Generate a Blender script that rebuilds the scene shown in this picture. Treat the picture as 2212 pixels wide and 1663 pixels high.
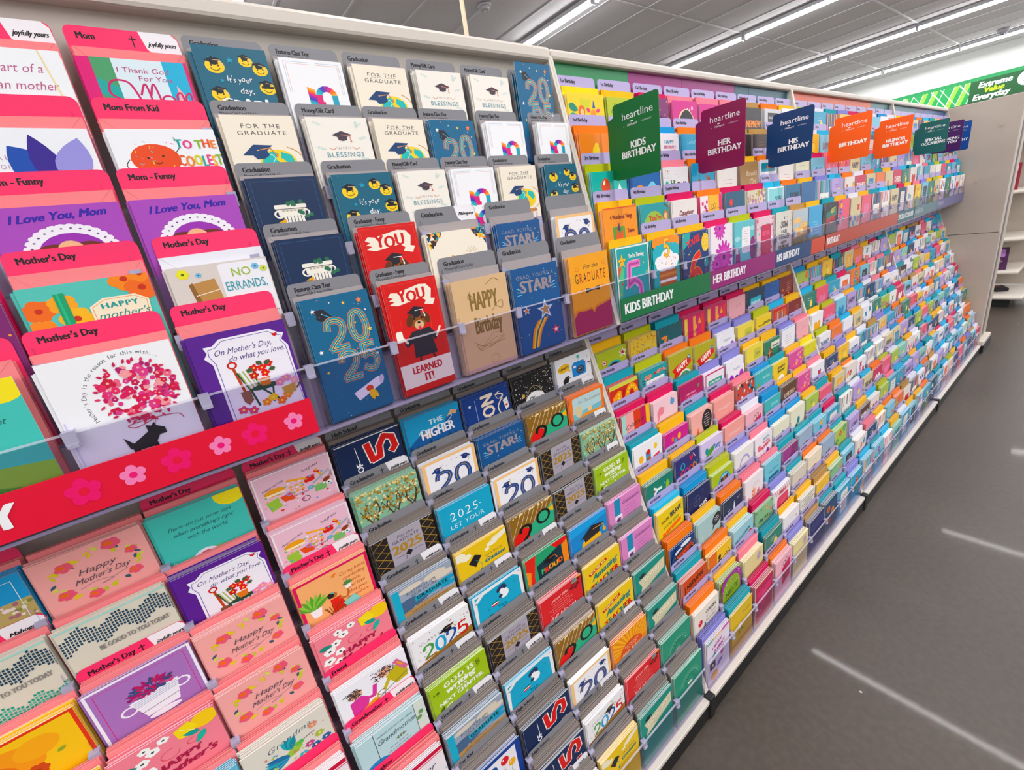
import bpy, math, random
import numpy as np
from mathutils import Matrix, Vector
from mathutils.geometry import tessellate_polygon

for o in list(bpy.data.objects): bpy.data.objects.remove(o)
SC = bpy.context.scene
COL = SC.collection
CAMZ = 1.31
random.seed(7)

# ------------------------------------------------------------------ camera
F_PX = 958.9
ax = np.array([1356.0, -536.5, F_PX]); ax /= np.linalg.norm(ax)
ay = np.array([-761.0, -209.5, F_PX]); ay /= np.linalg.norm(ay)
az = -np.cross(ax, ay); az /= np.linalg.norm(az)
if az[1] > 0: az = -az
R = np.array([ax, ay, az])
cam_d = bpy.data.cameras.new('camera')
cam_d.sensor_width = 36.0; cam_d.sensor_fit = 'HORIZONTAL'
cam_d.lens = F_PX / 2212 * 36.0
cam_d.clip_start = 0.02; cam_d.clip_end = 100
cam = bpy.data.objects.new('camera', cam_d)
cam.matrix_world = Matrix(((R[0,0], -R[0,1], -R[0,2], 0), (R[1,0], -R[1,1], -R[1,2], 0),
                           (R[2,0], -R[2,1], -R[2,2], CAMZ), (0,0,0,1)))
COL.objects.link(cam); SC.camera = cam

def project(x, y, z):
    v = R.T @ np.array([x, y, z - CAMZ])
    if v[2] < 0.05: return None
    return 1106 + F_PX*v[0]/v[2], 831.5 + F_PX*v[1]/v[2], v[2]

# ------------------------------------------------------------------ world, light, exposure
SC.view_settings.view_transform = 'Standard'; SC.view_settings.look = 'None'
SC.view_settings.gamma = 1.0; SC.view_settings.use_curve_mapping = False
SC.view_settings.exposure = 0.0
SC.cycles.transparent_max_bounces = 24
SC.cycles.max_bounces = 8
w = bpy.data.worlds.new('store_air'); SC.world = w; w.use_nodes = True
w.node_tree.nodes['Background'].inputs[0].default_value = (0.93, 0.95, 1.0, 1)
w.node_tree.nodes['Background'].inputs[1].default_value = 0.35
LAMP_POWER = 21.5
LIGHT_Z = 2.07 + CAMZ
LIGHT_X = [-7.95, -4.9, -1.85, 1.2, 4.25, 7.3, 10.35, 13.3, 13.95]  # last row is an added wall wash without fixtures, whitening the far wall
for lx in LIGHT_X:
    for j, (ya, yb) in enumerate(((-6.1, -2.44), (-2.4, 1.22), (1.26, 4.9))):
        ld = bpy.data.lights.new('tube_or_wash_light', 'AREA'); ld.shape = 'RECTANGLE'
        ld.size = 0.045; ld.size_y = yb - ya; ld.energy = LAMP_POWER * (yb - ya) / 1.2 * (0.42 if lx > 13.5 else 1.0)
        ld.color = (1.0, 0.985, 1.0)
        lo = bpy.data.objects.new('tube_or_wash_light', ld); lo.location = (lx, (ya+yb)/2, LIGHT_Z - 0.038)
        lo['kind'] = 'helper'
        COL.objects.link(lo)

# ------------------------------------------------------------------ colours and materials
def lin(h):
    h = h.lstrip('#')
    if len(h) == 3: h = ''.join(c*2 for c in h)
    out = []
    for i in (0, 2, 4):
        c = int(h[i:i+2], 16)/255
        out.append(c/12.92 if c <= 0.04045 else ((c+0.055)/1.055)**2.4)
    m = sum(out)/3; return tuple(min(.93, max(.003, m+(c-m)*1.13)) for c in out)   # inks a little purer than their photographed tint

def mat(name, col=None, rough=0.5, spec=0.5, metal=0.0, emit=None, alpha=None):
    m = bpy.data.materials.new(name); m.use_nodes = True
    b = m.node_tree.nodes['Principled BSDF']
    if col: b.inputs['Base Color'].default_value = (*lin(col), 1)
    b.inputs['Roughness'].default_value = rough
    b.inputs['Specular IOR Level'].default_value = spec
    b.inputs['Metallic'].default_value = metal
    if emit:
        b.inputs['Emission Color'].default_value = (1, 0.99, 1.0, 1)
        b.inputs['Emission Strength'].default_value = emit
    return m

def noise_col(m, ca, cb, scale, detail=4, bump=0.0, stretch=None, rr=None):
    nt = m.node_tree; b = nt.nodes['Principled BSDF']
    tc = nt.nodes.new('ShaderNodeTexCoord'); n = nt.nodes.new('ShaderNodeTexNoise')
    n.inputs['Scale'].default_value = scale; n.inputs['Detail'].default_value = detail
    src = tc.outputs['Object']
    if stretch:
        mp = nt.nodes.new('ShaderNodeMapping'); mp.inputs['Scale'].default_value = stretch
        nt.links.new(src, mp.inputs[0]); src = mp.outputs[0]
    nt.links.new(src, n.inputs['Vector'])
    r = nt.nodes.new('ShaderNodeValToRGB')
    r.color_ramp.elements[0].color = (*lin(ca), 1); r.color_ramp.elements[1].color = (*lin(cb), 1)
    r.color_ramp.elements[0].position = 0.3; r.color_ramp.elements[1].position = 0.7
    nt.links.new(n.outputs['Fac'], r.inputs[0]); nt.links.new(r.outputs[0], b.inputs['Base Color'])
    if bump:
        bp = nt.nodes.new('ShaderNodeBump'); bp.inputs['Strength'].default_value = bump
        bp.inputs['Distance'].default_value = 0.002
        nt.links.new(n.outputs['Fac'], bp.inputs['Height']); nt.links.new(bp.outputs[0], b.inputs['Normal'])
    return m

def attr_mat(name, rough, spec=0.4):
    m = mat(name, None, rough, spec); nt = m.node_tree
    a = nt.nodes.new('ShaderNodeAttribute'); a.attribute_name = 'Col'
    nt.links.new(a.outputs['Color'], nt.nodes['Principled BSDF'].inputs['Base Color'])
    return m

M_PRINT = attr_mat('printed_card_stock', 0.42, 0.35)
M_PAPER = attr_mat('matte_paper', 0.75, 0.2)
M_SIGN = attr_mat('printed_plastic_sign', 0.35, 0.35)
M_CREAM = noise_col(mat('cream_painted_metal', 'd8d0c6', 0.42), 'd2cac0', 'dad3ca', 2.0)
M_PANEL = noise_col(mat('beige_end_panel', 'bcb0a4', 0.5), 'b6aa9e', 'c0b5a9', 3.0)
M_BACK = noise_col(mat('greige_back_panel', 'cdc6bd', 0.55), 'c8c1b8', 'd0cac1', 2.5)
M_BLACK = mat('black_kick_plate', '141416', 0.5)
M_METAL = mat('slotted_steel', '9a98a4', 0.4, 0.5, 0.5)
M_TUBE = mat('light_tube', 'ffffff', 0.4, emit=18.0)
M_HOUSE = mat('light_housing', 'c9c9cf', 0.5)
M_TILE = noise_col(mat('ceiling_tile_board', 'e6e3e5', 0.9, 0.1), 'e0dddf', 'ecebec', 60.0, bump=0.25)
M_GRID = mat('ceiling_grid_metal', 'e6e6ea', 0.5)
M_WALL = mat('white_wall_paint', 'f4f6f4', 0.7)
M_TRAY = mat('frosted_tray_plastic', 'b9b4bf', 0.35)
M_CLIP = mat('frosted_clip_plastic', 'a9a6bd', 0.25, 0.6)

def clear_mat():
    m = bpy.data.materials.new('clear_plastic'); m.use_nodes = True; nt = m.node_tree; nt.nodes.clear()
    out = nt.nodes.new('ShaderNodeOutputMaterial'); mx = nt.nodes.new('ShaderNodeMixShader')
    t = nt.nodes.new('ShaderNodeBsdfTransparent'); t.inputs[0].default_value = (0.89, 0.87, 0.945, 1)
    g = nt.nodes.new('ShaderNodeBsdfGlossy'); g.inputs['Roughness'].default_value = 0.12
    lw = nt.nodes.new('ShaderNodeLayerWeight'); pw = nt.nodes.new('ShaderNodeMath'); pw.operation = 'POWER'; pw.inputs[1].default_value = 4.0
    ma = nt.nodes.new('ShaderNodeMath'); ma.operation = 'MULTIPLY_ADD'; ma.inputs[1].default_value = 0.35; ma.inputs[2].default_value = 0.03
    lw.inputs[0].default_value = 0.5
    nt.links.new(lw.outputs['Facing'], pw.inputs[0]); nt.links.new(pw.outputs[0], ma.inputs[0])
    nt.links.new(ma.outputs[0], mx.inputs[0]); nt.links.new(t.outputs[0], mx.inputs[1]); nt.links.new(g.outputs[0], mx.inputs[2])
    nt.links.new(mx.outputs[0], out.inputs[0]); return m
M_CLEAR = clear_mat()
def rim_mat():
    m = bpy.data.materials.new('frosted_rim'); m.use_nodes = True; nt = m.node_tree; nt.nodes.clear()
    out = nt.nodes.new('ShaderNodeOutputMaterial'); mx = nt.nodes.new('ShaderNodeMixShader'); mx.inputs[0].default_value = 0.28
    t = nt.nodes.new('ShaderNodeBsdfTransparent'); d = nt.nodes.new('ShaderNodeBsdfDiffuse'); d.inputs[0].default_value = (0.78, 0.76, 0.9, 1)
    nt.links.new(t.outputs[0], mx.inputs[1]); nt.links.new(d.outputs[0], mx.inputs[2]); nt.links.new(mx.outputs[0], out.inputs[0]); return m
M_RIM = rim_mat()

def floor_mat():
    m = mat('polished_concrete', '77706a', 0.3, 0.5); nt = m.node_tree; b = nt.nodes['Principled BSDF']
    tc = nt.nodes.new('ShaderNodeTexCoord')
    def nz(s, d=5):
        n = nt.nodes.new('ShaderNodeTexNoise'); n.inputs['Scale'].default_value = s; n.inputs['Detail'].default_value = d
        nt.links.new(tc.outputs['Object'], n.inputs['Vector']); return n
    n1 = nz(1.6, 8); n2 = nz(55, 4)
    r = nt.nodes.new('ShaderNodeValToRGB')
    r.color_ramp.elements[0].position = 0.3; r.color_ramp.elements[0].color = (*lin('403831'), 1)
    r.color_ramp.elements[1].position = 0.72; r.color_ramp.elements[1].color = (*lin('4e453e'), 1)
    nt.links.new(n1.outputs['Fac'], r.inputs[0])
    r2 = nt.nodes.new('ShaderNodeValToRGB')
    r2.color_ramp.elements[0].position = 0.35; r2.color_ramp.elements[0].color = (0.82, 0.82, 0.82, 1)
    r2.color_ramp.elements[1].position = 0.65; r2.color_ramp.elements[1].color = (1.05, 1.05, 1.05, 1)
    nt.links.new(n2.outputs['Fac'], r2.inputs[0])
    mx = nt.nodes.new('ShaderNodeMix'); mx.data_type = 'RGBA'; mx.blend_type = 'MULTIPLY'; mx.inputs[0].default_value = 1
    nt.links.new(r.outputs[0], mx.inputs[6]); nt.links.new(r2.outputs[0], mx.inputs[7])
    # small pale chips in the slab
    v = nt.nodes.new('ShaderNodeTexVoronoi'); v.inputs['Scale'].default_value = 5.0; nt.links.new(tc.outputs['Object'], v.inputs['Vector'])
    lt = nt.nodes.new('ShaderNodeMath'); lt.operation = 'LESS_THAN'; lt.inputs[1].default_value = 0.03
    nt.links.new(v.outputs['Distance'], lt.inputs[0])
    mx2 = nt.nodes.new('ShaderNodeMix'); mx2.data_type = 'RGBA'
    nt.links.new(lt.outputs[0], mx2.inputs[0]); nt.links.new(mx.outputs[2], mx2.inputs[6]); mx2.inputs[7].default_value = (*lin('b5aca0'), 1)
    nt.links.new(mx2.outputs[2], b.inputs['Base Color'])
    rr = nt.nodes.new('ShaderNodeMapRange'); rr.inputs['To Min'].default_value = 0.36; rr.inputs['To Max'].default_value = 0.5
    nt.links.new(n1.outputs['Fac'], rr.inputs['Value']); nt.links.new(rr.outputs[0], b.inputs['Roughness'])
    b.inputs['Coat Weight'].default_value = 0.07; b.inputs['Coat Roughness'].default_value = 0.05
    return m
M_FLOOR = floor_mat()

# ------------------------------------------------------------------ mesh buffer
class Buf:
    def __init__(s): s.v = []; s.f = []; s.c = []; s.n = 0
    def add(s, verts, faces, col):
        n = s.n; s.v.extend(verts); s.n += len(verts)
        for f in faces: s.f.append(tuple(i+n for i in f))
        if isinstance(col, list): s.c.extend(col)
        else: s.c.extend([col]*len(faces))
    def box(s, x0, x1, y0, y1, z0, z1, col=(1,1,1), cols=None):
        v = [(x0,y0,z0),(x1,y0,z0),(x1,y1,z0),(x0,y1,z0),(x0,y0,z1),(x1,y0,z1),(x1,y1,z1),(x0,y1,z1)]
        f = [(0,1,5,4),(1,2,6,5),(2,3,7,6),(3,0,4,7),(4,5,6,7),(3,2,1,0)]   # front,right,back,left,top,bottom
        s.add(v, f, cols if cols else col)
    def merge(s, o, M=None):
        if M is None: v = o.v
        else:
            A = np.array(o.v); A = A @ np.array(M.to_3x3()).T + np.array(M.translation); v = [tuple(p) for p in A]
        s.add(v, o.f, list(o.c))
    def prism(s, pts, y0, y1, col):
        n = len(pts); v = [(p[0], y0, p[1]) for p in pts] + [(p[0], y1, p[1]) for p in pts]
        f = [tuple(range(n)), tuple(range(2*n-1, n-1, -1))] + [(i, i+n, (i+1) % n+n, (i+1) % n) for i in range(n)]
        s.add(v, f, col)

def mesh_of(name, b, m, color=True):
    me = bpy.data.meshes.new(name); me.from_pydata(b.v, [], b.f)
    if color:
        at = me.color_attributes.new('Col', 'FLOAT_COLOR', 'CORNER')
        cnt = np.array([len(f) for f in b.f]); cc = np.ones((len(b.f), 4)); cc[:, :3] = np.array(b.c)
        at.data.foreach_set('color', np.repeat(cc, cnt, axis=0).ravel())
    me.materials.append(m); me.update(); return me

def obj(name, me, parent=None, loc=(0,0,0), rot=(0,0,0), **props):
    o = bpy.data.objects.new(name, me); COL.objects.link(o)
    if parent: o.parent = parent
    o.location = loc; o.rotation_euler = rot
    for k, v in props.items(): o[k] = v
    return o

def boxobj(name, x0, x1, y0, y1, z0, z1, m, parent=None, bev=0.0, col=(1,1,1), **props):
    b = Buf(); b.box(x0, x1, y0, y1, z0, z1, col)
    o = obj(name, mesh_of(name, b, m), parent, **props)
    if bev:
        md = o.modifiers.new('soft_edge', 'BEVEL'); md.width = bev; md.segments = 2
    return o

# ------------------------------------------------------------------ lettering (Blender's own font, turned into triangles once per letter)
GL = {}
def build_glyphs():
    chars = "ABCDEFGHIJKLMNOPQRSTUVWXYZabcdefghijklmnopqrstuvwxyz0123456789'!-.,/?$&"
    todo = []
    for b, off in (('r', 0.0), ('l', -0.012)):
        for body in list(chars) + [c+'I' for c in chars] + [' I', 'HI']:
            cu = bpy.data.curves.new('g', 'FONT'); cu.body = body; cu.size = 1; cu.resolution_u = 2; cu.offset = off if len(body) == 1 else 0
            if len(body) == 2 and b != 'r': bpy.data.curves.remove(cu); continue
            o = bpy.data.objects.new('g', cu); COL.objects.link(o); todo.append((b, body, o))
    dg = bpy.context.evaluated_depsgraph_get(); dg.update()
    mx = {}
    for b, body, o in todo:
        e = o.evaluated_get(dg); me = e.to_mesh(); me.calc_loop_triangles()
        v = np.array([p.co[:2] for p in me.vertices]) if len(me.vertices) else np.zeros((0, 2))
        t = np.array([tr.vertices[:] for tr in me.loop_triangles]) if len(me.loop_triangles) else np.zeros((0, 3), int)
        if len(body) == 1: GL[(b, body)] = (v, t)
        mx[(b, body)] = v[:, 0].max() if len(v) else 0
        e.to_mesh_clear()
    for c in chars + ' ': GL[('adv', c)] = mx[('r', c+'I')] - mx[('r', 'I')]
    for c in chars: GL[('b', c)] = GL[('r', c)]       # bold: the same letter laid down four times, slightly apart
    hv = GL[('r', 'H')][0]; GL['cap'] = hv[:, 1].max() - hv[:, 1].min()
    for b, body, o in todo:
        cu = o.data; bpy.data.objects.remove(o); bpy.data.curves.remove(cu)
build_glyphs()
def text_w(s, h, xs=1.0, sp=0.0): return sum(GL[('adv', c)]*xs + sp for c in s) * h / GL['cap']

# ------------------------------------------------------------------ print art: flat colour shapes on a sheet 100 wide, y down from the top edge
EPS = 0.000035
class Art:
    def __init__(s, W, H, bg):
        s.W = W; s.k = W/100; s.HH = H/s.k; s.bg = lin(bg); s.t = []   # t: list of (tri coords (n,3,2), colour, layer)
        s.layer = 0; 
    def put(s, tris, col, same=False):
        s.layer += .12 if same else 1
        if isinstance(col, str): col = lin(col)
        s.t.append((np.asarray(tris, float), col, s.layer)); return s
    def P(s, pts, col, same=False):
        pts = [tuple(p) for p in pts]
        tri = tessellate_polygon([[Vector((p[0], p[1], 0)) for p in pts]])
        return s.put([[pts[a], pts[b], pts[c]] for a, b, c in tri], col, same)
    def R(s, x0, y0, x1, y1, col, same=False): return s.put([[(x0,y0),(x1,y0),(x1,y1)], [(x0,y0),(x1,y1),(x0,y1)]], col, same)
    def RR(s, x0, y0, x1, y1, r, col):
        p = []
        for cx, cy, a0 in ((x1-r, y0+r, -90), (x1-r, y1-r, 0), (x0+r, y1-r, 90), (x0+r, y0+r, 180)):
            for i in range(5): a = math.radians(a0+i*22.5); p.append((cx+r*math.cos(a), cy+r*math.sin(a)))
        return s.P(p, col)
    def E(s, cx, cy, rx, ry=None, col='fff', rot=0, n=18, same=False):
        ry = rx if ry is None else ry; c, q = math.cos(math.radians(rot)), math.sin(math.radians(rot)); p = []
        for i in range(n):
            a = 2*math.pi*i/n; x, y = rx*math.cos(a), ry*math.sin(a); p.append((cx+x*c-y*q, cy+x*q+y*c))
        return s.put([[(cx, cy), p[i], p[(i+1) % n]] for i in range(n)], col, same)
    def L(s, pts, w, col, smooth=False, same=False, closed=False):
        if smooth: pts = spline(pts)
        t = []
        for (x0, y0), (x1, y1) in zip(pts[:-1], pts[1:]):
            d = math.hypot(x1-x0, y1-y0) or 1; nx, ny = -(y1-y0)/d*w/2, (x1-x0)/d*w/2; ex, ey = (x1-x0)/d*w*.25, (y1-y0)/d*w*.25
            a, b, c, e = (x0+nx-ex, y0+ny-ey), (x1+nx+ex, y1+ny+ey), (x1-nx+ex, y1-ny+ey), (x0-nx-ex, y0-ny-ey)
            t += [[a, b, c], [a, c, e]]
        return s.put(t, col, same)
    def ring(s, cx, cy, r, w, col, a0=0, a1=360):
        n = max(6, int(abs(a1-a0)/15)); return s.L([(cx+r*math.cos(math.radians(a0+(a1-a0)*i/n)), cy+r*math.sin(math.radians(a0+(a1-a0)*i/n))) for i in range(n+1)], w, col)
    def T(s, txt, x, y, h, col, al='c', wt='r', xs=1.0, sp=0.0, it=0.0, rot=0.0, fit=None, bounce=0.0, cols=None):
        wd = text_w(txt, h, xs, sp)
        if fit and wd > fit: xs *= fit/wd; sp *= fit/wd; wd = fit
        f = h/GL['cap']; cx = x - (wd/2 if al == 'c' else wd if al == 'r' else 0)
        c0, q0 = math.cos(math.radians(rot)), math.sin(math.radians(rot)); cx0 = cx
        for ox, oy in (((-.05, 0), (-.017, .014), (.017, -.014), (.05, 0)) if wt == 'b' else ((0, 0),)):
            s.layer += 1; cx = cx0
            for i, ch in enumerate(txt):
                if ch != ' ' and (wt, ch) in GL:
                    v, t = GL[(wt, ch)]
                    if len(t):
                        dy = bounce*h*(0.5 if i % 2 else -0.5)
                        X = cx + ((v[:, 0]+ox)*xs + v[:, 1]*it)*f; Y = y - (v[:, 1]+oy)*f + dy
                        dx, dz = X-x, Y-y; X = x+dx*c0-dz*q0; Y = y+dx*q0+dz*c0
                        s.put(np.stack([X[t], Y[t]], -1), cols[i % len(cols)] if cols else col, same=True)
                cx += (GL[('adv', ch)]*xs+sp)*f if ('adv', ch) in GL else 0.5*f
        return s
    # motifs
    def star(s, x, y, r, col, n=5, rot=-90, inner=0.42, same=False):
        p = [(x+(r if i % 2 == 0 else r*inner)*math.cos(math.radians(rot+180*i/n)), y+(r if i % 2 == 0 else r*inner)*math.sin(math.radians(rot+180*i/n))) for i in range(2*n)]
        return s.put([[(x, y), p[i], p[(i+1) % (2*n)]] for i in range(2*n)], col, same)
    def flower(s, x, y, r, col, cen='ffd23a', n=5, rot=0, pw=0.42):
        for i in range(n):
            a = rot+360*i/n; s.E(x+r*.55*math.cos(math.radians(a)), y+r*.55*math.sin(math.radians(a)), r*.5, r*pw, col, a, 10, same=i > 0)
        return s.E(x, y, r*.26, None, cen, n=8)
    def leaf(s, x, y, l, w, col, rot, same=False):
        c, q = math.cos(math.radians(rot)), math.sin(math.radians(rot)); p = [(0,0),(.3,-.5),(.65,-.45),(1,0),(.65,.45),(.3,.5)] if l < 14 else [(0,0),(.1,-.24),(.24,-.44),(.4,-.5),(.58,-.46),(.76,-.32),(.9,-.15),(1,0),(.9,.15),(.76,.32),(.58,.46),(.4,.5),(.24,.44),(.1,.24)]
        return s.P([(x+a*l*c-b*w*q, y+a*l*q+b*w*c) for a, b in p], col, same)
    def sprig(s, x, y, l, rot, col, n=3):
        c, q = math.cos(math.radians(rot)), math.sin(math.radians(rot))
        s.L([(x, y), (x+l*c, y+l*q)], l*.05, col)
        for i in range(n):
            f = (i+.6)/n
            for sg in (-1, 1): s.leaf(x+l*f*c, y+l*f*q, l*.38, l*.16, col, rot+sg*42, same=True)
        return s.leaf(x+l*c, y+l*q, l*.4, l*.16, col, rot, same=True)
    def balloon(s, x, y, r, col, string='888888'):
        s.L([(x, y+r), (x-r*.3, y+r*2), (x+r*.2, y+r*3)], .7, string, True); s.E(x, y, r*.85, r, col); return s.E(x-r*.3, y-r*.35, r*.16, r*.25, 'ffffff', 30, 8)
    def heart(s, x, y, r, col):
        p = [(x+r*.0625*16*math.sin(t)**3, y-r*.0625*(13*math.cos(t)-5*math.cos(2*t)-2*math.cos(3*t)-math.cos(4*t))) for t in [2*math.pi*i/20 for i in range(20)]]
        return s.P(p, col)
    def cap(s, x, y, r, col='1b2238', tas='e0a638', rot=-12):
        c, q = math.cos(math.radians(rot)), math.sin(math.radians(rot)); Q = lambda a, b: (x+(a*c-b*q)*r, y+(a*q+b*c)*r)
        s.P([Q(-.5,.1), Q(.5,.1), Q(.42,.62), Q(0,.75), Q(-.42,.62)], col)
        s.P([Q(-1,0), Q(0,-.48), Q(1,0), Q(0,.48)], col); s.E(x, y, r*.07, r*.05, 'fff', n=6)
        s.L([Q(0,0), Q(.75,.12), Q(.8,.75)], r*.07, tas); return s.E(*Q(.8,.8), r*.09, r*.16, tas, n=6)
    def emoji(s, x, y, r, rot=0, wink=False):
        s.E(x, y, r, None, 'ffcf1f'); k = '5a3510'
        s.E(x-r*.35, y-r*.1, r*.1, r*.18, k, n=6); s.E(x+r*.35, y-r*.1, r*.1, r*.18, k, n=6, same=True)
        s.ring(x, y+r*.1, r*.5, r*.09, k, 20, 160); return s.cap(x-r*.05, y-r*.85, r*.95, '111420', 'e6c9a0', rot)
    def lines(s, x, y, w, n, col, dy=6, h=1.1, al='c', seed=1):
        rn = random.Random(seed); s.layer += 1
        for i in range(n):
            ww = w*rn.uniform(.65, 1); xx = x-ww/2 if al == 'c' else x; e = xx+ww
            while xx < e: d = rn.uniform(2, 6); s.R(xx, y+i*dy, min(xx+d, e), y+i*dy+h, col, same=True); xx += d+1.4
        return s
    def conf(s, n, cols, seed=3, r=1.2, y0=0, y1=None, x0=2, x1=98, kind='e'):
        rn = random.Random(seed); y1 = y1 or s.HH; s.layer += 1
        for i in range(n):
            x, y, c = rn.uniform(x0, x1), rn.uniform(y0, y1), rn.choice(cols); rr = r*rn.uniform(.6, 1.3)
            if kind == 'e': s.E(x, y, rr, None, c, n=6, same=True)
            elif kind == 's': s.star(x, y, rr*1.6, c, same=True)
            else: a = rn.uniform(0, 3.1); s.L([(x, y), (x+rr*2*math.cos(a), y+rr*2*math.sin(a))], rr*.6, c, same=True)
        return s
    def clouds(s, pts, col):
        for i, (x, y, rx, ry) in enumerate(pts): s.E(x, y, rx, ry, col, n=12, same=i > 0)
        return s
    def frame(s, i, w, col): 
        H = s.HH; return s.L([(i, i), (100-i, i), (100-i, H-i), (i, H-i), (i, i)], w, col)
    def to_buf(s, b, T):
        """T: face plane y (front). Adds triangles to Buf b in card space (x centred, z up from base)."""
        k, H = s.k, s.HH; vs, fs, cs = [], [], []; n = 0
        for tris, col, ly in s.t:
            y0 = T - EPS*ly
            out = (tris[..., 0].min((1)) < 0) | (tris[..., 0].max((1)) > 100) | (tris[..., 1].min((1)) < 0) | (tris[..., 1].max((1)) > H)
            for ti, (tr, o) in enumerate(zip(tris, out)):
                poly = [tuple(p) for p in tr]; y = y0 - EPS*.1*((ti//2) % 4)
                if o:
                    poly = clip(poly, H)
                    if len(poly) < 3: continue
                m = len(poly); A = sum(poly[i][0]*poly[(i+1) % m][1]-poly[(i+1) % m][0]*poly[i][1] for i in range(m))
                if abs(A) < 1e-5: continue
                if A > 0: poly.reverse()          # counter-clockwise seen from the front
                vs += [((p[0]-50)*k, y, (H-p[1])*k) for p in poly]; fs.append(tuple(range(n, n+m))); n += m; cs.append(col)
        b.add(vs, fs, cs)

def clip(poly, H):
    for ax_, lim, sg in ((0, 0, 1), (0, 100, -1), (1, 0, 1), (1, H, -1)):
        out = []; m = len(poly)
        for i in range(m):
            a, b = poly[i], poly[(i+1) % m]; da, db = (a[ax_]-lim)*sg, (b[ax_]-lim)*sg
            if da >= 0: out.append(a)
            if (da >= 0) != (db >= 0): f = da/(da-db); out.append((a[0]+f*(b[0]-a[0]), a[1]+f*(b[1]-a[1])))
        poly = out
        if len(poly) < 3: return []
    return poly

def spline(p, n=6):
    P = [p[0]]+list(p)+[p[-1]]; out = []
    for i in range(1, len(P)-2):
        for j in range(n):
            t = j/n; a, b, c, d = P[i-1], P[i], P[i+1], P[i+2]
            out.append(tuple(.5*((2*b[k])+(-a[k]+c[k])*t+(2*a[k]-5*b[k]+4*c[k]-d[k])*t*t+(-a[k]+3*b[k]-3*c[k]+d[k])*t**3) for k in (0, 1)))
    return out+[p[-1]]

DIG = {'2': [(.05,.28),(.15,.06),(.5,0),(.85,.1),(.92,.33),(.7,.6),(.3,.82),(.05,1),(.98,1)],
       '0': [(.5,0),(.2,.1),(.05,.4),(.05,.65),(.2,.92),(.5,1),(.8,.92),(.95,.65),(.95,.4),(.8,.1),(.5,0)],
       '5': [(.88,0),(.2,0),(.12,.45),(.5,.36),(.88,.5),(.95,.72),(.75,.95),(.4,1),(.05,.88)],
       '7': [(.05,0),(.95,0),(.6,.45),(.35,1)], '6': [(.85,.05),(.4,.2),(.1,.6),(.2,.92),(.5,1),(.85,.88),(.9,.65),(.65,.48),(.3,.55),(.12,.7)],
       '3': [(.1,.1),(.5,0),(.85,.15),(.8,.38),(.45,.47),(.85,.58),(.92,.82),(.5,1),(.08,.88)], '1': [(.2,.2),(.55,0),(.55,1)], '9': [(.88,.4),(.5,.55),(.12,.4),(.15,.1),(.5,0),(.85,.12),(.9,.4),(.8,.75),(.4,1)],
       '4': [(.7,1),(.7,0),(.05,.7),(.95,.7)]}
def dig(a, ch, x, y, w, h, bands):
    sm = ch not in '514'; pts = [(x+p[0]*w, y+p[1]*h) for p in DIG[ch]]
    if ch == '2': q = spline(pts[:8])+[pts[8]]
    elif ch == '5': q = pts[:3]+spline(pts[3:])
    elif sm: q = spline(pts)
    else: q = pts
    for wd, c in bands: a.L(q, wd, c)

# ------------------------------------------------------------------ the card fronts
D = {}
def design(key, bg, desc, shape=None):
    def deco(fn): D[key] = (fn, bg, desc, shape); return fn
    return deco
INK = '2a2a33'

@design('emoji', '12627a', 'teal card of smiling faces in mortarboards')
def _(a):
    a.emoji(24, 36, 13, -8); a.emoji(68, 24, 10, 4); a.emoji(86, 38, 11, 8); a.emoji(90, 72, 12, 5); a.emoji(20, 88, 12, -10)
    a.R(81, 68, 99, 72, '111111'); a.star(46, 24, 6, '2f9bb5'); a.star(28, 62, 4, '2f9bb5'); a.conf(14, ['2f9bb5'], 4, 1)
    a.T("It's your", 52, 63, 10, 'fff', it=.12, xs=.72, bounce=.25); a.T('day,', 58, 84, 11, 'fff', it=.12, xs=.8); a.T('GRAD!', 52, 110, 15, 'fff', wt='b', bounce=.2)
    a.emoji(30, 140, 12, 6); a.emoji(74, 150, 13, -6)
@design('rainbow', 'f4f4fa', 'white card with striped rainbow 25 turned sideways')
def _(a):
    for i, c in ((6, '9fc6dd'), (9, 'e9b9a6')): a.L([(i, 60), (i, i), (44, i)], .7, c); a.L([(56, i), (100-i, i), (100-i, 60)], .7, c)
    cols = ['f5a623', 'f0742a', 'd8277c', '8e2fa8', '4a3fb0', '1aa0b8', '14b6c4']
    for oy in (48, 96):
        for i in range(7):
            a.P([(33, oy+i*4.5), (45, oy+i*4.5+5), (45, oy+i*4.5+9.5), (33, oy+i*4.5+4.5)], cols[i], same=i > 0)
        for i in range(7):
            t0, t1 = 180+i*25.7, 180+(i+1)*25.7
            P = lambda t, r: (63+r*math.cos(math.radians(t)), oy+16+r*1.05*math.sin(math.radians(t)))
            a.P([P(t0, 18), P(t1, 18), P(t1, 8), P(t0, 8)], cols[6-i], same=i > 0)
        for i, x in enumerate((45, 71)): a.R(x, oy+14, x+10, oy+34, cols[2+i*3])
        a.R(45, oy+26, 58, oy+34, 'd8277c'); a.T('1', 58, oy+44, 5, '6a4a6a')
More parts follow.
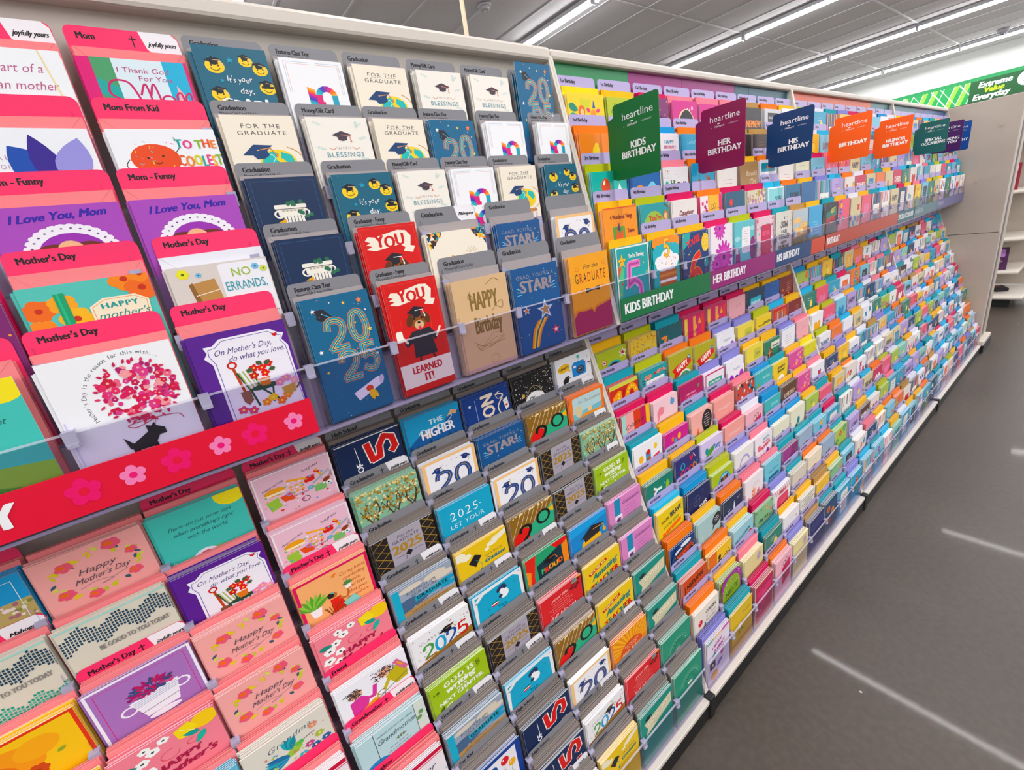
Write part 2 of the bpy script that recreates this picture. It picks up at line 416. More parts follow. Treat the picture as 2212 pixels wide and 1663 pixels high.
@design('globe', 'f3ead9', 'cream FOR THE GRADUATE globe and cap card')
def _(a):
    a.T('FOR THE', 52, 24, 8, '55504c', sp=.12); a.T('GRADUATE', 52, 37, 8, '55504c', sp=.1)
    for x in range(30, 78, 6): a.R(x, 25.2, x+3, 26, '55504c', same=True)
    a.ring(70, 92, 33, 1.6, 'c98a4d', -70, 80); a.E(64, 92, 27, 27, 'f6cf2e')
    a.P([(44, 76), (58, 68), (66, 74), (60, 84), (66, 92), (56, 104), (44, 108), (38, 96)], '35b9b4'); a.P([(70, 70), (84, 76), (88, 90), (80, 98), (74, 88), (68, 82)], '35b9b4')
    a.L([(46, 80), (56, 74), (60, 82), (54, 92), (58, 100)], .8, 'fff8e8'); a.cap(38, 66, 24, '15406e', 'c98a4d', -22); a.E(64, 128, 26, 5, 'c98a4d'); a.R(61, 118, 67, 128, 'c98a4d')
@design('blessings', 'f4efe6', 'cream WITH BLESSINGS card with small cap')
def _(a):
    for x, y, r in ((8, 8, 30), (90, 10, 140), (94, 40, 160), (6, 60, 20), (12, 100, -20), (92, 90, 200), (80, 6, 90)): a.sprig(x, y, 12, r, 'cfe0da', 3)
    a.cap(52, 36, 17, '4a3d48', 'd9896b', 0)
    a.T('WITH', 52, 66, 5, 'b7a9a5', sp=.2); a.L([(26, 62), (33, 66), (38, 61)], .9, 'd98f74', True); a.L([(78, 62), (71, 66), (66, 61)], .9, 'd98f74', True)
    a.T('BLESSINGS', 52, 82, 10, '5f99a6', xs=.78, sp=.08); a.T('AS YOU', 52, 94, 4, 'b7a9a5', sp=.2); a.T('CELEBRATE', 52, 112, 9, '5f99a6', xs=.72)
def d2025(a, y0=36):
    a.cap(26, 24, 15, '2a2730', '35b9d8', 25)
    b2 = [(10.4, 'f08a4a'), (8.6, '12668c'), (6.8, '30b8d8'), (5, '12668c'), (3.4, 'f4d060'), (1.8, '12668c')]
    dig(a, '2', 26, y0, 26, 42, b2); dig(a, '0', 62, y0-6, 24, 42, b2)
    dig(a, '2', 34, y0+51, 26, 40, b2); dig(a, '5', 68, y0+45, 22, 40, b2)
    for x, y, c, r in ((14, 18, 'fff', 4), (60, 14, 'f8d060', 3), (84, 14, 'f08a5a', 5), (90, 30, 'fff', 2), (70, 46, 'f8d060', 2), (90, 60, 'f8d060', 4), (10, 78, 'fff', 4), (12, 110, 'f8d060', 3), (92, 100, 'fff', 3), (40, 10, 'fff', 1.5)): a.star(x, y, r, c)
    a.conf(16, ['fff', 'f08a5a', '30b8d8'], 8, .9)
    a.P([(40, 152), (84, 136), (90, 148), (46, 166)], 'ece6f2'); a.E(88, 142, 4, 7, 'cfc6dc', 20); a.E(66, 151, 6, 5, 'd8503a'); a.leaf(66, 154, 18, 8, 'f2c230', 80); a.leaf(68, 154, 18, 8, 'f2c230', 60)
@design('teal20', '12668c', 'teal 2025 card with neon outline numerals')
def _(a): d2025(a)
@design('column', '0f2c50', 'navy card with white stone capital and ivy')
def _(a):
    a.frame(6, .5, '3a5f86')
    a.RR(28, 46, 74, 53, 2, 'f2ede2'); a.R(32, 54, 72, 60, 'e4dccc'); a.ring(33, 62, 6, 2.6, 'f2ede2', 0, 360); a.ring(70, 62, 6, 2.6, 'f2ede2', 0, 360); a.RR(32, 58, 70, 66, 2, 'f2ede2')
    for i in range(6): a.R(38+i*5, 66, 42+i*5, 110, 'f2ede2', same=i > 0)
    for i in range(6): a.R(38+i*5.5, 55, 41+i*5.5, 58, 'b8b09e', same=i > 0)
    for x, y, r in ((56, 44, 40), (62, 44, 200), (68, 46, 300), (64, 56, 60), (72, 60, 150), (78, 64, 30), (76, 72, 250), (48, 44, 10)): a.leaf(x-3, y, 8, 8, '2c6b4f', r)
    a.P([(28, 76), (40, 70), (40, 78)], 'e0a638')
@design('you', 'd32024', 'red YOU card with dog in graduation gown')
def _(a):
    a.frame(4, .4, 'e8605a'); a.P([(8, 22), (16, 26), (8, 29), (18, 32), (8, 36), (22, 40), (66, 34), (74, 40), (70, 46), (86, 50), (92, 40), (84, 38), (88, 22), (80, 12), (66, 10), (24, 18), (14, 16)], 'f6ecdc')
    a.T('YOU', 50, 36, 19, 'd32024', wt='b', xs=.85, bounce=.12)
    for x in (20, 48, 76): a.L([(x, 66), (x-4, 110)], .5, 'e8605a')
    a.P([(36, 90), (70, 88), (84, 108), (76, 114), (72, 108), (76, 138), (32, 138), (34, 110), (22, 116), (18, 108)], '26242e')
    a.L([(24, 108), (16, 96)], 4, 'f3ead8'); a.RR(6, 84, 18, 104, 3, 'f6f0e4'); a.L([(80, 108), (90, 92)], 4, 'f3ead8'); a.L([(42, 138), (38, 152), (30, 154)], 3, '1c1c22'); a.L([(66, 138), (72, 150), (80, 150)], 3, '1c1c22')
    a.E(52, 72, 16, 15, '8a4f27'); a.E(36, 70, 6, 11, '5e3418', 20); a.E(68, 70, 6, 11, '5e3418', -20); a.E(52, 80, 9, 8, 'd9b48a'); a.E(45, 68, 2.2, 2.2, '111'); a.E(59, 68, 2.2, 2.2, '111'); a.E(52, 76, 3, 2, '111'); a.E(52, 86, 3, 4, 'd8485a')
    a.cap(50, 54, 17, '211f28', 'fff', -8)
    a.R(0, 146, 100, 190, 'f3e6da'); a.T('LEARNED', 50, 166, 13, 'c22c38', wt='b', xs=.72, fit=86); a.T('IT!', 50, 184, 14, 'c22c38', wt='b', xs=.8)
@design('geocap', 'f5ecdc', 'cream card with cap and colourful triangle border')
def _(a):
    rn = random.Random(2); cs = ['e8912d', '1c3f66', '2f8f9a', 'f3c04a', '3a2a25']
    for cx in (0, 100):
        a.layer += 1
        for i in range(26):
            x = rn.uniform(0, 22); y = rn.uniform(0, 26-x); x = abs(cx-x); a.P([(x-4, y-3), (x+4, y-3), (x, y+4)], rn.choice(cs), same=True)
    a.cap(46, 62, 22, '1d2a44', 'e8912d', -6); a.P([(34, 70), (58, 66), (66, 82), (30, 90)], 'd97f22'); a.E(48, 84, 13, 15, '1c3f66')
    for i in range(12): t = i*.52; a.L([(72+4*math.cos(t), 36+4*math.sin(t)), (72+11*math.cos(t), 36+11*math.sin(t))], .6, 'b89a66', same=i > 0)
    a.conf(14, cs, 9, 1.6, 34, 60, kind='l'); a.T('WAY TO GO', 50, 116, 11, '1c3f66', wt='b', xs=.8)
@design('star', '13548a', 'blue GRAD STAR card with shooting star')
def _(a):
    a.T("GRAD, YOU'RE A", 50, 20, 6.5, '8f8f9a', sp=.06, bounce=.1); a.T('STAR!', 50, 44, 20, '9a8f92', wt='b', xs=.9, bounce=.06)
    for i, (x, d) in enumerate(((8, 1), (92, -1))):
        for j in range(3): a.L([(x, 34+j*6), (x+d*9, 38+j*4)], 1.1, '7cc6e8')
    a.conf(20, ['e85a6a', 'f6e27a', '7cc6e8', 'fff'], 5, 1)
    a.star(62, 82, 20, '7cc6e8'); a.star(62, 82, 17, 'f4f0ea'); a.star(62, 82, 12, 'b98a5a'); a.star(22, 76, 8, 'f4f0ea'); a.star(22, 76, 5, 'e8763a'); a.star(80, 124, 10, 'e8485a'); a.star(80, 124, 5, 'f4f0ea')
    for i, c in enumerate(('e88a2a', 'f6c93a', '13548a', 'f6c93a', 'e88a2a')): a.L([(54-i*5+10, 96+i*1), (40-i*4+8, 116), (24-i*3+12, 146)], 4, c, True)
@design('tan', 'd8b68e', 'tan HAPPY Birthday card with tall gold lettering')
def _(a):
    a.T('HAPPY', 52, 52, 28, '8a6f3c', wt='b', xs=.42, fit=62); a.T('Birthday', 54, 92, 27, '8a6f3c', wt='b', xs=.38, fit=74)
    a.L([(30, 20), (24, 30), (34, 34), (28, 24)], .9, '8a6f3c', True); a.L([(70, 50), (84, 58), (86, 46), (76, 48), (64, 60)], .9, '8a6f3c', True); a.L([(60, 14), (74, 6), (86, 12)], .9, '8a6f3c', True)
    for k in range(3): a.L([(22+k*4, 104+k*5), (50, 120-k*3), (80, 102+k*6), (60, 98+k*9), (34, 118+k*2), (26, 110)], .6, 'a88a55', True)
    a.ring(56, 142, 8, .6, 'a88a55'); a.R(0, 150, 100, 200, 'c6a3a0')
@design('forgrad', 'f0a81e', 'golden For the GRADUATE card with bow tie')
def _(a):
    for i in range(36):
        t = i*math.pi/18; a.L([(54+30*math.cos(t), 40+30*math.sin(t)), (54+110*math.cos(t), 40+110*math.sin(t))], .8, 'e89a1a', same=i > 0)
    a.T('For the', 52, 32, 10, '2b2330', it=.3, xs=.85); a.ring(18, 30, 4, .9, 'd8661e', 0, 300); a.ring(88, 26, 4, .9, 'd8661e', 0, 300)
    a.T('GRADUATE', 52, 62, 22, '2b2330', xs=.42, sp=.08, fit=82, cols=['2b2330', 'b8302a', '2b2330', 'c8482a', '2b2330', 'b8302a', '2b2330', 'b8302a'])
    a.P([(36, 76), (52, 80), (52, 84), (36, 88)], '2b2330'); a.P([(72, 76), (56, 80), (56, 84), (72, 88)], '2b2330'); a.E(54, 82, 3, 3, '8a2a4a', n=8); a.ring(26, 82, 4, .8, 'c8482a', 0, 300); a.ring(82, 80, 4, .8, 'c8482a', 0, 300)
    a.P([(0, 128), (8, 122), (30, 124), (46, 122), (52, 130), (58, 120), (80, 118), (100, 112), (100, 200), (0, 200)], 'e08a3a'); a.P([(0, 140), (12, 126), (34, 129), (46, 127), (52, 138), (60, 126), (80, 123), (100, 118), (100, 200), (0, 200)], 'a8165a')
@design('white20', 'f1eff2', 'white card with navy ribbon 2025, caps')
def _(a):
    a.frame(3, 6, 'f2c48a'); a.conf(26, ['8a6a4a', 'c8a06a', '5a5a6a'], 7, 1.1, 10, 60, 12, 88, 'l'); a.cap(24, 24, 11, '1c3a78', 'a87a3a', -20); a.cap(80, 18, 11, '1c3a78', 'a87a3a', 24)
    for ch, x in (('2', 20), ('0', 56)): dig(a, ch, x, 34, 28, 42, [(8, '1c1c24'), (6.4, '2a56a8'), (2.6, '14264e'), (1, 'c8a06a')])
    for ch, x in (('2', 24), ('5', 58)): dig(a, ch, x, 88, 26, 38, [(8, '1c1c24'), (6, '2a56a8'), (2.4, '14264e')])
# --- pink side
@design('heartof', 'f1f4f8', 'white verse card ending sanctuary of God')
def _(a):
    for t, y in (('The heart of a', 24), ('Christian mother', 42), ('is the', 58), ('sanctuary of God.', 76)): a.T(t, 52, y, 9, 'b8668a', it=.25, xs=.8, fit=92)
    a.L([(84, 0), (90, 50), (97, 90)], 1.2, 'f2dca0', True); a.conf(14, ['f2dca0', 'f7c98a'], 3, 2, 60, 90, 70, 98)
@design('mom', 'd8357a', 'magenta-edged I Thank God For You Mom card')
def _(a):
    a.R(12, 4, 97, 200, '9fcfc0'); a.R(12, 4, 34, 200, '4f9a6a'); a.P([(12, 30), (34, 44), (34, 62), (12, 50)], '2ea6a0'); a.P([(12, 70), (34, 60), (34, 84), (12, 84)], '8aa04a')
    a.R(30, 4, 76, 200, 'dcebf2'); a.R(76, 4, 97, 200, '1eb0d4'); a.P([(80, 84), (84, 36), (90, 50), (97, 90)], 'f4b6bc'); a.P([(76, 84), (80, 56), (88, 70), (97, 76), (97, 90)], 'f2e2b8')
    a.T('I Thank God', 56, 22, 6.5, 'b8487a', it=.1); a.T('For You,', 66, 32, 6.5, 'b8487a', it=.1)
    a.L([(34, 60), (20, 50), (24, 34), (38, 34), (44, 50), (47, 72)], 2.2, 'c8306a', True); a.L([(47, 50), (54, 36), (56, 68)], 2, 'c8306a', True); a.L([(56, 50), (62, 36), (66, 74), (74, 84)], 2, 'c8306a', True)
    a.ring(72, 56, 6, 2, 'c8306a'); a.L([(81, 66), (81, 50), (86, 46), (88, 64), (90, 50), (95, 46), (96, 62), (104, 68)], 2, 'c8306a', True)
@design('iris', 'eef1f6', 'white card with blue and violet iris')
def _(a):
    a.T('SPECIAL', 20, 48, 5, 'b08aa8', sp=.2); a.T('PERSON OF US', 24, 58, 5, 'b08aa8', sp=.15, fit=44); a.L([(4, 30), (10, 36), (18, 30)], 1, '8a4a6a', True)
    for x, y, l, w_, c, r in ((64, 78, 52, 34, '2350a8', -120), (66, 80, 60, 22, '3a2a8a', -100), (74, 74, 52, 28, '9a96d8', -72), (60, 84, 40, 14, '24429a', -160), (60, 88, 46, 16, '2a3a96', 165), (84, 84, 30, 12, 'a8a0dc', -25), (80, 86, 34, 18, '2a3a96', 30), (66, 90, 34, 16, '24429a', 120)): a.leaf(x, y, l, w_, c, r)
    a.E(70, 86, 9, 9, 'c2185b'); a.conf(12, ['fff', 'ff7aa8'], 6, .8, 80, 92, 62, 78)
    for r in (-140, -120, -60, -40): t = math.radians(r); a.L([(70, 78), (70+18*math.cos(t), 78+18*math.sin(t))], .5, '8a1a4a'); a.E(70+18*math.cos(t), 78+18*math.sin(t), 1.5, 1.5, '8a1a4a', n=6)
@design('coolest', 'f1f3f8', 'white TO THE COOLEST card with orange character')
def _(a):
    a.E(40, 84, 26, 20, 'e25aa0'); a.E(36, 48, 23, 20, 'e2552a'); a.conf(26, ['f6c93a', '35b9b4', 'f08ab0'], 8, 1.4, 24, 80, 18, 54, 'l')
    a.L([(56, 40), (62, 30), (58, 20)], .8, '333', True); a.L([(14, 66), (8, 56), (12, 48)], .8, '333', True); a.E(29, 46, 1.3, 1.3, '222', n=6); a.E(43, 44, 1.3, 1.3, '222', n=6); a.ring(37, 50, 4, .8, '5a1a10', 20, 160)
    c = ['2aa6a0', 'e0508a', 'f2b02a', '8ab83a', 'e0603a', 'f2872a', 'd8d03a']
    a.T('TO THE', 78, 34, 11, c[0], wt='b', xs=.8, cols=c, bounce=.1, fit=40); a.T('COOLEST', 78, 58, 14, c[1], wt='b', xs=.75, cols=c[4:]+c[:4], bounce=.1, fit=44); a.T('MOM', 76, 80, 14, c[1], wt='b', cols=['e25aa0', 'f2b02a', '2aa6a0'])
@design('ily', 'a855b8', 'purple I Love You, Mom dog card')
def _(a):
    a.T('I Love You, Mom', 50, 26, 10, '3a2aa0', wt='b', it=.35, xs=.75, fit=74, rot=-4)
    for i in range(22):
        t = math.pi*(i/21)*1.3-math.pi*.15; a.E(52-33*math.cos(t), 72-36*math.sin(t), 5, 4, 'f2eefa', n=8, same=i > 0)
    a.E(52, 74, 33, 36, 'f2eefa'); a.E(52, 75, 28, 31, '9a3fae')
    for i in range(18):
        t = math.pi*(i/17)*1.2-math.pi*.1; a.E(52-32*math.cos(t), 73-35*math.sin(t), 1.2, 1, '5a3a7a', n=6, same=i > 0)
    a.E(50, 72, 12, 18, 'eab78e'); a.E(52, 84, 15, 12, 'eab78e'); a.leaf(42, 58, 28, 10, '6a2c1c', 150); a.leaf(58, 58, 28, 10, '6a2c1c', 25); a.ring(46, 68, 3, .7, '5a2a1a', 20, 160); a.ring(57, 67, 3, .7, '5a2a1a', 20, 160); a.E(64, 82, 3, 2.5, '222', n=8); a.ring(54, 82, 6, .7, '5a2a1a', 10, 120)
@design('orangeflower', '5fbfb4', 'aqua Happy Mothers Day card with orange blooms')
def _(a):
    rn = random.Random(4)
    for x, y, r, c in ((10, 30, 12, 'e8701e'), (8, 52, 12, 'f08a1e'), (28, 26, 11, 'f5a623'), (34, 44, 13, 'f7b733'), (44, 60, 10, 'f7c53a'), (14, 74, 12, 'e8701e'), (34, 82, 12, 'ee7a1e'), (60, 84, 10, 'e8701e'), (80, 8, 13, 'ee8a2a'), (92, 20, 14, 'e8701e'), (94, 4, 10, 'f08a1e'), (50, 92, 10, 'f5a623')):
        a.flower(x, y, r, c, 'c23a12', 6, rn.uniform(0, 60), .5)
    a.R(24, 14, 32, 110, '1e9a6a'); a.R(26, 14, 28, 110, '35b583'); a.conf(20, ['b8c83a', '5a8a3a'], 5, 2.4, 60, 100, 0, 26)
    a.P([(46, 34), (58, 26), (84, 26), (94, 34), (92, 54), (82, 64), (58, 64), (46, 56)], 'f4e6cc'); a.L([(48, 35), (59, 28), (83, 28), (92, 35), (90, 53), (81, 62), (59, 62), (48, 55), (48, 35)], .6, 'e8996a')
    a.T('HAPPY', 70, 38, 6, '2a9a94', wt='b', sp=.1); a.T("mother's", 70, 50, 8, '1e8a84', it=.35); a.T('DAY', 70, 59, 5, '2a9a94', wt='b', sp=.1)
@design('errands', 'd9d0ca', 'NO ERRANDS card with kraft tag')
def _(a):
    a.RR(48, 2, 99, 78, 4, 'f0eff4'); a.P([(16, 22), (42, 18), (48, 70), (22, 74)], 'b98a52'); a.P([(16, 22), (20, 20), (28, 72), (22, 74)], '8a5f34'); a.L([(20, 36), (44, 32)], .9, 'efe6d6')
    for i in range(5): a.ring(42+i*.8, 62-i*.6, 8+i*.7, .8, '8fc46a')
    a.L([(48, 54), (60, 44)], .8, '8fc46a'); a.flower(14, 9, 6, 'e8e04a', '3a6a2a', 6); a.flower(28, 12, 3, '7ab8d8', '2a5a6a', 6); a.flower(86, 10, 4, '7ab8d8', '2a5a6a', 6); a.flower(94, 14, 4, 'c8d85a', '2a5a6a', 6)
    a.T('NO', 70, 19, 10, '9ab83a', xs=.9); a.T('ERRANDS,', 72, 36, 11, '3a9aa8', xs=.8, fit=44); a.flower(58, 46, 3.5, 'b8cf3a', '3a6a2a', 6); a.T('no', 74, 50, 11, 'a8b83a'); a.T('TO-DO LIST...', 74, 70, 11, '3a9aa8', fit=48)
@design('bouquet', 'f3f4f8', 'white magenta bouquet and black terrier card')
def _(a):
    t0 = 'Mother\'s Day is the reason for this wish...'
    for i, ch in enumerate(t0):
        t = math.radians(200-i*(150/len(t0))*1.0); a.T(ch, 62+39*math.cos(t)*1.0, 66-41*math.sin(t), 3.6, '4a4a55', rot=-(math.degrees(t)-90))
    rn = random.Random(11)
    for i in range(150):
        r = 30*math.sqrt(rn.random()); t = rn.uniform(0, 6.28); c = rn.choice(['c2185b', 'd81b60', 'e0406a', 'b0126a', 'e8708a', 'd84a8a', 'c81e4a', 'f2a0a8'])
        if i % 3 == 0: a.flower(62+r*math.cos(t), 62+r*math.sin(t), rn.uniform(2.5, 5), c, 'f6b0a0', 5, rn.uniform(0, 70), .5)
        else: a.E(62+r*math.cos(t), 62+r*math.sin(t), rn.uniform(1.4, 3), rn.uniform(1.4, 3), c, n=7)
    for i in range(26): t = i*.2417; a.leaf(62+29*math.cos(t), 62+29*math.sin(t), 5, 2.4, rn.choice(['d84a6a', 'c2185b']), math.degrees(t)+rn.uniform(-40, 40))
    a.L([(66, 92), (50, 97), (44, 93), (66, 92), (84, 94), (88, 100)], .7, 'c2185b', True); a.L([(66, 92), (60, 108)], .5, 'c2185b')
    a.P([(36, 104), (38, 116), (40, 118), (40, 128), (44, 128), (45, 120), (56, 120), (57, 128), (61, 128), (60, 116), (64, 110), (70, 110), (70, 104), (64, 100), (63, 96), (60, 99), (56, 97), (56, 104), (42, 112), (39, 108)], '1d1b20')
@design('garden', '5b2a8c', 'purple On Mothers Day garden chair card')
def _(a):
    a.P([(13, 16), (22, 16), (30, 9), (82, 9), (90, 16), (96, 18), (92, 26), (97, 36), (97, 200), (17, 200), (17, 40), (11, 30), (15, 24)], 'f1eef8'); a.L([(97, 150), (94, 36), (90, 27), (92, 20), (86, 19), (80, 12), (32, 12), (24, 19), (17, 20), (16, 28), (20, 40), (20, 150)], .7, '6a4aa8')
    a.T("On Mother's Day,", 50, 30, 7.5, '4a3a7a', it=.35, fit=60); a.T('do what you love.', 62, 41, 7.5, '4a3a7a', it=.35, fit=60); a.heart(86, 18, 3, 'c8202a')
    a.ring(34, 46, 4, 2, 'c8322a'); a.L([(34, 50), (38, 86)], 3, 'b8482a'); a.P([(33, 84), (43, 84), (44, 98), (38, 104), (34, 98)], '8a5a4a')
    a.L([(36, 58), (44, 84), (48, 108)], 2.4, '2a4a3a'); a.L([(52, 54), (54, 84), (70, 106)], 2.4, '2a4a3a'); a.L([(68, 84), (64, 108)], 2, '2a4a3a')
    for i in range(4): a.L([(38+i*4, 58-i), (44+i*4, 82)], 1.6, 'a8b86a')
    a.E(60, 84, 16, 4, '2a4a3a'); a.P([(54, 72), (68, 72), (66, 83), (57, 83)], 'd87a2a')
    for x, y, c in ((54, 56, 'd82020'), (62, 58, 'e03030'), (70, 54, 'd82020'), (64, 66, 'e03030'), (52, 66, 'c02020')): a.flower(x, y, 5, c, 'f6d060')
    for x, y in ((46, 60), (76, 62), (72, 50), (58, 48)): a.leaf(x, y, 8, 6, '4a5a3a', x*7)
    for x, y, c in ((76, 84, 'e890b8'), (84, 80, 'e890b8'), (92, 86, 'f0a8c8'), (56, 106, 'f08a1e'), (64, 102, 'f2c230'), (72, 110, 'e8701e'), (80, 104, 'f08a1e'), (40, 112, 'd84a7a'), (30, 108, 'd84a7a')): a.flower(x, y, 5.5, c, 'f6e060')
    a.P([(76, 92), (92, 90), (90, 102), (78, 104)], 'c89a4a'); a.L([(92, 98), (102, 86)], 2, '6a4a3a')
@design('suncup', '52bfb4', 'aqua card with yellow sun and reclining figure')
def _(a):
    a.P([(0, 88), (40, 76), (100, 84), (100, 200), (0, 200)], '8fb84a'); a.P([(0, 104), (60, 96), (100, 110), (100, 200), (0, 200)], '5a9a3f'); a.E(88, 8, 19, 17, 'f2e04a')
    a.T('There are just some days', 48, 32, 5.5, '2a5a5a', it=.4, fit=70); a.T("when everything's right", 50, 42, 5.5, '2a5a5a', it=.4, fit=66); a.T('with the world.', 52, 52, 5.5, '2a5a5a', it=.4, fit=46)
    a.L([(40, 138), (58, 118), (86, 122), (96, 128)], 8, 'f2f0f4'); a.L([(78, 126), (98, 120), (108, 126)], 4, 'e0953a'); a.E(42, 84, 14, 10, 'e8e6f2'); a.E(42, 84, 8, 6, 'c85a6a'); a.L([(8, 78), (2, 90)], .6, 'dff0f0'); a.L([(8, 78), (20, 96)], .6, 'dff0f0')
def wreath(a, bg=0):
    rn = random.Random(5)
    for i in range(34):
        t = i*.185+.1; x, y = 50+36*math.cos(t), 46+32*math.sin(t)
        a.leaf(x, y, rn.uniform(7, 11), rn.uniform(3, 5), rn.choice(['c8c83a', 'b8c04a', 'e2c430', '3a5a6a', 'c8c83a', 'd8cf6a']), rn.uniform(0, 360))
    for x, y, r in ((26, 22, 8), (70, 12, 9), (84, 34, 6), (18, 66, 8), (80, 70, 7), (40, 82, 7)): a.flower(x, y, r, 'e8607a', 'e87a2a', 5, 20, .5); a.E(x-r*.3, y-r*.2, r*.45, r*.4, 'e8702a', n=9)
    a.T('Happy', 50, 44, 9, '5a5058', it=.35, rot=0); a.T("Mother's Day", 52, 58, 9, '5a5058', it=.35, fit=50); a.L([(30, 66), (46, 62), (60, 68), (48, 70), (74, 62)], .6, '8a8088', True)
@design('hmd', 'f0aaa6', 'blush Happy Mothers Day card with floral wreath')
def _(a): wreath(a)
@design('begood', 'd8d2c2', 'navy and green BE GOOD TO YOU card')
def _(a):
    a.layer += 1
    for i in range(34):
        x = i*3; b = 8+abs(((i*3) % 34)-17)*.75
        for j in range(6): a.R(x+.3, b+j*4-6+(i % 2)*2, x+2.3, b+j*4-3+(i % 2)*2, '1c4058', same=True)
        b2 = 58+abs(((i*3+16) % 26)-13)*.9
        for j in range(4+(i % 3)): a.R(x+.3, b2+j*4+(i % 2)*2, x+2.3, b2+j*4+3+(i % 2)*2, ['2f9a84', '5ab8a0'][j % 2], same=True)
    a.R(0, 0, 100, 2, '9fd8d0'); a.T('BE GOOD TO YOU TODAY', 60, 47, 6.5, '8a8480', wt='b', xs=.75, fit=66)
@design('basket', 'a877b8', 'lilac card with white two-handled flower bowl')
def _(a):
    a.frame(1.5, 3, 'f1eef6'); a.frame(8, .6, 'd8357a'); a.ring(28, 62, 7, 2.4, 'f1eef6'); a.ring(80, 58, 7, 2.4, 'f1eef6'); a.P([(30, 50), (78, 46), (72, 84), (40, 86)], 'f1eef6')
    for i in range(4): a.L([(33, 54+i*3), (76, 50+i*3)], .6, '6a8ab0')
    a.L([(36, 76), (74, 72)], .8, '333', ); a.conf(40, ['c2185b', '8a2a6a', 'd84a7a', '2a5a8a'], 9, 2.2, 26, 50, 32, 74); 
    for i in range(8): a.sprig(54, 50, 20, -150+i*16, ['a82a6a', '3a4a7a', 'c2185b'][i % 3], 2)
    a.E(56, 90, 16, 5, 'f1eef6')
@design('caring', 'f6b078', 'peach Caring heart card, woman in chair')
def _(a):
    a.frame(1, 6, 'd81b60')
    for t, y in (('Caring heart,', 20), ('comforting', 29), ('smile,', 38), ('and love', 47), ('that goes', 56), ('on and on...', 65)): a.T(t, 76, y, 5.4, 'b8482a', it=.35, xs=.9)
    for i in range(9): a.leaf(17, 52, 26, 6, ['5aa03a', '8ac04a'][i % 2], -150+i*15)
    a.P([(10, 52), (26, 52), (23, 66), (13, 66)], 'f4f0f2'); a.E(44, 44, 4.5, 5, 'b8703a'); a.E(40, 43, 4.5, 5, '2a1a1a'); a.L([(40, 39), (45, 41)], 1.6, '4ac0c0'); a.P([(38, 50), (52, 50), (56, 72), (38, 74)], 'd83a2a'); a.L([(50, 54), (60, 58), (64, 44)], 2.6, 'b8703a', True); a.P([(60, 40), (70, 38), (68, 45), (62, 46)], 'f4f0f2')
    for i in range(5): a.leaf(65, 38, 8, 3.4, '4a8a4a', -160+i*35)
    for i in range(7): a.L([(30+i*4, 60), (36+i*2.6, 80)], .8, '7a3a22')
    a.L([(28, 60), (44, 84), (62, 60)], 1, '7a3a22', True); a.P([(52, 66), (70, 60), (76, 74), (60, 80)], '8ad0c8'); a.leaf(50, 12, 5, 3, 'e87a2a', -20); a.leaf(52, 14, 5, 3, 'e87a2a', 200)
@design('memories', 'e9bfd0', 'pink memories card of baking and play things')
def _(a):
    a.frame(1, 2, 'f4e8ee'); rn = random.Random(6); a.T('memories', 22, 28, 5, '333', it=.3, rot=-18); a.T('laughter', 72, 18, 5, '333', it=.3, rot=-14); a.T('cookies', 52, 62, 4.5, '333', it=.3); a.T('hugs', 94, 44, 4.5, '333', rot=90)
    a.E(22, 38, 13, 8, 'e8a02a'); a.R(9, 40, 35, 44, 'f6e6c8'); a.RR(60, 32, 74, 44, 3, 'd8342a'); a.L([(40, 26), (62, 34)], 4, 'f0a83a'); a.P([(26, 52), (40, 50), (44, 66), (30, 64)], 'e0582a'); a.P([(8, 54), (24, 50), (26, 70), (12, 74)], '9ac04a'); a.RR(70, 56, 86, 70, 2, '7ab86a')
    for i in range(3):
        for j in range(3): a.E(42+i*7, 40+j*6, 2.6, 2, 'e8a84a', n=8)
    a.L([(78, 24), (84, 42)], 3, 'f0a83a'); a.E(88, 52, 6, 4, '8a3a22', -30); a.E(90, 60, 4, 4, 'f4f4f4'); a.E(90, 60, 1.8, 1.8, '222', n=6); a.L([(70, 50), (94, 34)], 3.4, '9fb0b8'); a.ring(38, 52, 3, 2, 'a88ad0'); a.ring(66, 56, 3, 2, '5ab0d8'); a.ring(56, 74, 5, .9, '222')
    a.conf(46, ['d8342a', 'f0a83a', '5ab0d8', 'e8607a', '7ab86a', 'fff'], 12, 1.5, 22, 86, 6, 94); a.heart(80, 30, 2.5, 'd8342a'); a.heart(24, 78, 2.5, 'd8342a')
@design('lemon', 'ee8896', 'coral HAPPY card with lemons and blossom')
def _(a):
    for x, y, r in ((14, 40, 8), (24, 30, 7), (36, 20, 7), (10, 60, 8), (22, 72, 7), (30, 10, 6), (8, 80, 8), (48, 10, 6), (26, 52, 7)): a.flower(x, y, r, 'faf6f4', '3a3a3a', 5, x*9, .5)
    a.E(88, 14, 14, 15, 'f6c81e'); a.P([(58, 8), (74, 2), (80, 18), (72, 32), (60, 26)], 'f8d83a'); a.L([(64, 10), (76, 24)], .8, 'f9efa0'); a.leaf(80, 32, 18, 9, '2a9a8a', -150); a.leaf(84, 34, 22, 9, '35b09a', 120); a.leaf(2, 26, 18, 10, '2a8a7a', 10)
    a.ring(48, 42, 9, .7, 'd84a5a', 0, 300); a.ring(70, 42, 5, .7, 'd84a5a', 0, 300); a.T('HAPPY', 52, 66, 11, 'a8184a', wt='b', rot=0); a.T("Mother's", 54, 82, 13, 'a8184a', wt='b', it=.35, fit=66)
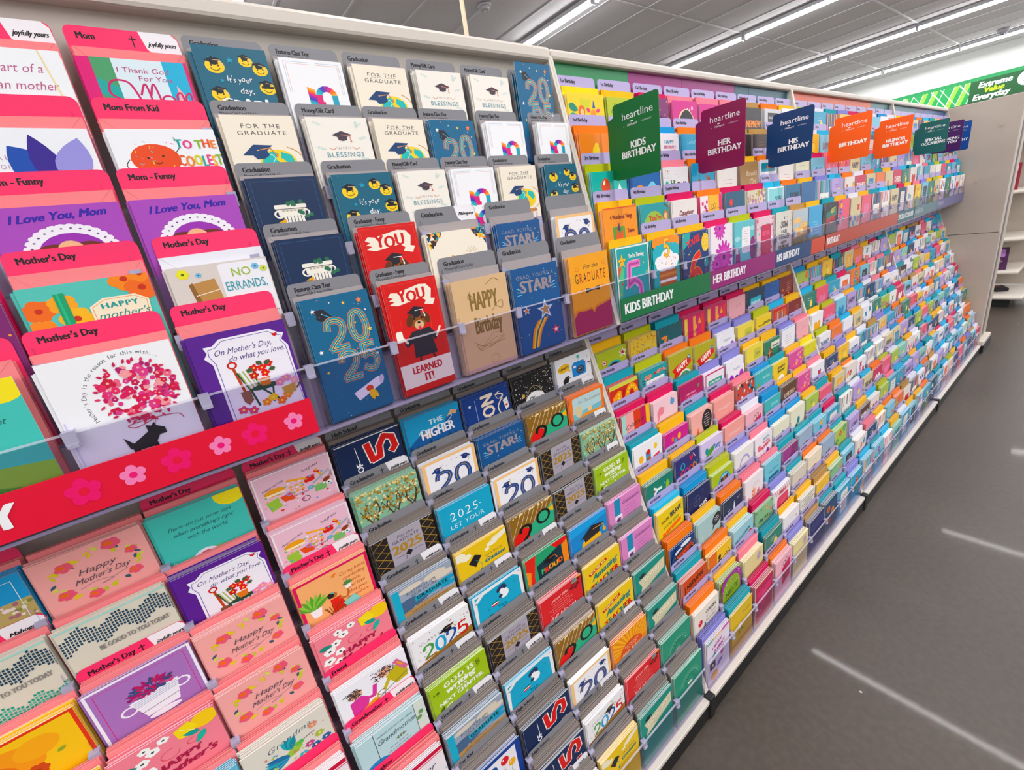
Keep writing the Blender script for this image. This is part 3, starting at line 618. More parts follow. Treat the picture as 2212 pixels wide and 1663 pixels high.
@design('sunflower', 'f2c01e', 'yellow card with orange watercolour bloom')
def _(a):
    a.frame(1, 5, 'd8452a'); a.E(34, 36, 34, 26, 'ee9a22'); a.E(20, 44, 26, 20, 'e0751e'); a.E(64, 26, 18, 14, 'f0a83a'); a.flower(40, 60, 9, 'c8501e', '9a3a1e', 7); a.flower(56, 56, 9, 'c8501e', '9a3a1e', 7); a.flower(30, 70, 8, 'c8501e', '9a3a1e', 7); a.leaf(74, 46, 9, 5, '8aa03a', -20); a.E(10, 74, 22, 16, 'c8501e')
@design('bird', 'dcd8cc', 'ivory Grandma card with blue hummingbird')
def _(a):
    a.T('Grandma', 52, 24, 10, '4a5a6a', it=.4, xs=.9, sp=.06, rot=-6); a.E(52, 50, 11, 7, '9ac04a', -25); a.E(60, 42, 6, 5, '6ab84a'); a.L([(66, 40), (80, 38)], 1.4, '444')
    for i in range(7): a.leaf(46, 54, 30, 9, ['1f6fa0', '35a8b8', '2a8ab0'][i % 3], 150+i*10)
    for i in range(4): a.leaf(50, 44, 26, 8, ['35a8b8', '1f8a9a'][i % 2], -110+i*12)
    for x, y, c in ((70, 58, 'c0508a'), (76, 68, '1f5fa0'), (60, 70, '4ab0c0'), (84, 50, 'a8b84a'), (24, 62, 'a8c86a'), (90, 66, '1f5fa0'), (50, 78, 'd8708a'), (80, 24, 'd8907a')): a.flower(x, y, 6, c, 'f0e0a0', 6)
    a.conf(30, ['35a8b8', 'a8b84a', 'd8707a', '1f5fa0'], 4, 1.4, 30, 90, 14, 96)
@design('friends', 'f1f1f6', 'white card of two women chatting over coffee')
def _(a):
    a.P([(14, 40), (30, 36), (40, 50), (34, 70), (14, 76)], 'd84a9a'); a.L([(34, 50), (46, 54), (50, 34)], 6, 'd84a9a'); a.E(24, 28, 9, 9, 'e8b088'); a.conf(60, ['3a2a2a', '5a4a4a'], 3, 2, 16, 34, 12, 30, 'l'); a.L([(18, 78), (46, 64), (50, 92)], 9, 'e8a02a')
    a.P([(66, 34), (88, 20), (98, 36), (96, 60), (78, 62)], 'c0b02a'); a.L([(72, 38), (60, 58), (50, 58)], 6, 'c0b02a'); a.E(66, 22, 9, 9, 'e8b088'); a.conf(70, ['6a3a4a', '4a2a3a'], 5, 2, 8, 28, 52, 80, 'l'); a.L([(84, 14), (96, 40)], 8, 'd8709a'); a.L([(86, 18), (92, 30)], 3, 'e8a02a')
    a.L([(36, 72), (96, 50)], 1, '444'); a.L([(60, 64), (58, 100)], .8, '444'); a.P([(70, 74), (80, 70), (78, 90), (70, 92)], 'd8357a'); a.E(56, 58, 5, 3, 'fff'); a.ring(56, 58, 4.5, .7, '444')
@design('grandmother', 'bcd8dc', 'pale blue Grandmother card with watercolour flowers')
def _(a):
    a.E(20, 66, 20, 16, '2a8ac8'); a.E(10, 76, 16, 14, '1f6fb8'); a.E(30, 78, 14, 12, '4aa8d8'); a.R(84, 0, 100, 130, 'd6dfd6'); a.L([(24, 0), (24, 56)], .8, '444'); a.L([(84, 0), (84, 130)], .8, '555')
    a.leaf(90, 20, 10, 8, '6a9a5a', 60); a.leaf(92, 30, 10, 8, '6a9a5a', 140); a.T('THANKING GOD FOR A VERY SPECIAL', 54, 14, 3.4, '4a6a7a', fit=54); a.T('Grandmother', 54, 28, 9, '3a4a5a', it=.35, fit=58); a.sprig(50, 38, 12, 0, '6a7a4a', 3); a.lines(54, 46, 40, 3, '6a7a8a', 6)
@design('laughter', 'eee6ea', 'white and red Daughter laughter card')
def _(a):
    a.R(0, 0, 100, 8, 'c81e4a'); a.R(0, 10, 100, 12, 'e8607a'); a.T('Daughter', 50, 34, 12, '3a3a44', it=.4, fit=70); a.conf(24, ['5ab0d8', 'f0a83a', 'e8607a'], 3, 2, 40, 80); a.lines(50, 44, 50, 3, '8a7a8a')
@design('bluesky', '2a9ad0', 'photo card of blue sky over flower meadow')
def _(a):
    a.R(0, 34, 100, 130, 'b8a46a'); a.conf(150, ['f0d8e0', 'a86a7a', 'e8e0c8', '8a8a4a', 'c89a9a', 'd8c88a'], 3, 2.2, 34, 110); a.frame(8, .7, 'd8eef6')
@design('bluepink', '6ab8d0', 'aqua card with pink and orange pattern')
def _(a): a.conf(60, ['e8607a', 'f0a83a', 'fff', '2a7a9a'], 3, 3, 4, 110); a.RR(20, 24, 80, 60, 5, 'f4f0ec'); a.T('Daughter', 50, 46, 10, '2a7a9a', it=.35, fit=50)
# --- grey lower
@design('camera', 'eeeef2', 'white CONGRATS card with blue instant camera')
def _(a):
    a.E(22, 30, 17, 12, 'f6c02a', -10); a.P([(30, 38), (40, 46), (36, 34)], 'f6c02a'); a.T('CONGRATS!', 22, 33, 6, '2a2a2a', wt='b', xs=.65, fit=28, rot=-8)
    a.RR(44, 28, 84, 66, 5, '2a8ad0'); a.RR(48, 24, 80, 34, 3, '2a8ad0'); a.RR(48, 34, 56, 40, 1, 'eef'); a.E(68, 50, 12, 12, '2c3644'); a.E(68, 50, 8.5, 8.5, '5a6878'); a.E(68, 50, 5, 5, '1c2430'); a.E(66, 47, 1.5, 1.5, 'fff')
    a.L([(64, 24), (64, 12)], .8, '3ab8a8'); a.E(64, 10, 4, 5, '4ac0b0'); a.cap(26, 60, 10, '16161c', '16161c', -30); a.P([(16, 66), (36, 60), (30, 74), (18, 76)], '16161c'); a.conf(16, ['333'], 6, 1, 12, 50, 84, 98, 'l'); a.R(90, 36, 98, 39, '222')
@design('blackdots', '151418', 'black confetti card with white circle')
def _(a): a.conf(150, ['f4f0e6', 'e0c890', 'fff'], 3, .9, 0, 74); a.E(50, 70, 28, 28, 'f2f0f0'); a.L([(22, 68), (40, 34), (60, 34), (78, 68)], .8, 'd8c090', True); a.E(22, 44, 4, 4, 'd0a860'); a.T('Play', 48, 66, 14, '444', it=.35)
@design('nol', '1a3f86', 'dark blue card with sideways cream lettering')
def _(a):
    a.frame(4, .6, '0e2a5e'); a.star(14, 20, 4, 'e8eef8'); a.T('ATION', 64, 8, 26, 'f2e0cc', wt='b', xs=.8, al='r', rot=-90); a.L([(26, 12), (26, 90)], .7, 'cfdcf0'); a.L([(70, 16), (86, 22), (72, 44), (80, 70)], 2.6, 'f2e0cc', True); a.ring(78, 20, 7, 1.6, 'f2e0cc', 0, 280); a.P([(84, 34), (94, 30), (96, 52), (88, 56)], 'f4ece0'); a.E(91, 46, 3, 2, 'c8322a'); a.conf(30, ['9ab8e8'], 3, .8)
@design('higher', '2a9ac8', 'blue THE HIGHER mountain card')
def _(a):
    a.P([(0, 60), (14, 48), (28, 40), (38, 50), (50, 38), (62, 52), (74, 24), (84, 12), (100, 20), (100, 130), (0, 130)], '1c5c9a'); a.P([(74, 26), (84, 12), (96, 18), (92, 26), (84, 22)], 'd8b088'); a.P([(24, 44), (34, 40), (44, 52), (34, 56)], 'b08a70')
    for i in range(9): a.P([(i*12-4, 80), (i*12+2, 58+(i % 3)*5), (i*12+8, 80)], '123f6a', same=i > 0)
    a.T('THE', 54, 28, 11, 'cfe8f4', wt='b', xs=.9); a.T('HIGHER', 54, 56, 20, 'f4f0f8', wt='b', xs=.68, fit=62); a.L([(20, 42), (26, 34), (40, 38), (56, 34), (72, 36), (84, 26), (80, 20)], 1.1, 'e8f4fa', True)
@design('hs25', '10264e', 'navy varsity card with sideways red 25')
def _(a):
    f = lambda pts, w_, c, same=False: a.L(pts, w_, c, same=same)
    for pts in ([(46, 14), (50, 44), (62, 42), (64, 24), (74, 10), (86, 16), (88, 34), (82, 40)], [(50, 96), (50, 74), (60, 64), (72, 76), (84, 80), (84, 60)]):
        f(pts, 13, 'f4ece4'); f(pts, 9.5, 'd0202a')
    a.L([(28, 12), (30, 44)], 1, 'f4f4f8'); a.T('CLASS OF', 33, 98, 9, 'f4f4f8', wt='b', al='l', rot=-90)
    a.R(0, 0, 100, 1.6, 'e8e8ee')
@design('tree', '86b89a', 'sage card of gold blossoming trees')
def _(a):
    for x, ln in ((14, 1), (28, -1), (48, 1), (62, -1), (80, 1), (90, -1)):
        a.L([(x, 90), (x+3*ln, 60), (x-4*ln, 40), (x+2, 24)], 2.2, '4a362c', True); a.L([(x+2, 62), (x+12*ln, 40), (x+14*ln, 22)], 1.4, '4a362c', True); a.L([(x-2, 50), (x-10*ln, 30)], 1.2, '4a362c', True)
    a.E(52, 88, 13, 16, 'f2b81e'); a.conf(210, ['a8802e', 'caa04a', '8a6620', 'f0e0b0'], 3, 1.7, 3, 48, kind='s'); a.conf(60, ['a8802e', 'caa04a'], 4, 1.5, 40, 90, kind='s'); a.conf(90, ['f2d890'], 5, 1.2, 0, 6)
@design('gold20', '8a6428', 'gold striped card with red and green 20')
def _(a):
    for i in range(18): a.L([(-20+i*11, 110), (30+i*11, -10)], .9, 'f0e0c0', same=i > 0)
    a.P([(0, 100), (0, 84), (50, 44), (100, 20), (100, 70), (60, 130), (0, 130)], '3aa880'); a.P([(84, 34), (100, 26), (100, 46)], 'e8b83a'); a.P([(4, 60), (22, 40), (44, 56), (30, 100), (0, 120)], 'd82a2a')
    dig(a, '2', 18, 40, 26, 48, [(7, '14120f')]); a.E(74, 44, 17, 20, '14120f'); a.E(74, 44, 11.5, 14.5, '3aa880'); a.conf(20, ['f0d8a0'], 3, 2.6, 0, 5)
@design('grad2025', '211d1b', 'black lattice FOR THE GRADUATE 2025 card')
def _(a):
    for x0 in (0, 78):
        for i in range(7):
            y = i*18-4; a.L([(x0-2, y), (x0+24, y+22)], .9, 'b08a42', same=i > 0); a.L([(x0-2, y+22), (x0+24, y)], .9, 'b08a42', same=True)
    a.R(24, 0, 78, 130, 'a9a2ae'); a.T('For the', 51, 14, 6, '4a4450', it=.25); a.T('GRADUATE', 51, 24, 7, '3a3440', sp=.05, fit=44)
    a.T('2025', 51, 46, 18, 'a8843c', wt='b', fit=50); a.L([(30, 54), (44, 54)], .7, '3a3440'); a.L([(58, 54), (74, 54)], .7, '3a3440'); a.P([(51, 47), (57, 54), (51, 61), (45, 54)], '1c1a1c'); a.L([(46, 58), (44, 66)], .7, '1c1a1c'); a.lines(51, 72, 40, 4, '5a5460', 7)
@design('teal25', '1fa2c4', 'turquoise 2025 LET YOUR card with arrow')
def _(a): a.T('2025', 46, 34, 17, 'eef8fa', wt='l', sp=.08); a.E(18, 26, 1, 1, 'fff'); a.E(76, 26, 1, 1, 'fff'); a.T('LET YOUR', 48, 50, 9, 'eef8fa', wt='l', sp=.06); a.L([(32, 60), (60, 60)], 1, 'eef8fa'); a.L([(38, 56), (32, 60), (38, 64)], 1, 'eef8fa'); a.T('Light', 34, 88, 20, 'eef8fa', it=.35)
@design('orangesun', 'f07a1e', 'orange For The Graduate sunset sea card')
def _(a):
    a.RR(8, 6, 92, 130, 5, 'b8d4d8'); a.P([(8, 44), (92, 38), (92, 130), (8, 130)], '7ab8c8'); a.P([(8, 62), (40, 50), (92, 52), (92, 130), (8, 130)], 'f2981e'); a.E(56, 44, 6, 6, 'f8c890'); a.E(24, 40, 10, 14, 'd8c8a0'); a.T('For The Graduate', 56, 24, 8, '9a8a7a', it=.4, fit=66); a.lines(66, 58, 44, 3, 'b8701a', 6)
@design('godis', '9dbb2e', 'lime GOD IS writing YOUR NEXT CHAPTER card')
def _(a):
    w_ = 'f2f4e4'; a.T('GOD IS', 50, 22, 12, w_, wt='b', sp=.08, fit=54); a.T('writing', 50, 38, 14, w_, wt='b', it=.2, fit=52); a.T('YOUR', 50, 46, 5, w_, wt='b'); a.T('NEXT CHAPTER.', 50, 58, 9, w_, wt='b', fit=80); a.T('Graduate', 50, 80, 16, w_, it=.35, fit=74)
    a.L([(16, 49), (84, 49)], .5, w_); a.conf(20, ['5a7018', '33420e'], 6, 1.2); a.star(12, 20, 4, '4a5c14'); a.ring(84, 14, 3, .9, '33420e'); a.ring(84, 21, 3, .9, '33420e'); a.leaf(10, 72, 14, 6, '4a5c14', -60)
@design('yel', 'e6c019', 'yellow FOR A SPECIAL Graduate card')
def _(a): a.clouds([(70, 20, 12, 6), (82, 14, 14, 7), (94, 10, 10, 6), (58, 28, 5, 4), (6, 12, 12, 10), (18, 20, 10, 7)], 'f2ead0'); a.P([(20, 38), (34, 24), (46, 34), (32, 54)], '1c1a20'); a.L([(34, 38), (44, 54), (42, 66)], .9, '1a8a8a', True); a.E(42, 68, 2, 4, '1a8a8a'); a.T('FOR A SPECIAL', 70, 44, 4.6, '3a3a2a', sp=.1, fit=38); a.T('Graduate', 70, 58, 10, '14707a', wt='b', it=.35, fit=42); a.lines(62, 66, 50, 2, '8a7a1a', 5)
@design('goodbye', '1f8a7c', 'teal GOOD-BYE pennant card')
def _(a): a.P([(10, 36), (96, 22), (96, 58), (14, 84), (20, 62)], 'd8cfae'); a.T('GOOD-BYE', 56, 52, 14, '14606a', wt='b', fit=66, rot=-9); a.T('GOOD-BYE', 55, 51, 14, 'f4ecd4', wt='b', fit=66, rot=-9); a.cap(22, 24, 12, '14242c', '14242c', -12); a.lines(56, 62, 50, 2, '4a8a84', 6); a.R(0, 0, 100, 2, '8fd0c4')
@design('rays', '2f8f72', 'green card with gold fan rays')
def _(a):
    for i in range(9): t = math.radians(190+i*20); a.L([(54+12*math.cos(t), 56+12*math.sin(t)), (54+24*math.cos(t), 56+24*math.sin(t))], 1.4, '14503f')
    a.ring(54, 58, 30, .9, 'b8d8c0', 190, 350); a.ring(54, 58, 36, .6, '8fc0a8', 190, 350); a.RR(46, 56, 62, 62, 1, 'e8e8d0'); a.lines(54, 66, 20, 1, 'b8d8c0')
@design('gradpink', 'd88ac0', 'orchid pink Graduation card with silhouette portrait')
def _(a): a.R(16, 0, 34, 44, '2a8ab0'); a.RR(16, 42, 38, 100, 2, 'f0e4ee'); a.E(27, 60, 6, 7, '6a2a78'); a.P([(20, 70), (34, 68), (38, 100), (18, 100)], '6a2a78'); a.cap(26, 53, 9, '6a2a78', '6a2a78'); a.T('Graduation', 66, 22, 9, '5a2a6a', it=.4, fit=54); a.lines(66, 32, 44, 6, '8a4a8a', 8)
@design('gradmoji', '1f86c8', 'blue card with winking mortarboard face')
def _(a): a.P([(0, 0), (100, 0), (100, 16), (0, 30)], '3aa0dc'); a.E(54, 80, 28, 28, 'f2b81e'); a.ring(44, 70, 5, 1.6, '4a2a10', 190, 350); a.ring(66, 68, 5, 1.6, '4a2a10', 190, 350); a.P([(24, 52), (56, 26), (92, 40), (66, 62)], '222228'); a.P([(32, 54), (66, 60), (78, 52), (76, 64), (36, 70)], '2c2c34'); a.L([(60, 42), (88, 44), (90, 62)], 2, 'e8a82a'); a.P([(87, 58), (94, 58), (96, 72), (86, 72)], 'e8a82a')
@design('proud', '2f9a6a', 'green and red painted PROUD card with cap')
def _(a): a.P([(0, 0), (24, 0), (16, 60), (20, 130), (0, 130)], 'd83a2a'); a.P([(0, 30), (10, 40), (6, 80), (0, 90)], 'f2902a'); a.P([(86, 20), (100, 10), (100, 130), (84, 130)], 'ee8a22'); a.P([(60, 0), (100, 0), (100, 12), (76, 22)], 'd8322a'); a.P([(24, 34), (84, 14), (88, 100), (26, 110)], '16303a'); a.cap(54, 34, 17, '0c0c10', 'd87a3a', -18); a.T('PROUD', 58, 66, 14, 'f08a2a', wt='b', xs=.75, cols=['3ab87a', 'e8452a', 'f2a83a', 'f2a83a', 'e86a2a'], bounce=.1)
@design('fullbloom', 'd2383c', 'red your life in full bloom card')
def _(a):
    a.T('your life', 44, 22, 8, 'f8d8d0', it=.35); a.lines(46, 28, 58, 5, 'f0a8a0', 6.5); a.T('full bloom', 48, 72, 11, 'fae4dc', it=.35, fit=64); 
    for x, y in ((80, 14), (90, 20), (84, 26), (74, 22), (92, 8)): a.flower(x, y, 5, '7a1f2a', '3a2a2a'); 
    a.E(82, 8, 8, 5, '8a8a7a'); a.E(24, 88, 16, 12, '1c3f78'); a.R(78, 0, 86, 3, '2a8ad0'); a.R(86, 0, 100, 3, 'f2c230')
@design('teacher', 'e8c51c', 'yellow Amazing TEACHER card')
def _(a):
    a.P([(10, 26), (60, 12), (62, 22), (12, 36)], 'c8282e'); a.T("YOU'RE AN", 36, 27, 7, 'fbe9a0', wt='b', rot=-15, fit=44); a.T('Amazing', 54, 50, 18, '1c7a74', wt='b', it=.35, rot=-10, fit=72)
    a.T('TEACHER', 54, 80, 18, 'c8282e', wt='b', xs=.7, rot=-8, fit=80, cols=['c8282e', '1c7a74', 'c8282e', 'c8282e', '1c7a74', 'c8282e', 'c8282e']); a.conf(24, ['fbe9a0', 'c8a81a'], 3, 1.2)
@design('dog', '1fa6c8', 'turquoise To a Graduate dog card')
def _(a):
    a.L([(0, 100), (3, 20), (20, 4), (84, 2), (97, 16), (98, 120)], 8, 'eceaea'); a.R(0, 0, 100, 5, 'eceaea'); a.R(0, 0, 4, 130, 'eceaea'); a.R(96, 0, 100, 130, 'eceaea')
    a.E(60, 40, 9, 13, 'f4f4f4'); a.E(56, 24, 8, 8, 'f4f4f4'); a.E(50, 22, 4, 7, '28344e', 20); a.E(62, 22, 4, 7, '28344e', -20); a.E(52, 42, 4, 5, '28344e'); a.cap(56, 16, 10, '2a3a6a', '2a3a6a'); a.R(32, 54, 46, 58, 'c8282e'); a.R(32, 50, 46, 54, 'f4f4f4'); a.R(33, 47, 47, 51, '1c7a6a'); a.conf(12, ['1480a0'], 6, 1.6, kind='s'); a.T('To a', 52, 72, 8, '14264e', xs=.8); a.T('Graduate', 50, 90, 14, '14264e', it=.35, wt='b', fit=70)
@design('classof', 'eeecee', 'white CLASS OF 2025 card with coloured numerals')
def _(a):
    a.P([(0, 78), (100, 62), (100, 130), (0, 130)], '9a6c34'); a.conf(40, ['b08a5a', '8a6a3a'], 3, 1.1, 2, 70); a.T('CLASS OF', 34, 28, 6.5, '6a6a72', wt='l', sp=.06)
    for ch, x, c in (('2', 16, '4a9a4a'), ('0', 36, '2aa0d0'), ('2', 56, '1c4f9a'), ('5', 76, 'c8322a')): dig(a, ch, x, 36, 16, 34, [(4.4, c)])
    a.L([(16, 70), (34, 70)], 4.4, '9a6c34'); a.L([(56, 70), (74, 70)], 4.4, '9a6c34'); a.cap(58, 26, 15, '16161c', 'c8a05a', -14)
@design('gradsky', '8a98ac', 'cloudy sky BLESSINGS ON YOUR FUTURE GRADUATE card')
def _(a):
    a.R(0, 0, 100, 60, '9aa4b4'); a.clouds([(70, 12, 20, 8), (84, 22, 20, 7), (30, 10, 20, 6)], 'd8cdbc'); a.clouds([(60, 44, 22, 5), (84, 38, 20, 6), (92, 50, 18, 5)], '2a9ac0'); a.clouds([(20, 40, 20, 10), (36, 46, 18, 8), (14, 52, 16, 7)], '4a6484'); a.P([(0, 58), (40, 56), (100, 62), (100, 130), (0, 130)], 'b08a5a'); a.P([(0, 78), (60, 72), (100, 80), (100, 130), (0, 130)], 'd09a4a'); a.R(0, 0, 11, 130, '1fa8c4')
    a.T('BLESSINGS ON', 46, 22, 6, '3a4450', xs=.85, sp=.1, fit=50); a.T('YOUR FUTURE,', 50, 31, 6, '3a4450', xs=.85, sp=.1, fit=46); a.R(32, 35, 92, 46, '1fa0b8'); a.T('GRADUATE', 62, 44, 8, '143a48', wt='b', sp=.06, fit=54); a.lines(54, 54, 66, 3, '5a4a34', 9, 1.3)
@design('highsch', 'e88a1e', 'orange Sun Shines on High School Graduate card')
def _(a):
    for i in range(15): t = math.radians(190+i*11.4); a.P([(52, 60), (52+90*math.cos(t-.05), 60+90*math.sin(t-.05)), (52+90*math.cos(t+.05), 60+90*math.sin(t+.05))], 'f4b53a', same=i > 0)
    a.E(52, 66, 34, 32, 'd85a1e'); a.T('Sun shines the', 52, 50, 5, 'fae0b0', it=.2); a.T('ON YOUR', 52, 58, 4.6, 'fae0b0'); a.T('High School', 52, 74, 11, 'fdf0d0', it=.35, fit=62); a.T('GRADUATION', 52, 86, 7, 'fae0b0', wt='b', sp=.05)
@design('balloonbear', '16408c', 'blue bordered card with bear and balloons')
def _(a): a.R(10, 8, 90, 130, 'eceaee'); a.balloon(46, 26, 9, '1c4fa0'); a.balloon(68, 24, 9, 'd8343a'); a.balloon(80, 40, 8, 'f0b02a'); a.E(30, 66, 14, 16, '8a5a2a'); a.E(24, 56, 4, 4, '6a3a1a'); a.E(36, 56, 4, 4, '6a3a1a')
# --- kids and birthday bay
@design('five', '1fa3a5', 'teal Youre Turning card with big pink 5')
def _(a):
    a.frame(1.2, 3, 'f4f0ea'); a.P([(4, 60), (14, 34), (22, 40), (12, 90), (4, 100)], '5ac08a'); a.P([(4, 40), (10, 30), (14, 34), (6, 60)], 'e0582a'); a.T("You're Turning", 60, 22, 7.5, 'f4f0ea', wt='b', xs=.7, fit=54); a.star(16, 26, 14, 'f6b92a'); a.E(13, 26, 1.2, 1.2, '333', n=6); a.E(20, 25, 1.2, 1.2, '333', n=6)
    dig(a, '5', 28, 34, 44, 84, [(14, 'f4b6dc'), (11.5, 'e07ac0'), (4, 'b8509a')]); a.star(60, 118, 12, 'f2b02a'); a.conf(26, ['f6c93a', 'f4f0ea', 'e8485a'], 3, 1.8, kind='s')
@design('cup5', '2ab0b0', 'orange and white birthday cupcake 5 card', 'cup')
def _(a):
    a.clouds([(14, 12, 16, 12), (38, 4, 18, 12), (64, 4, 18, 12), (88, 14, 16, 12)], 'f2952a'); a.clouds([(14, 34, 16, 14), (88, 34, 16, 14), (20, 24, 12, 8), (82, 24, 12, 8)], '35b0c0'); a.clouds([(26, 52, 20, 12), (52, 44, 24, 16), (78, 52, 20, 12), (40, 62, 30, 12), (66, 62, 26, 12)], 'f6f2f4'); dig(a, '5', 42, 8, 18, 34, [(8, 'e8701e'), (5, 'f8c82a')])
    a.conf(12, ['d8343a', '35b0c0', 'f2952a'], 3, 2, 42, 66, 14, 88); a.P([(20, 74), (88, 74), (80, 150), (28, 150)], 'b8622a')
    for i, c in enumerate(('d88a3a', 'f4efe8', 'd86a2a', 'f4efe8', '35b0c0')): a.R(22, 80+i*13, 86, 86+i*13, c)
@design('six', '163a70', "navy YOU'RE 6 card with red numeral")
def _(a): a.P([(0, 0), (30, 0), (22, 22), (0, 34)], '2aa8a8'); a.T("YOU'RE", 42, 26, 15, 'e8322a', wt='b', xs=.7, rot=-14); a.E(88, 26, 16, 20, 'f2c83a'); a.conf(20, ['fff'], 3, 1, 10, 44, 74, 98); dig(a, '6', 24, 44, 46, 82, [(17, 'f2a02a'), (13, 'd8322a')]); a.balloon(90, 70, 11, '2aa8a8'); a.P([(0, 96), (18, 100), (24, 150), (0, 150)], 'f2c83a'); a.E(92, 108, 13, 16, '9a4ab0'); a.conf(26, ['f2c83a', 'e8485a', '4ac0d0'], 4, 1.6, kind='s')
@design('gerbera', 'f1e6ee', 'photo card of magenta gerbera daisies')
def _(a):
    for x, y, r in ((40, 8, 24), (58, 76, 36), (24, 88, 22)): a.flower(x, y, r*1.1, 'c82ea8', '4a1a4a', 14, 4, .16); a.flower(x, y, r*.7, 'd850b8', '4a1a4a', 12, 14, .18)
    a.RR(34, 116, 90, 134, 3, 'e8703a'); a.T('Daughter-in-Law', 62, 128, 5.5, '7a2a1a', fit=48)
@design('teatree', '6ac0c8', 'pale blue verse card with magenta trees')
def _(a): a.RR(34, 14, 78, 78, 8, 'f3f0f2'); a.lines(56, 24, 32, 8, '9a8a9a', 6.4); a.E(14, 90, 12, 24, '8a2a78'); a.E(90, 70, 14, 30, '8a2a78'); a.L([(14, 100), (14, 130)], 1.6, '5a1a4a'); a.L([(90, 90), (90, 130)], 1.6, '5a1a4a'); a.P([(0, 126), (40, 112), (100, 122), (100, 200), (0, 200)], '2aa08a'); a.clouds([(12, 40, 14, 6), (90, 20, 14, 6)], 'a8dce4')
@design('sister', 'e8c8d4', 'confetti card with magenta SISTER plaque')
def _(a): a.conf(60, ['d81b70', 'f2b02a', '4ac0c0', 'e8603a', 'fff'], 3, 4); a.RR(24, 20, 84, 130, 10, 'c8145a'); a.T('SISTER', 54, 48, 11, 'e86a90', wt='b', fit=44); a.lines(54, 60, 40, 8, 'e86a90', 7)
@design('sonwords', 'dcd8ce', 'ivory SON lettering card')
def _(a):
    for t, y, h in (('A', 22, 9), ('SON', 42, 17), ('IS A LIFE', 56, 8), ('WONDER', 72, 13), ('AND THE', 84, 7), ('FULFILLING', 98, 11), ('MEANING of', 112, 10), ('what', 126, 12), ('HAPPINESS', 142, 10)): a.T(t, 50, y, h, '26262c', wt='b', it=.15, xs=.8, fit=78)
    a.conf(20, ['d8485a', '8a8a92'], 3, 1.4, 6, 60)
@design('sunset', 'd89a52', 'photo card of golden sunset field')
def _(a): a.P([(0, 0), (100, 0), (100, 40), (0, 60)], 'b8c4cc'); a.clouds([(30, 30, 26, 8), (74, 44, 26, 8), (40, 56, 30, 8)], 'f0c47a'); a.E(60, 62, 12, 6, 'fae6b0'); a.P([(0, 78), (100, 70), (100, 200), (0, 200)], '6a5a2e'); a.conf(80, ['8a7a3a', 'b8963a', '4a4a2a'], 3, 3, 78, 150); a.T('A Friend', 44, 26, 8, 'f4ece0', it=.3); a.lines(58, 38, 40, 3, '8a7a5a')
@design('bluescene', '4aa6d4', 'sky blue verse card over meadow')
def _(a): a.lines(50, 46, 56, 5, 'd8eef8', 8); a.P([(0, 90), (60, 84), (100, 96), (100, 200), (0, 200)], '5a6a3e'); a.conf(60, ['8a6a7a', 'b8a85a', '3a4a2e', '7a8a4a'], 3, 3, 92, 150)
@design('wonderful4', 'f2961e', 'orange 4 Wonderful Things fox card')
def _(a): a.T('4 Wonderful Things', 52, 22, 8, '8a2a1a', wt='b', xs=.7, fit=70); a.RR(24, 36, 60, 80, 2, '5a9a3a'); a.P([(30, 60), (36, 40), (44, 50), (54, 42), (56, 66), (42, 78)], 'e0622a'); a.P([(36, 40), (44, 28), (46, 46)], '6a2a6a'); a.T("You're", 78, 50, 8, '7a2a1a', wt='b', xs=.7); a.T('cute', 78, 66, 11, '7a2a1a', wt='b', xs=.8); a.R(0, 0, 100, 2, 'f0603a')
@design('years4', '2a9aa0', "teal You're 4 Years card with monkey")
def _(a): a.E(46, 60, 42, 46, '9ab84a'); a.T("You're", 50, 34, 11, 'c8302a', wt='b'); a.T('4', 48, 54, 16, 'c8302a', wt='b'); a.T('Years', 50, 70, 11, 'c8302a', wt='b'); a.E(88, 28, 10, 12, 'b87034'); a.E(88, 28, 6, 7, 'eac08a'); a.L([(84, 2), (98, 10)], 3, '6a4a2a'); a.P([(4, 66), (18, 58), (22, 90), (2, 92)], 'f4f4f4'); a.L([(6, 70), (18, 66)], 2, '222'); a.L([(6, 80), (18, 76)], 2, '222'); a.P([(66, 90), (84, 78), (96, 90)], '3aa86a')
@design('daughterwhite', 'ece4e0', 'white Daughter CELEBRATING YOU card')
def _(a): a.T('Daughter', 54, 34, 11, '7a2a3a', it=.35, wt='b', fit=58); a.T('CELEBRATING YOU', 54, 50, 6, 'c8a0a8', wt='b', cols=['5aa8c8', 'e8a83a', 'd86a8a'], fit=60); a.conf(30, ['d8485a', 'f2b02a', '4aa0c0', '5a5a5a'], 3, 1.4, 40, 90)
@design('daughteryel', 'e2356e', 'magenta and yellow daughter card with string bow')
def _(a): a.R(34, 0, 84, 200, 'f2b81e'); a.R(0, 0, 34, 200, 'f4e0e6'); a.conf(24, ['d8357a', 'a82a6a'], 3, 4, 10, 100, 2, 30); a.L([(10, 34), (96, 30)], .9, '6a3a2a'); a.ring(54, 26, 5, .9, '6a3a2a'); a.ring(64, 24, 5, .9, '6a3a2a'); a.T('daughter', 60, 56, 8, '7a4a1a', wt='b', it=.2, fit=40); a.T('love', 60, 68, 8, '7a4a1a', it=.3)
@design('friendteal', '1c5a78', 'dark teal friends card with coral blossom')
def _(a): a.flower(28, 26, 9, 'd8343a', 'f2b02a', 8); a.conf(60, ['2a9ac8', '3ab0b8', '143f5a'], 3, 2.6, 30, 110, 0, 40); a.T('friends', 66, 62, 9, '6ab8c8', it=.3); a.lines(66, 40, 30, 2, '6ab8c8')
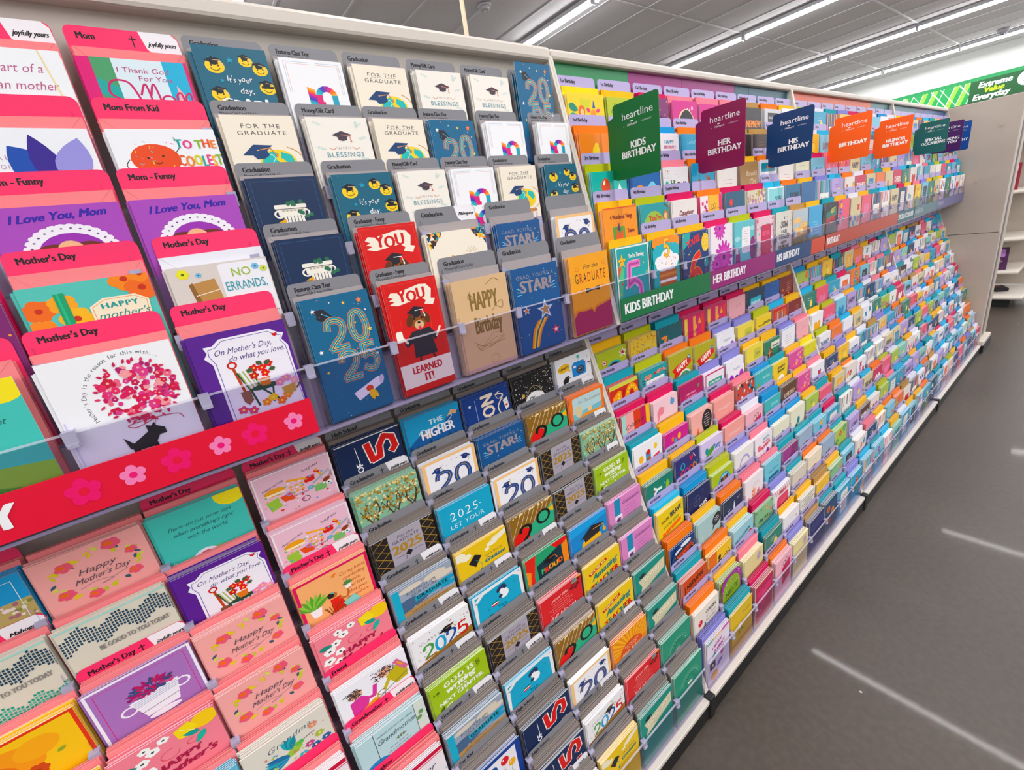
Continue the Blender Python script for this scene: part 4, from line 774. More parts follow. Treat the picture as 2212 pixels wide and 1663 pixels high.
@design('florcream', 'ddd2b8', 'cream verse card with purple and gold flowers')
def _(a): a.conf(50, ['a86aa8', 'c88ac0', 'b89a3a'], 3, 4, 0, 44); a.conf(50, ['c8a03a', '8a9a4a', 'b08a3a'], 5, 3.4, 70, 120, 60, 98); a.lines(52, 62, 44, 4, '9a8a7a', 7)
@design('soncyan', '8ad4d8', 'aqua SON HAPPY BIRTHDAY card')
def _(a): a.frame(1.5, 5, 'f0f4f4'); a.clouds([(30, 70, 24, 16), (20, 90, 20, 20)], '2a8a92'); a.T('SON', 66, 40, 16, '1c6a7a', wt='b', xs=.8); a.T('HAPPY', 66, 56, 8, '1c6a7a', wt='b', fit=36); a.R(48, 62, 84, 76, '1c6a7a'); a.R(48, 80, 84, 84, '1c6a7a')
@design('sonnavy', '1c6a92', 'blue A SON AS HANDSOME AS YOU card')
def _(a): a.T('SON', 56, 42, 20, '14242e', wt='b', it=.15); a.T('AS HANDSOME', 52, 60, 9, '12445e', wt='b', fit=70); a.T('AS YOU', 52, 76, 12, '12445e', wt='b', fit=60)
@design('bluebench', '1d649c', 'plain deep blue card with tiny yellow bench')
def _(a): a.RR(60, 62, 78, 80, 2, 'f0b86a'); a.lines(50, 110, 40, 3, '7ab0d0')
@design('jungle', 'f0d030', 'yellow jungle animals first birthday card')
def _(a):
    for i in range(9): a.leaf(50+i*4-18, 8, 26, 7, 'd4d040', 50+i*10)
    a.leaf(2, 20, 26, 14, '1f8a70', 20); a.leaf(0, 40, 28, 14, '2aa084', 0); a.leaf(4, 58, 26, 12, '1f8a70', -30); a.leaf(34, 52, 20, 10, '2aa084', 40); a.E(36, 30, 9, 10, 'e8702a'); a.E(37, 32, 5, 6, 'f4c890'); a.E(68, 48, 9, 15, 'f0982a'); a.E(68, 34, 8, 8, 'f0982a'); a.leaf(60, 30, 12, 7, 'e0457a', 200); a.leaf(76, 30, 12, 7, 'e0457a', -20); a.E(68, 42, 6, 4, 'e07040'); a.P([(66, 24), (70, 10), (74, 24)], '2a5aa8'); a.E(92, 54, 8, 14, 'f0982a', 30); a.E(96, 66, 4, 12, '8a3a9a'); a.T("You're", 54, 70, 9, '2a6a3a', wt='b', xs=.7)
@design('first', 'b4c03a', "olive It's Your Very First Birthday card")
def _(a): a.T("It's Your", 34, 18, 7, '3a4a1a', xs=.8); a.T('Very First Birthday!', 44, 30, 8, '3a4a1a', xs=.8, fit=70); a.E(82, 26, 12, 14, '2a9ad0'); a.E(26, 62, 13, 16, 'd8302a'); a.P([(56, 40), (84, 36), (86, 130), (66, 130), (64, 66), (48, 70)], 'f4f0e0'); a.P([(59, 43), (81, 39), (83, 130), (69, 130), (67, 63), (52, 66)], 'f2a81e')
@design('crown2', 'f58a1e', 'orange card behind pop-out yellow 2 crown')
def _(a): a.clouds([(44, 34, 11, 14), (46, 22, 6, 6), (22, 60, 16, 12), (78, 56, 16, 14), (50, 62, 30, 24), (92, 70, 12, 12)], 'f6cf3a'); dig(a, '2', 46, 40, 22, 40, [(7, 'c83a1e')]); a.clouds([(36, 84, 10, 6), (66, 84, 14, 6)], 'f4f4f0'); a.E(26, 70, 3, 4, 'c83a1e'); a.E(84, 58, 3, 3, '3a9a5a')
@design('fox3', '3ab8ac', 'turquoise card with balloons and party fox')
def _(a): a.E(38, 28, 13, 16, 'e0582a'); a.E(22, 54, 13, 16, 'a8d03a'); a.E(48, 54, 13, 16, 'f2b83a'); a.E(34, 20, 3, 5, 'fff', 30, 8); a.P([(72, 34), (78, 22), (84, 34)], 'e8f4f4'); a.P([(68, 44), (70, 32), (78, 38), (86, 32), (88, 46), (78, 56)], 'e0702a'); a.P([(70, 58), (88, 56), (88, 84), (70, 84)], 'e0702a'); a.E(79, 68, 5, 9, 'f4f0ea'); a.E(60, 92, 34, 14, 'b8d03a')
@design('lion3', '1f6ab0', 'blue lion card with number 3')
def _(a): a.R(0, 0, 8, 200, '14508a'); a.E(32, 54, 22, 24, 'f0982a'); a.E(32, 54, 15, 17, 'f6c860'); a.E(26, 50, 2, 2, '222'); a.E(38, 50, 2, 2, '222'); dig(a, '3', 62, 30, 24, 50, [(10, '8ad8ec')])
@design('hbcats', 'eeeef0', 'white Happy Birthday lettering card with cats')
def _(a): a.T('Happy', 58, 44, 16, '2a6a4a', wt='b', bounce=.15, cols=['2a6a4a', 'c8302a', '3a3a3a', 'e08a2a', '4a3a9a']); a.T('Birthday', 58, 66, 14, 'c8302a', wt='b', bounce=.15, cols=['8a2a6a', '2a8a9a', 'e0a02a', '3a3a3a'], fit=70); a.T('to you', 62, 84, 9, '333', it=.2); a.E(14, 50, 9, 22, '3ab0a0'); a.conf(14, ['e8485a', 'f2b02a'], 4, 1.4, 6, 30)
@design('bear', '2f9ac0', 'blue card with brown bear face')
def _(a): a.T("Let's Party", 50, 22, 9, '9ad8ec', it=.2, fit=60); a.E(54, 72, 32, 34, '9a4a1e'); a.E(32, 44, 8, 10, '9a4a1e', -20); a.E(72, 40, 8, 10, '9a4a1e', 20); a.E(56, 76, 15, 12, 'e8c8a0'); a.E(56, 70, 5, 4, '222'); a.E(44, 62, 2.4, 2.4, '111'); a.E(66, 60, 2.4, 2.4, '111'); a.leaf(60, 34, 10, 5, 'b8602a', -70)
@design('niece', 'd02a8a', 'magenta Niece card with black oval')
def _(a): a.conf(40, ['f6b0d8', 'f0d87a', 'fff'], 3, 3.6); a.E(52, 60, 38, 44, 'f0c8a0'); a.E(54, 58, 32, 40, '1c1a20'); a.T('Niece,', 54, 62, 17, 'f0e0b8', it=.3, xs=.8)
@design('nephewdark', '24242a', 'charcoal NEPHEW happy card')
def _(a): a.T('NEPHEW', 50, 50, 17, 'f0902a', wt='b', fit=86); a.T('happy', 50, 80, 14, '8ac03a', wt='b'); a.conf(30, ['f0902a', '4ac0d8', 'fff'], 3, 1.2)
@design('piano', 'cfcfd2', 'grey card with piano keys plaque')
def _(a): a.R(20, 10, 84, 110, '2a2a2e'); a.T('FOR A VERY SPECIAL', 52, 26, 6, 'd8d8dc', wt='b', fit=54); 
@design('darkcandle', '2a1a16', 'near-black card with lit candle')
def _(a): a.L([(30, 80), (50, 40), (74, 60)], 1.2, 'd8a050', True); a.R(48, 66, 53, 96, 'e8c8a0'); a.E(50, 60, 3, 6, 'f8b03a'); a.lines(50, 20, 50, 2, '8a5a4a')
@design('kraftsun', 'a8845a', 'kraft Beautiful card with sunflower')
def _(a): a.T('Beautiful', 60, 34, 12, 'e8d8b8', it=.35, fit=60); a.T('Girl', 66, 58, 16, 'e8d8b8', it=.35); a.flower(22, 78, 16, 'f2c01e', '6a3a1a', 12, 0, .25)
@design('script', 'ece6e2', 'white card with fine script lines')
def _(a): a.lines(54, 40, 60, 3, '9a8a8a', 9); a.T('Sister', 56, 78, 10, '8a7a8a', it=.4); a.frame(4, .5, 'c8b8b8')
@design('tealsq', 'e4e4ea', 'white card with teal square and stripes')
def _(a): a.RR(8, 8, 92, 30, 3, '2a8aa0'); a.R(40, 14, 80, 22, 'e86a3a'); a.RR(6, 44, 82, 120, 4, '1c7a8a'); a.lines(44, 62, 40, 4, '6ac0c8', 9)
@design('shirts', 'e0e0c8', 'cream card with green loops')
def _(a): a.ring(38, 70, 14, 4, '3a9a84', 180, 360); a.ring(70, 70, 14, 4, '3a9a84', 180, 360); a.lines(50, 20, 50, 1, '9a9a8a')
# --- lower birthday rows
@design('nine', 'a6b420', 'lime 9 card with red arch')
def _(a): a.E(56, 78, 36, 42, '1fa8b0'); a.E(56, 80, 32, 38, '1a1a1e'); a.E(56, 82, 28, 34, 'd8202a'); a.E(56, 84, 17, 22, '1fa8b0'); a.E(56, 86, 14, 18, '16161a'); a.star(22, 34, 13, 'e03a2a'); a.star(22, 34, 9, 'fff'); a.star(22, 34, 5, '222'); a.star(88, 22, 15, 'fff'); a.star(88, 22, 10, 'a81a3a'); a.star(14, 74, 11, '1fa8b0'); a.star(14, 76, 6, 'f2c82a')
@design('eight', 'dcb84a', 'gold doodle HAPPY BIRTHDAY 8-YEAR-OLD card')
def _(a): a.conf(60, ['8ab0a0', 'd8602a', '9a8a2a', 'c88a2a'], 3, 2.4, 0, 50); a.T('HAPPY', 50, 52, 9, '5a5a2a'); a.T('BIRTHDAY', 50, 66, 8, '5a5a2a', fit=56); a.T('8-YEAR-OLD!', 52, 82, 12, '1c1c1c', wt='b', fit=82)
@design('seven', '0f5a62', 'teal 7 is smart! card')
def _(a): a.T('7', 22, 56, 34, 'f08a3a', wt='b'); a.T('is', 42, 40, 8, 'f08a3a', wt='b'); a.T('smart!', 66, 58, 14, 'c8d8f0', wt='b', xs=.8, fit=58); 
@design('castle', 'd0186a', 'magenta and yellow castle granddaughter card')
def _(a): 
    for i, c in enumerate(('f2c860', 'c81a6a', 'f0a860', 'd83a7a', 'e8484a')): a.R(i*20, 6+(i % 2)*4, i*20+14, 130, c)
    a.P([(44, 40), (52, 20), (60, 40)], 'f2b03a'); a.P([(64, 30), (72, 12), (80, 30)], 'f2b03a'); a.RR(50, 70, 64, 100, 6, 'f2c860'); a.T('Granddaughter', 36, 50, 8, '8a2a3a', it=.3, fit=60)
@design('pinkplain', 'eeb0b8', 'pale pink card with tiny rose')
def _(a): a.lines(60, 22, 40, 2, 'c86a7a'); a.flower(62, 62, 5, 'c8204a', 'f2b0b0'); a.lines(60, 74, 20, 1, 'c86a7a')
@design('sonlawblue', '123a58', 'navy SON-IN-LAW card with cyan panel')
def _(a): a.RR(22, 24, 88, 110, 5, '3ab8d0'); a.T('SON-IN-LAW', 55, 44, 9, 'e8f6fa', wt='b', fit=56); a.lines(55, 56, 44, 4, '147a9a', 8)
@design('bluedoodle', '1a5aa0', 'blue card of fine doodles')
def _(a): a.conf(60, ['3a7ac0', '4a9ad8', '8a8ab0'], 3, 2.6, kind='l'); a.lines(50, 60, 60, 2, '6aa8d8')
@design('darkred', '7a1414', 'dark red card with bokeh and verse')
def _(a): a.conf(60, ['b85a1e', 'd8802a', '4a0c0c', 'a82a1a'], 3, 3.4, 40, 120, 0, 70); a.lines(64, 22, 50, 5, 'd8b0a0', 7)
@design('ten', 'c83a1e', 'red and yellow marquee 10 card')
def _(a):
    a.R(0, 0, 100, 12, 'd0cf5a'); a.P([(10, 36), (30, 20), (40, 24), (40, 110), (22, 110), (22, 44), (10, 50)], 'f09a2a'); a.R(42, 22, 60, 130, 'b81a1e'); a.E(76, 62, 26, 50, 'f09a2a'); a.E(76, 66, 11, 36, 'b81a1e')
    for i in range(7): a.E(31, 32+i*11, 3.4, 3.4, 'f8e03a', n=8)
    for i in range(11): t = math.radians(150+i*24); a.E(76+18.5*math.cos(t), 64+42*math.sin(t), 3.4, 3.4, 'f8e03a', n=8)
@design('eleven', '1f9aa0', 'teal 11-year-olds ROCK! card')
def _(a):
    for i in range(9): a.R(2, 26+i*8, 12, 29+i*8, '3a3a4a'); a.R(90, 26+i*8, 99, 29+i*8, '3a3a4a')
    a.conf(30, ['f0907a'], 3, 3, 14, 26, 8, 40, 'l'); a.conf(30, ['f0907a'], 4, 3, 10, 20, 60, 96, 'l'); a.star(52, 18, 6, 'c8203a'); a.R(16, 32, 88, 130, 'f2f0f2'); a.T('11-year-olds', 52, 46, 9, '2a2a3a', fit=64); a.T('ROCK!', 52, 72, 22, 'b8142a', wt='b', xs=.8, fit=66)
@design('happyolive', 'b0a81e', 'olive HAPPY banner and rainbow card')
def _(a): a.P([(8, 50), (28, 40), (90, 22), (94, 46), (40, 72), (16, 78), (20, 62)], 'd8342a'); a.T('HAPPY', 56, 54, 18, 'f6f0e0', wt='b', xs=.62, rot=-18, fit=56); a.ring(64, 92, 28, 5, 'f4f0ea', 200, 330); a.ring(64, 94, 23, 5, '2a9a8a', 200, 330); a.E(84, 26, 6, 7, '2a7ab0'); a.heart(84, 26, 3, 'fff')
@design('cloudballoon', 'f0eef4', 'scalloped white card with violet and blue balloons', 'cloud')
def _(a): a.T('Daughter', 52, 34, 8, '8a8aa8', it=.35, fit=44); a.E(24, 62, 14, 17, 'a03ab8'); a.E(54, 70, 15, 18, '3a3ab0'); a.E(82, 58, 13, 16, 'b04ab8'); a.E(40, 88, 12, 14, '2a8ac8'); a.E(72, 88, 12, 14, '2a7ac0')
@design('sisyel', 'e8d45a', 'pale yellow Sister card with tag')
def _(a): a.RR(42, 14, 86, 44, 6, 'c8c050'); a.T('Sister', 64, 34, 9, '5a6a2a', it=.35); a.P([(6, 80), (24, 56), (36, 80)], 'f2b82a'); a.R(0, 80, 100, 130, 'f0dc9a')
@design('grandsonyel', 'eccb2a', 'yellow HAVE A GREAT GRANDSON card')
def _(a): a.T('HAVE A GREAT', 34, 30, 5, '7a6a1a', wt='b', fit=40); a.T('GRANDSON', 70, 28, 8, '5a6a3a', wt='b', fit=46); a.P([(0, 60), (40, 50), (100, 44), (100, 130), (0, 130)], '1f7ac0'); a.P([(30, 84), (70, 52), (92, 100)], 'eceaf0'); a.P([(4, 90), (24, 66), (44, 100)], '2a9ad8')
@design('sonlawred', 'c0182a', 'red SON-IN-LAW card with candles')
def _(a):
    for i in range(9): a.R(10+i*9, 16, 13+i*9, 40, ['f2b02a', '3a9ac8', 'f4e0e0', '5ab05a'][i % 4]); a.E(11.5+i*9, 12, 1.6, 3, 'f8d060', n=6)
    a.T('SON-IN-LAW', 50, 64, 16, 'f4e8e8', wt='b', xs=.65, fit=84)
@design('celebrate', 'b4143c', 'colour-block Celebrate YOU card')
def _(a): a.R(0, 0, 14, 130, 'a8d4c8'); a.R(14, 0, 42, 130, 'f0a8a8'); a.R(42, 0, 66, 130, 'd8482a'); a.R(66, 0, 86, 130, 'c81a5a'); a.R(86, 0, 100, 130, 'f0b81e'); a.T('Celebrate', 44, 42, 14, '2a1a20', it=.35, xs=.85, fit=66, rot=-6); a.T('YOU', 38, 64, 12, '4a2a2a'); a.E(82, 70, 12, 14, 'd8ecec')
@design('dragon', 'f2cdd4', 'pale pink card with dragon and little monster')
def _(a): a.P([(14, 30), (26, 16), (44, 22), (40, 38), (26, 40), (16, 58)], 'e88a9a'); a.E(78, 18, 9, 9, '6a9ac8'); a.P([(70, 12), (74, 4), (78, 10)], '6a9ac8'); a.lines(46, 54, 60, 3, '5a2a3a', 8); a.lines(52, 84, 46, 1, 'c8305a')
@design('caringgirl', 'b01a62', 'magenta CARING girl card with gold ribbon')
def _(a): a.T('A GIRL WHO IS', 44, 34, 5, 'f0a8c0', wt='b', fit=44); a.T('CARING.', 48, 50, 12, 'f08ab0', wt='b', xs=.8, fit=58); a.P([(6, 76), (50, 64), (92, 52), (94, 66), (54, 80), (12, 90)], 'f2b02a'); a.T("A GIRL WHO'S KIND", 52, 76, 6.5, '8a1a4a', wt='b', rot=-17, fit=72); a.heart(78, 20, 6, '6a8a4a')
@design('gdwhite', 'eee6ec', 'white GRANDDAUGHTER card with magenta border')
def _(a): a.frame(2, 4, 'c81a70'); a.RR(14, 22, 86, 38, 4, '2a9a84'); a.T('A VERY SPECIAL', 50, 33, 6, 'e8f4f0', wt='b', fit=56); a.T('GRANDDAUGHTER', 50, 60, 14, 'b83a7a', wt='b', xs=.6, fit=78)
@design('football', '2a7a5c', 'green Grandson football card')
def _(a): a.E(34, 56, 18, 34, '7a3a1e', 10); a.L([(34, 30), (34, 84)], 2, 'e8e0d0'); a.R(44, 10, 100, 30, 'e8e4d4'); a.T('Grandson', 72, 26, 8, '2a4a3a', wt='b', fit=44); a.L([(22, 40), (46, 40)], 2, 'e8c05a')
@design('hearttext', 'eeeef4', 'white verse card with blue edge and hearts')
def _(a): a.frame(1, 2.5, '6ab0e0'); a.lines(50, 24, 54, 5, '8a8a98', 7); a.E(48, 74, 5, 6, 'c8202a'); a.E(60, 84, 4, 5, '222'); a.E(40, 86, 4, 5, 'c8202a')
@design('bearcake', 'f0eff2', 'white card with bears, cake and balloons')
def _(a): a.E(24, 34, 8, 9, 'f2b83a'); a.R(40, 22, 58, 90, '2a9ad0'); a.E(50, 46, 9, 10, 'a8622a'); a.E(50, 26, 6, 7, 'd8302a'); a.R(24, 66, 84, 92, '1f6ab0'); a.E(76, 20, 6, 7, 'f2c83a'); a.P([(66, 42), (90, 38), (88, 56), (68, 58)], 'd8405a'); a.E(18, 66, 5, 5, 'd8402a')
@design('happymag', 'c8288a', 'magenta Happy lettering card with balloons')
def _(a): a.E(62, 22, 7, 9, 'f2b02a'); a.E(46, 30, 6, 8, '2aa8b8'); a.E(34, 22, 5, 7, 'e8703a'); a.T('Happy', 50, 64, 24, 'f6e8f2', wt='b', xs=.75, bounce=.12, fit=80); a.T('BIRTHDAY', 50, 84, 10, 'f6e8f2', wt='b', fit=70)
@design('pinkbubble', 'f0b0a8', 'peach-pink card with black speech bubble')
def _(a): a.E(72, 34, 24, 30, '1c1a1e'); a.P([(56, 56), (66, 60), (50, 74)], '1c1a1e'); a.lines(72, 16, 30, 6, 'f0e0e0', 6.4, 1.6); a.P([(20, 66), (30, 40), (36, 66)], 'e8602a'); a.clouds([(34, 84, 16, 6), (60, 88, 14, 6)], 'f2e04a'); a.E(22, 76, 5, 5, '6ab0c8')
@design('gdpink', 'f2a49c', 'coral granddaughter card with dark daisies')
def _(a): a.T('Granddaughter,', 50, 32, 8, 'fae0d8', it=.35, fit=66); a.lines(50, 42, 54, 4, 'f8d0c8', 7); 
@design('redbubble', 'c84a3a', 'red and navy patterned card with white bubble')
def _(a): a.conf(70, ['1c3a5a', '1c1c22', '3a8ab0', 'e8d8c8'], 3, 4.4); a.E(58, 66, 24, 22, 'f0e8ea'); a.lines(58, 58, 30, 3, 'b86a6a')
@design('sandyteal', '48b0b4', 'aqua watercolour Birthday verse card')
def _(a): a.P([(0, 40), (20, 30), (34, 60), (30, 130), (0, 130)], '7aa04a'); a.T('Birthday', 62, 26, 9, 'c8eef0', it=.35, fit=52); a.lines(62, 36, 44, 6, '9adce0', 8)
@design('gsyel2', 'e8c828', 'yellow GRANDSON BIRTHDAY card with white arch')
def _(a): a.T('GRANDSON', 54, 22, 8, '3a3a2a', wt='b', fit=52); a.T('BIRTHDAY', 54, 34, 8, '3a3a2a', wt='b', fit=50); a.E(54, 92, 38, 48, 'f4f2ee'); a.lines(54, 58, 40, 4, '3a3a3a', 7, 1.6)
@design('magdots', 'd8589a', 'pink card with gold dots and butterflies')
def _(a): a.conf(44, ['f2c03a', 'c83a80', 'f0a0c8'], 3, 4); a.flower(52, 44, 7, 'f2c83a', 'e8a82a', 4)
@design('yeldoodle', 'd8d03a', 'acid yellow card with small doodles')
def _(a): a.conf(34, ['8a9a2a', 'e8602a', '3a8a9a', 'fff'], 3, 2); a.lines(54, 60, 50, 2, '6a6a1a')
@design('greenday', '1c7a68', 'deep green card with bird and cactus lettering')
def _(a): a.E(36, 36, 9, 7, '2a5aa8'); a.E(30, 30, 5, 5, 'e8485a'); a.E(78, 34, 7, 18, '8ab83a'); a.T('DAY', 56, 86, 30, 'e4f0e8', wt='b', al='l', rot=-90, xs=.8); a.T('MY', 36, 86, 20, 'e4f0e8', wt='b', al='l', rot=-90); a.conf(20, ['f0a83a', '8ad0c0'], 3, 1.4)
@design('vibes', '33306e', 'navy GOOD VIBES card')
def _(a): a.ring(30, 26, 8, 3, '2aa8c0'); a.heart(66, 16, 8, 'c82a5a'); a.L([(74, 8), (84, 20)], 2, 'e8e0f0'); a.T('GOOD', 54, 54, 19, 'c8482a', wt='b', xs=.8, fit=74, cols=['c8482a', 'b83a8a', 'c8482a', 'd8902a']); a.T('VIBES', 52, 82, 21, 'f0b83a', wt='b', xs=.8, fit=80); a.conf(24, ['f0b83a', '2aa8c0', 'e8485a'], 5, 1.6)
@design('party', 'd8c8ea', 'lilac Party For 2 While card with crocodile')
def _(a): a.P([(10, 90), (14, 50), (30, 28), (52, 22), (60, 34), (38, 46), (34, 90)], '4a9a3a'); a.E(24, 28, 7, 9, '2a8a9a'); a.T('Party', 72, 36, 15, '1c6ab0', wt='b', xs=.75, fit=50); a.T('FOR', 72, 54, 11, 'c8205a', wt='b'); a.T('A WHILE', 72, 74, 11, 'c8205a', wt='b', fit=48); a.conf(14, ['f0a83a', 'e8485a'], 3, 1.8)
@design('gift', 'eeb4c0', 'pink card with magenta gift box')
def _(a): a.P([(40, 40), (92, 24), (90, 90), (42, 100)], 'd0246a'); a.L([(58, 34), (60, 96)], 5, 'b01a3a'); a.ring(52, 28, 8, 2.4, '7a5a3a'); a.ring(66, 24, 8, 2.4, '7a5a3a'); a.L([(52, 50), (46, 66), (58, 80), (50, 96)], 4, '7a1a3a', True)
@design('brownlove', '5a3a2a', 'brown wood LOVE YOU card')
def _(a): a.T('LOVE YOU', 50, 40, 14, 'e0c8b0', wt='b', xs=.7, fit=70); a.R(10, 60, 90, 63, '3a6a7a'); a.R(10, 72, 90, 75, '8a5a3a'); a.E(56, 86, 7, 7, 'f0a03a'); a.conf(20, ['d88a4a'], 3, 1.2)
@design('brave', 'eacb1c', "yellow YOU'RE BRAVE card")
def _(a): a.T("YOU'RE", 28, 38, 9, '3a3a1a', wt='b', xs=.7, fit=38, rot=-8); a.T('BRAVE', 70, 34, 17, '16304a', wt='b', xs=.62, fit=46, rot=-8); a.T("YOU'RE KIND", 50, 58, 9, '8aa03a', wt='b', fit=62, rot=-8); a.P([(14, 74), (88, 58), (88, 70), (16, 86)], 'e8702a'); a.conf(16, ['f6e88a'], 3, 1.6)
@design('usethis', '1c2858', 'navy USE THIS sports card')
def _(a): a.ring(40, 34, 14, .8, '5a78b8'); a.L([(26, 34), (54, 34)], .7, '5a78b8'); a.L([(40, 20), (40, 48)], .7, '5a78b8'); a.ring(66, 16, 5, .8, '5a78b8'); a.T('USE', 34, 74, 10, 'e8eef8', wt='b', rot=-16); a.T('THIS', 70, 64, 14, 'f4f4fa', wt='b', xs=.8, rot=-14)
@design('pug', 'a8bc1e', 'lime card with pug in blue hood')
def _(a): a.E(56, 52, 30, 38, '2a9ac0'); a.E(56, 44, 22, 24, '9ad0e8'); a.E(56, 46, 17, 18, '8a6444'); a.E(56, 54, 11, 10, '2a1c18'); a.E(48, 40, 3, 3, '111'); a.E(64, 40, 3, 3, '111'); a.E(42, 36, 5, 8, '3a2820', 20); a.E(70, 36, 5, 8, '3a2820', -20); a.E(56, 60, 3, 4, 'c85a6a'); a.E(54, 92, 34, 16, 'e8eef0'); a.E(22, 90, 8, 6, 'f0b03a')
@design('ribbonwhite', 'ece8e4', 'ivory card with lilac ribbon and bouquet')
def _(a): a.ring(52, 50, 26, 6, 'a8a0d8', 190, 340); a.conf(30, ['5a3a7a', '8a6ab0', 'e8a83a'], 3, 3, 54, 76, 40, 66); a.P([(46, 76), (62, 74), (54, 94)], 'f0c880')
@design('mommy', 'f0eaf0', 'white HAPPY BIRTHDAY MOMMY card')
def _(a): a.T('HAPPY', 62, 26, 9, '5aa0b8', wt='b', fit=36); a.T('BIRTHDAY,', 62, 38, 8, 'd87a9a', wt='b', fit=42); a.T('MOMMY!', 58, 58, 14, 'd8405a', wt='b', xs=.8, fit=60, rot=-8); a.E(20, 46, 9, 12, 'e8707a'); a.E(72, 76, 8, 10, '7a4ab0'); a.conf(14, ['8ac0d8', 'f2b83a'], 3, 2)
@design('tealdrops', 'e8e4cc', 'cream card with dark teal balloons')
def _(a): a.E(44, 66, 10, 12, '14606a'); a.E(56, 46, 10, 12, '1c7a86'); a.E(62, 70, 8, 10, 'd8b88a'); a.L([(50, 84), (48, 110)], .8, '888')
@design('truck', '1a3f78', 'die-cut blue monster truck card', 'truck')
def _(a): a.clouds([(30, 26, 16, 8), (60, 14, 22, 8)], 'e8eef4'); a.clouds([(50, 44, 40, 20), (80, 50, 16, 16)], '2a2a30'); a.P([(20, 40), (84, 26), (90, 44), (30, 60)], 'b83a2a'); a.E(40, 72, 20, 22, '17171b'); a.E(40, 72, 7, 8, 'd8d8dc'); a.E(84, 58, 14, 18, '17171b'); a.E(84, 58, 5, 6, 'd8d8dc'); a.conf(20, ['f0902a'], 3, 2, 30, 60)
@design('burger', 'a8c8c8', 'grey-blue card with taco face and dark bubble')
def _(a): a.P([(20, 96), (40, 66), (84, 52), (96, 80), (60, 104)], 'd8862a'); a.E(50, 80, 4, 4, 'f4f0ea'); a.E(72, 72, 4, 4, 'f4f0ea'); a.E(82, 24, 20, 16, '26242a', -20); a.P([(66, 34), (74, 38), (62, 50)], '26242a'); a.lines(82, 18, 24, 3, 'e8e8e8', 5, 1.6); a.L([(16, 40), (22, 60)], 1.4, 'eaf2f2')
@design('rocket', '22304e', 'navy rocket launch card')
def _(a): a.P([(50, 60), (56, 22), (62, 58)], 'e8ecf2'); a.L([(72, 24), (84, 20)], 2, 'd8e0ec'); a.L([(22, 50), (34, 46)], 2, 'd8e0ec'); a.P([(52, 60), (61, 58), (58, 84)], 'e8702a'); a.clouds([(30, 96, 20, 10), (64, 92, 24, 10), (90, 86, 14, 10)], 'c8d4e4')
@design('pinkvase', 'f0e8ea', 'white card with coral flower vase')
def _(a): a.sprig(46, 86, 40, -90, 'e8906a', 4); a.sprig(60, 90, 34, -70, 'd8705a', 4); a.sprig(34, 90, 30, -115, 'e8a08a', 4); a.P([(38, 84), (62, 82), (58, 110), (42, 110)], 'e8806a'); a.lines(60, 22, 44, 2, 'c8908a')
@design('grandma', '7ac4d4', 'light blue Happy Birthday grandma card')
def _(a): a.T('Happy Birthday', 52, 38, 8, '2a5a78', it=.3, fit=64); a.T('grandma', 54, 60, 14, '1c4a68', wt='b', fit=66); a.E(78, 18, 4, 3, 'c88a3a'); a.leaf(40, 78, 16, 8, '2a7aa8', -40); a.leaf(52, 80, 16, 8, '1c5a88', -80)
@design('godson', '9ccbd6', 'light blue FOR YOU GODSON card with balloon')
def _(a): a.T('FOR YOU, GODSON', 46, 36, 9, '2a5a7a', wt='b', xs=.65, fit=76, rot=-10); a.balloon(84, 46, 12, 'c8283a'); a.E(50, 80, 16, 16, '2a6ab0'); a.E(60, 96, 8, 8, 'f0b83a')
@design('greenpalm', '8ab88a', 'green card with pink and gold insects')
def _(a): a.conf(40, ['3a8a5a', 'e87a5a', 'f0c03a', '2a6a8a'], 3, 3.4); a.T('FOR YOU', 50, 50, 11, '1f5a3a', wt='b', fit=60)
@design('purple', '7a2a6a', 'plum and teal card')
def _(a): a.P([(0, 0), (60, 0), (20, 130), (0, 130)], '9a3a84'); a.E(66, 60, 20, 24, '3a1a4a'); a.conf(20, ['e8a83a'], 3, 1.6)
@design('nephew', 'c8501e', 'burnt orange NEPHEW its your birthday card')
def _(a): a.T('NEPHEW', 50, 32, 15, '3a1a10', wt='b', xs=.75, bounce=.15, fit=76, rot=-8); a.T("it's your", 62, 48, 8, '3a1a10', wt='b'); a.T('BIRTHDAY', 60, 68, 13, '3a1a10', wt='b', fit=66, rot=-6); a.L([(22, 90), (26, 70), (34, 60)], 6, 'f2c02a', True); a.L([(8, 20), (8, 60)], 2, '3a1a10')
@design('sonyellow', 'eebf1c', 'yellow and orange SON card with dancer silhouette')
def _(a): a.R(0, 0, 34, 130, 'e0701e'); a.E(46, 26, 6, 7, '1c1612'); a.P([(38, 34), (54, 34), (50, 66), (58, 104), (50, 106), (44, 76), (36, 108), (28, 106), (40, 64)], '1c1612'); a.T('SON', 76, 46, 18, '26201a', rot=-24, xs=.8)
@design('niecescallop', '8aa81e', 'scalloped green NIECE card with purple rim', 'cloud')
def _(a): a.L([(0, 100), (0, 40), (20, 10), (50, 2), (80, 10), (100, 40), (100, 100)], 16, 'a03a9a', True); a.T('NIECE', 52, 62, 16, '5a6a14', wt='b', fit=62, rot=-6); a.conf(20, ['f0f0d8'], 3, 1.4, 0, 40)
@design('creamsun', 'e0d29a', 'straw yellow verse card with lilac sun')
def _(a): a.E(76, 24, 11, 12, 'b8a0b8'); a.ring(76, 24, 14, 1, 'c8b088'); a.lines(50, 60, 56, 3, 'a86a4a', 8)
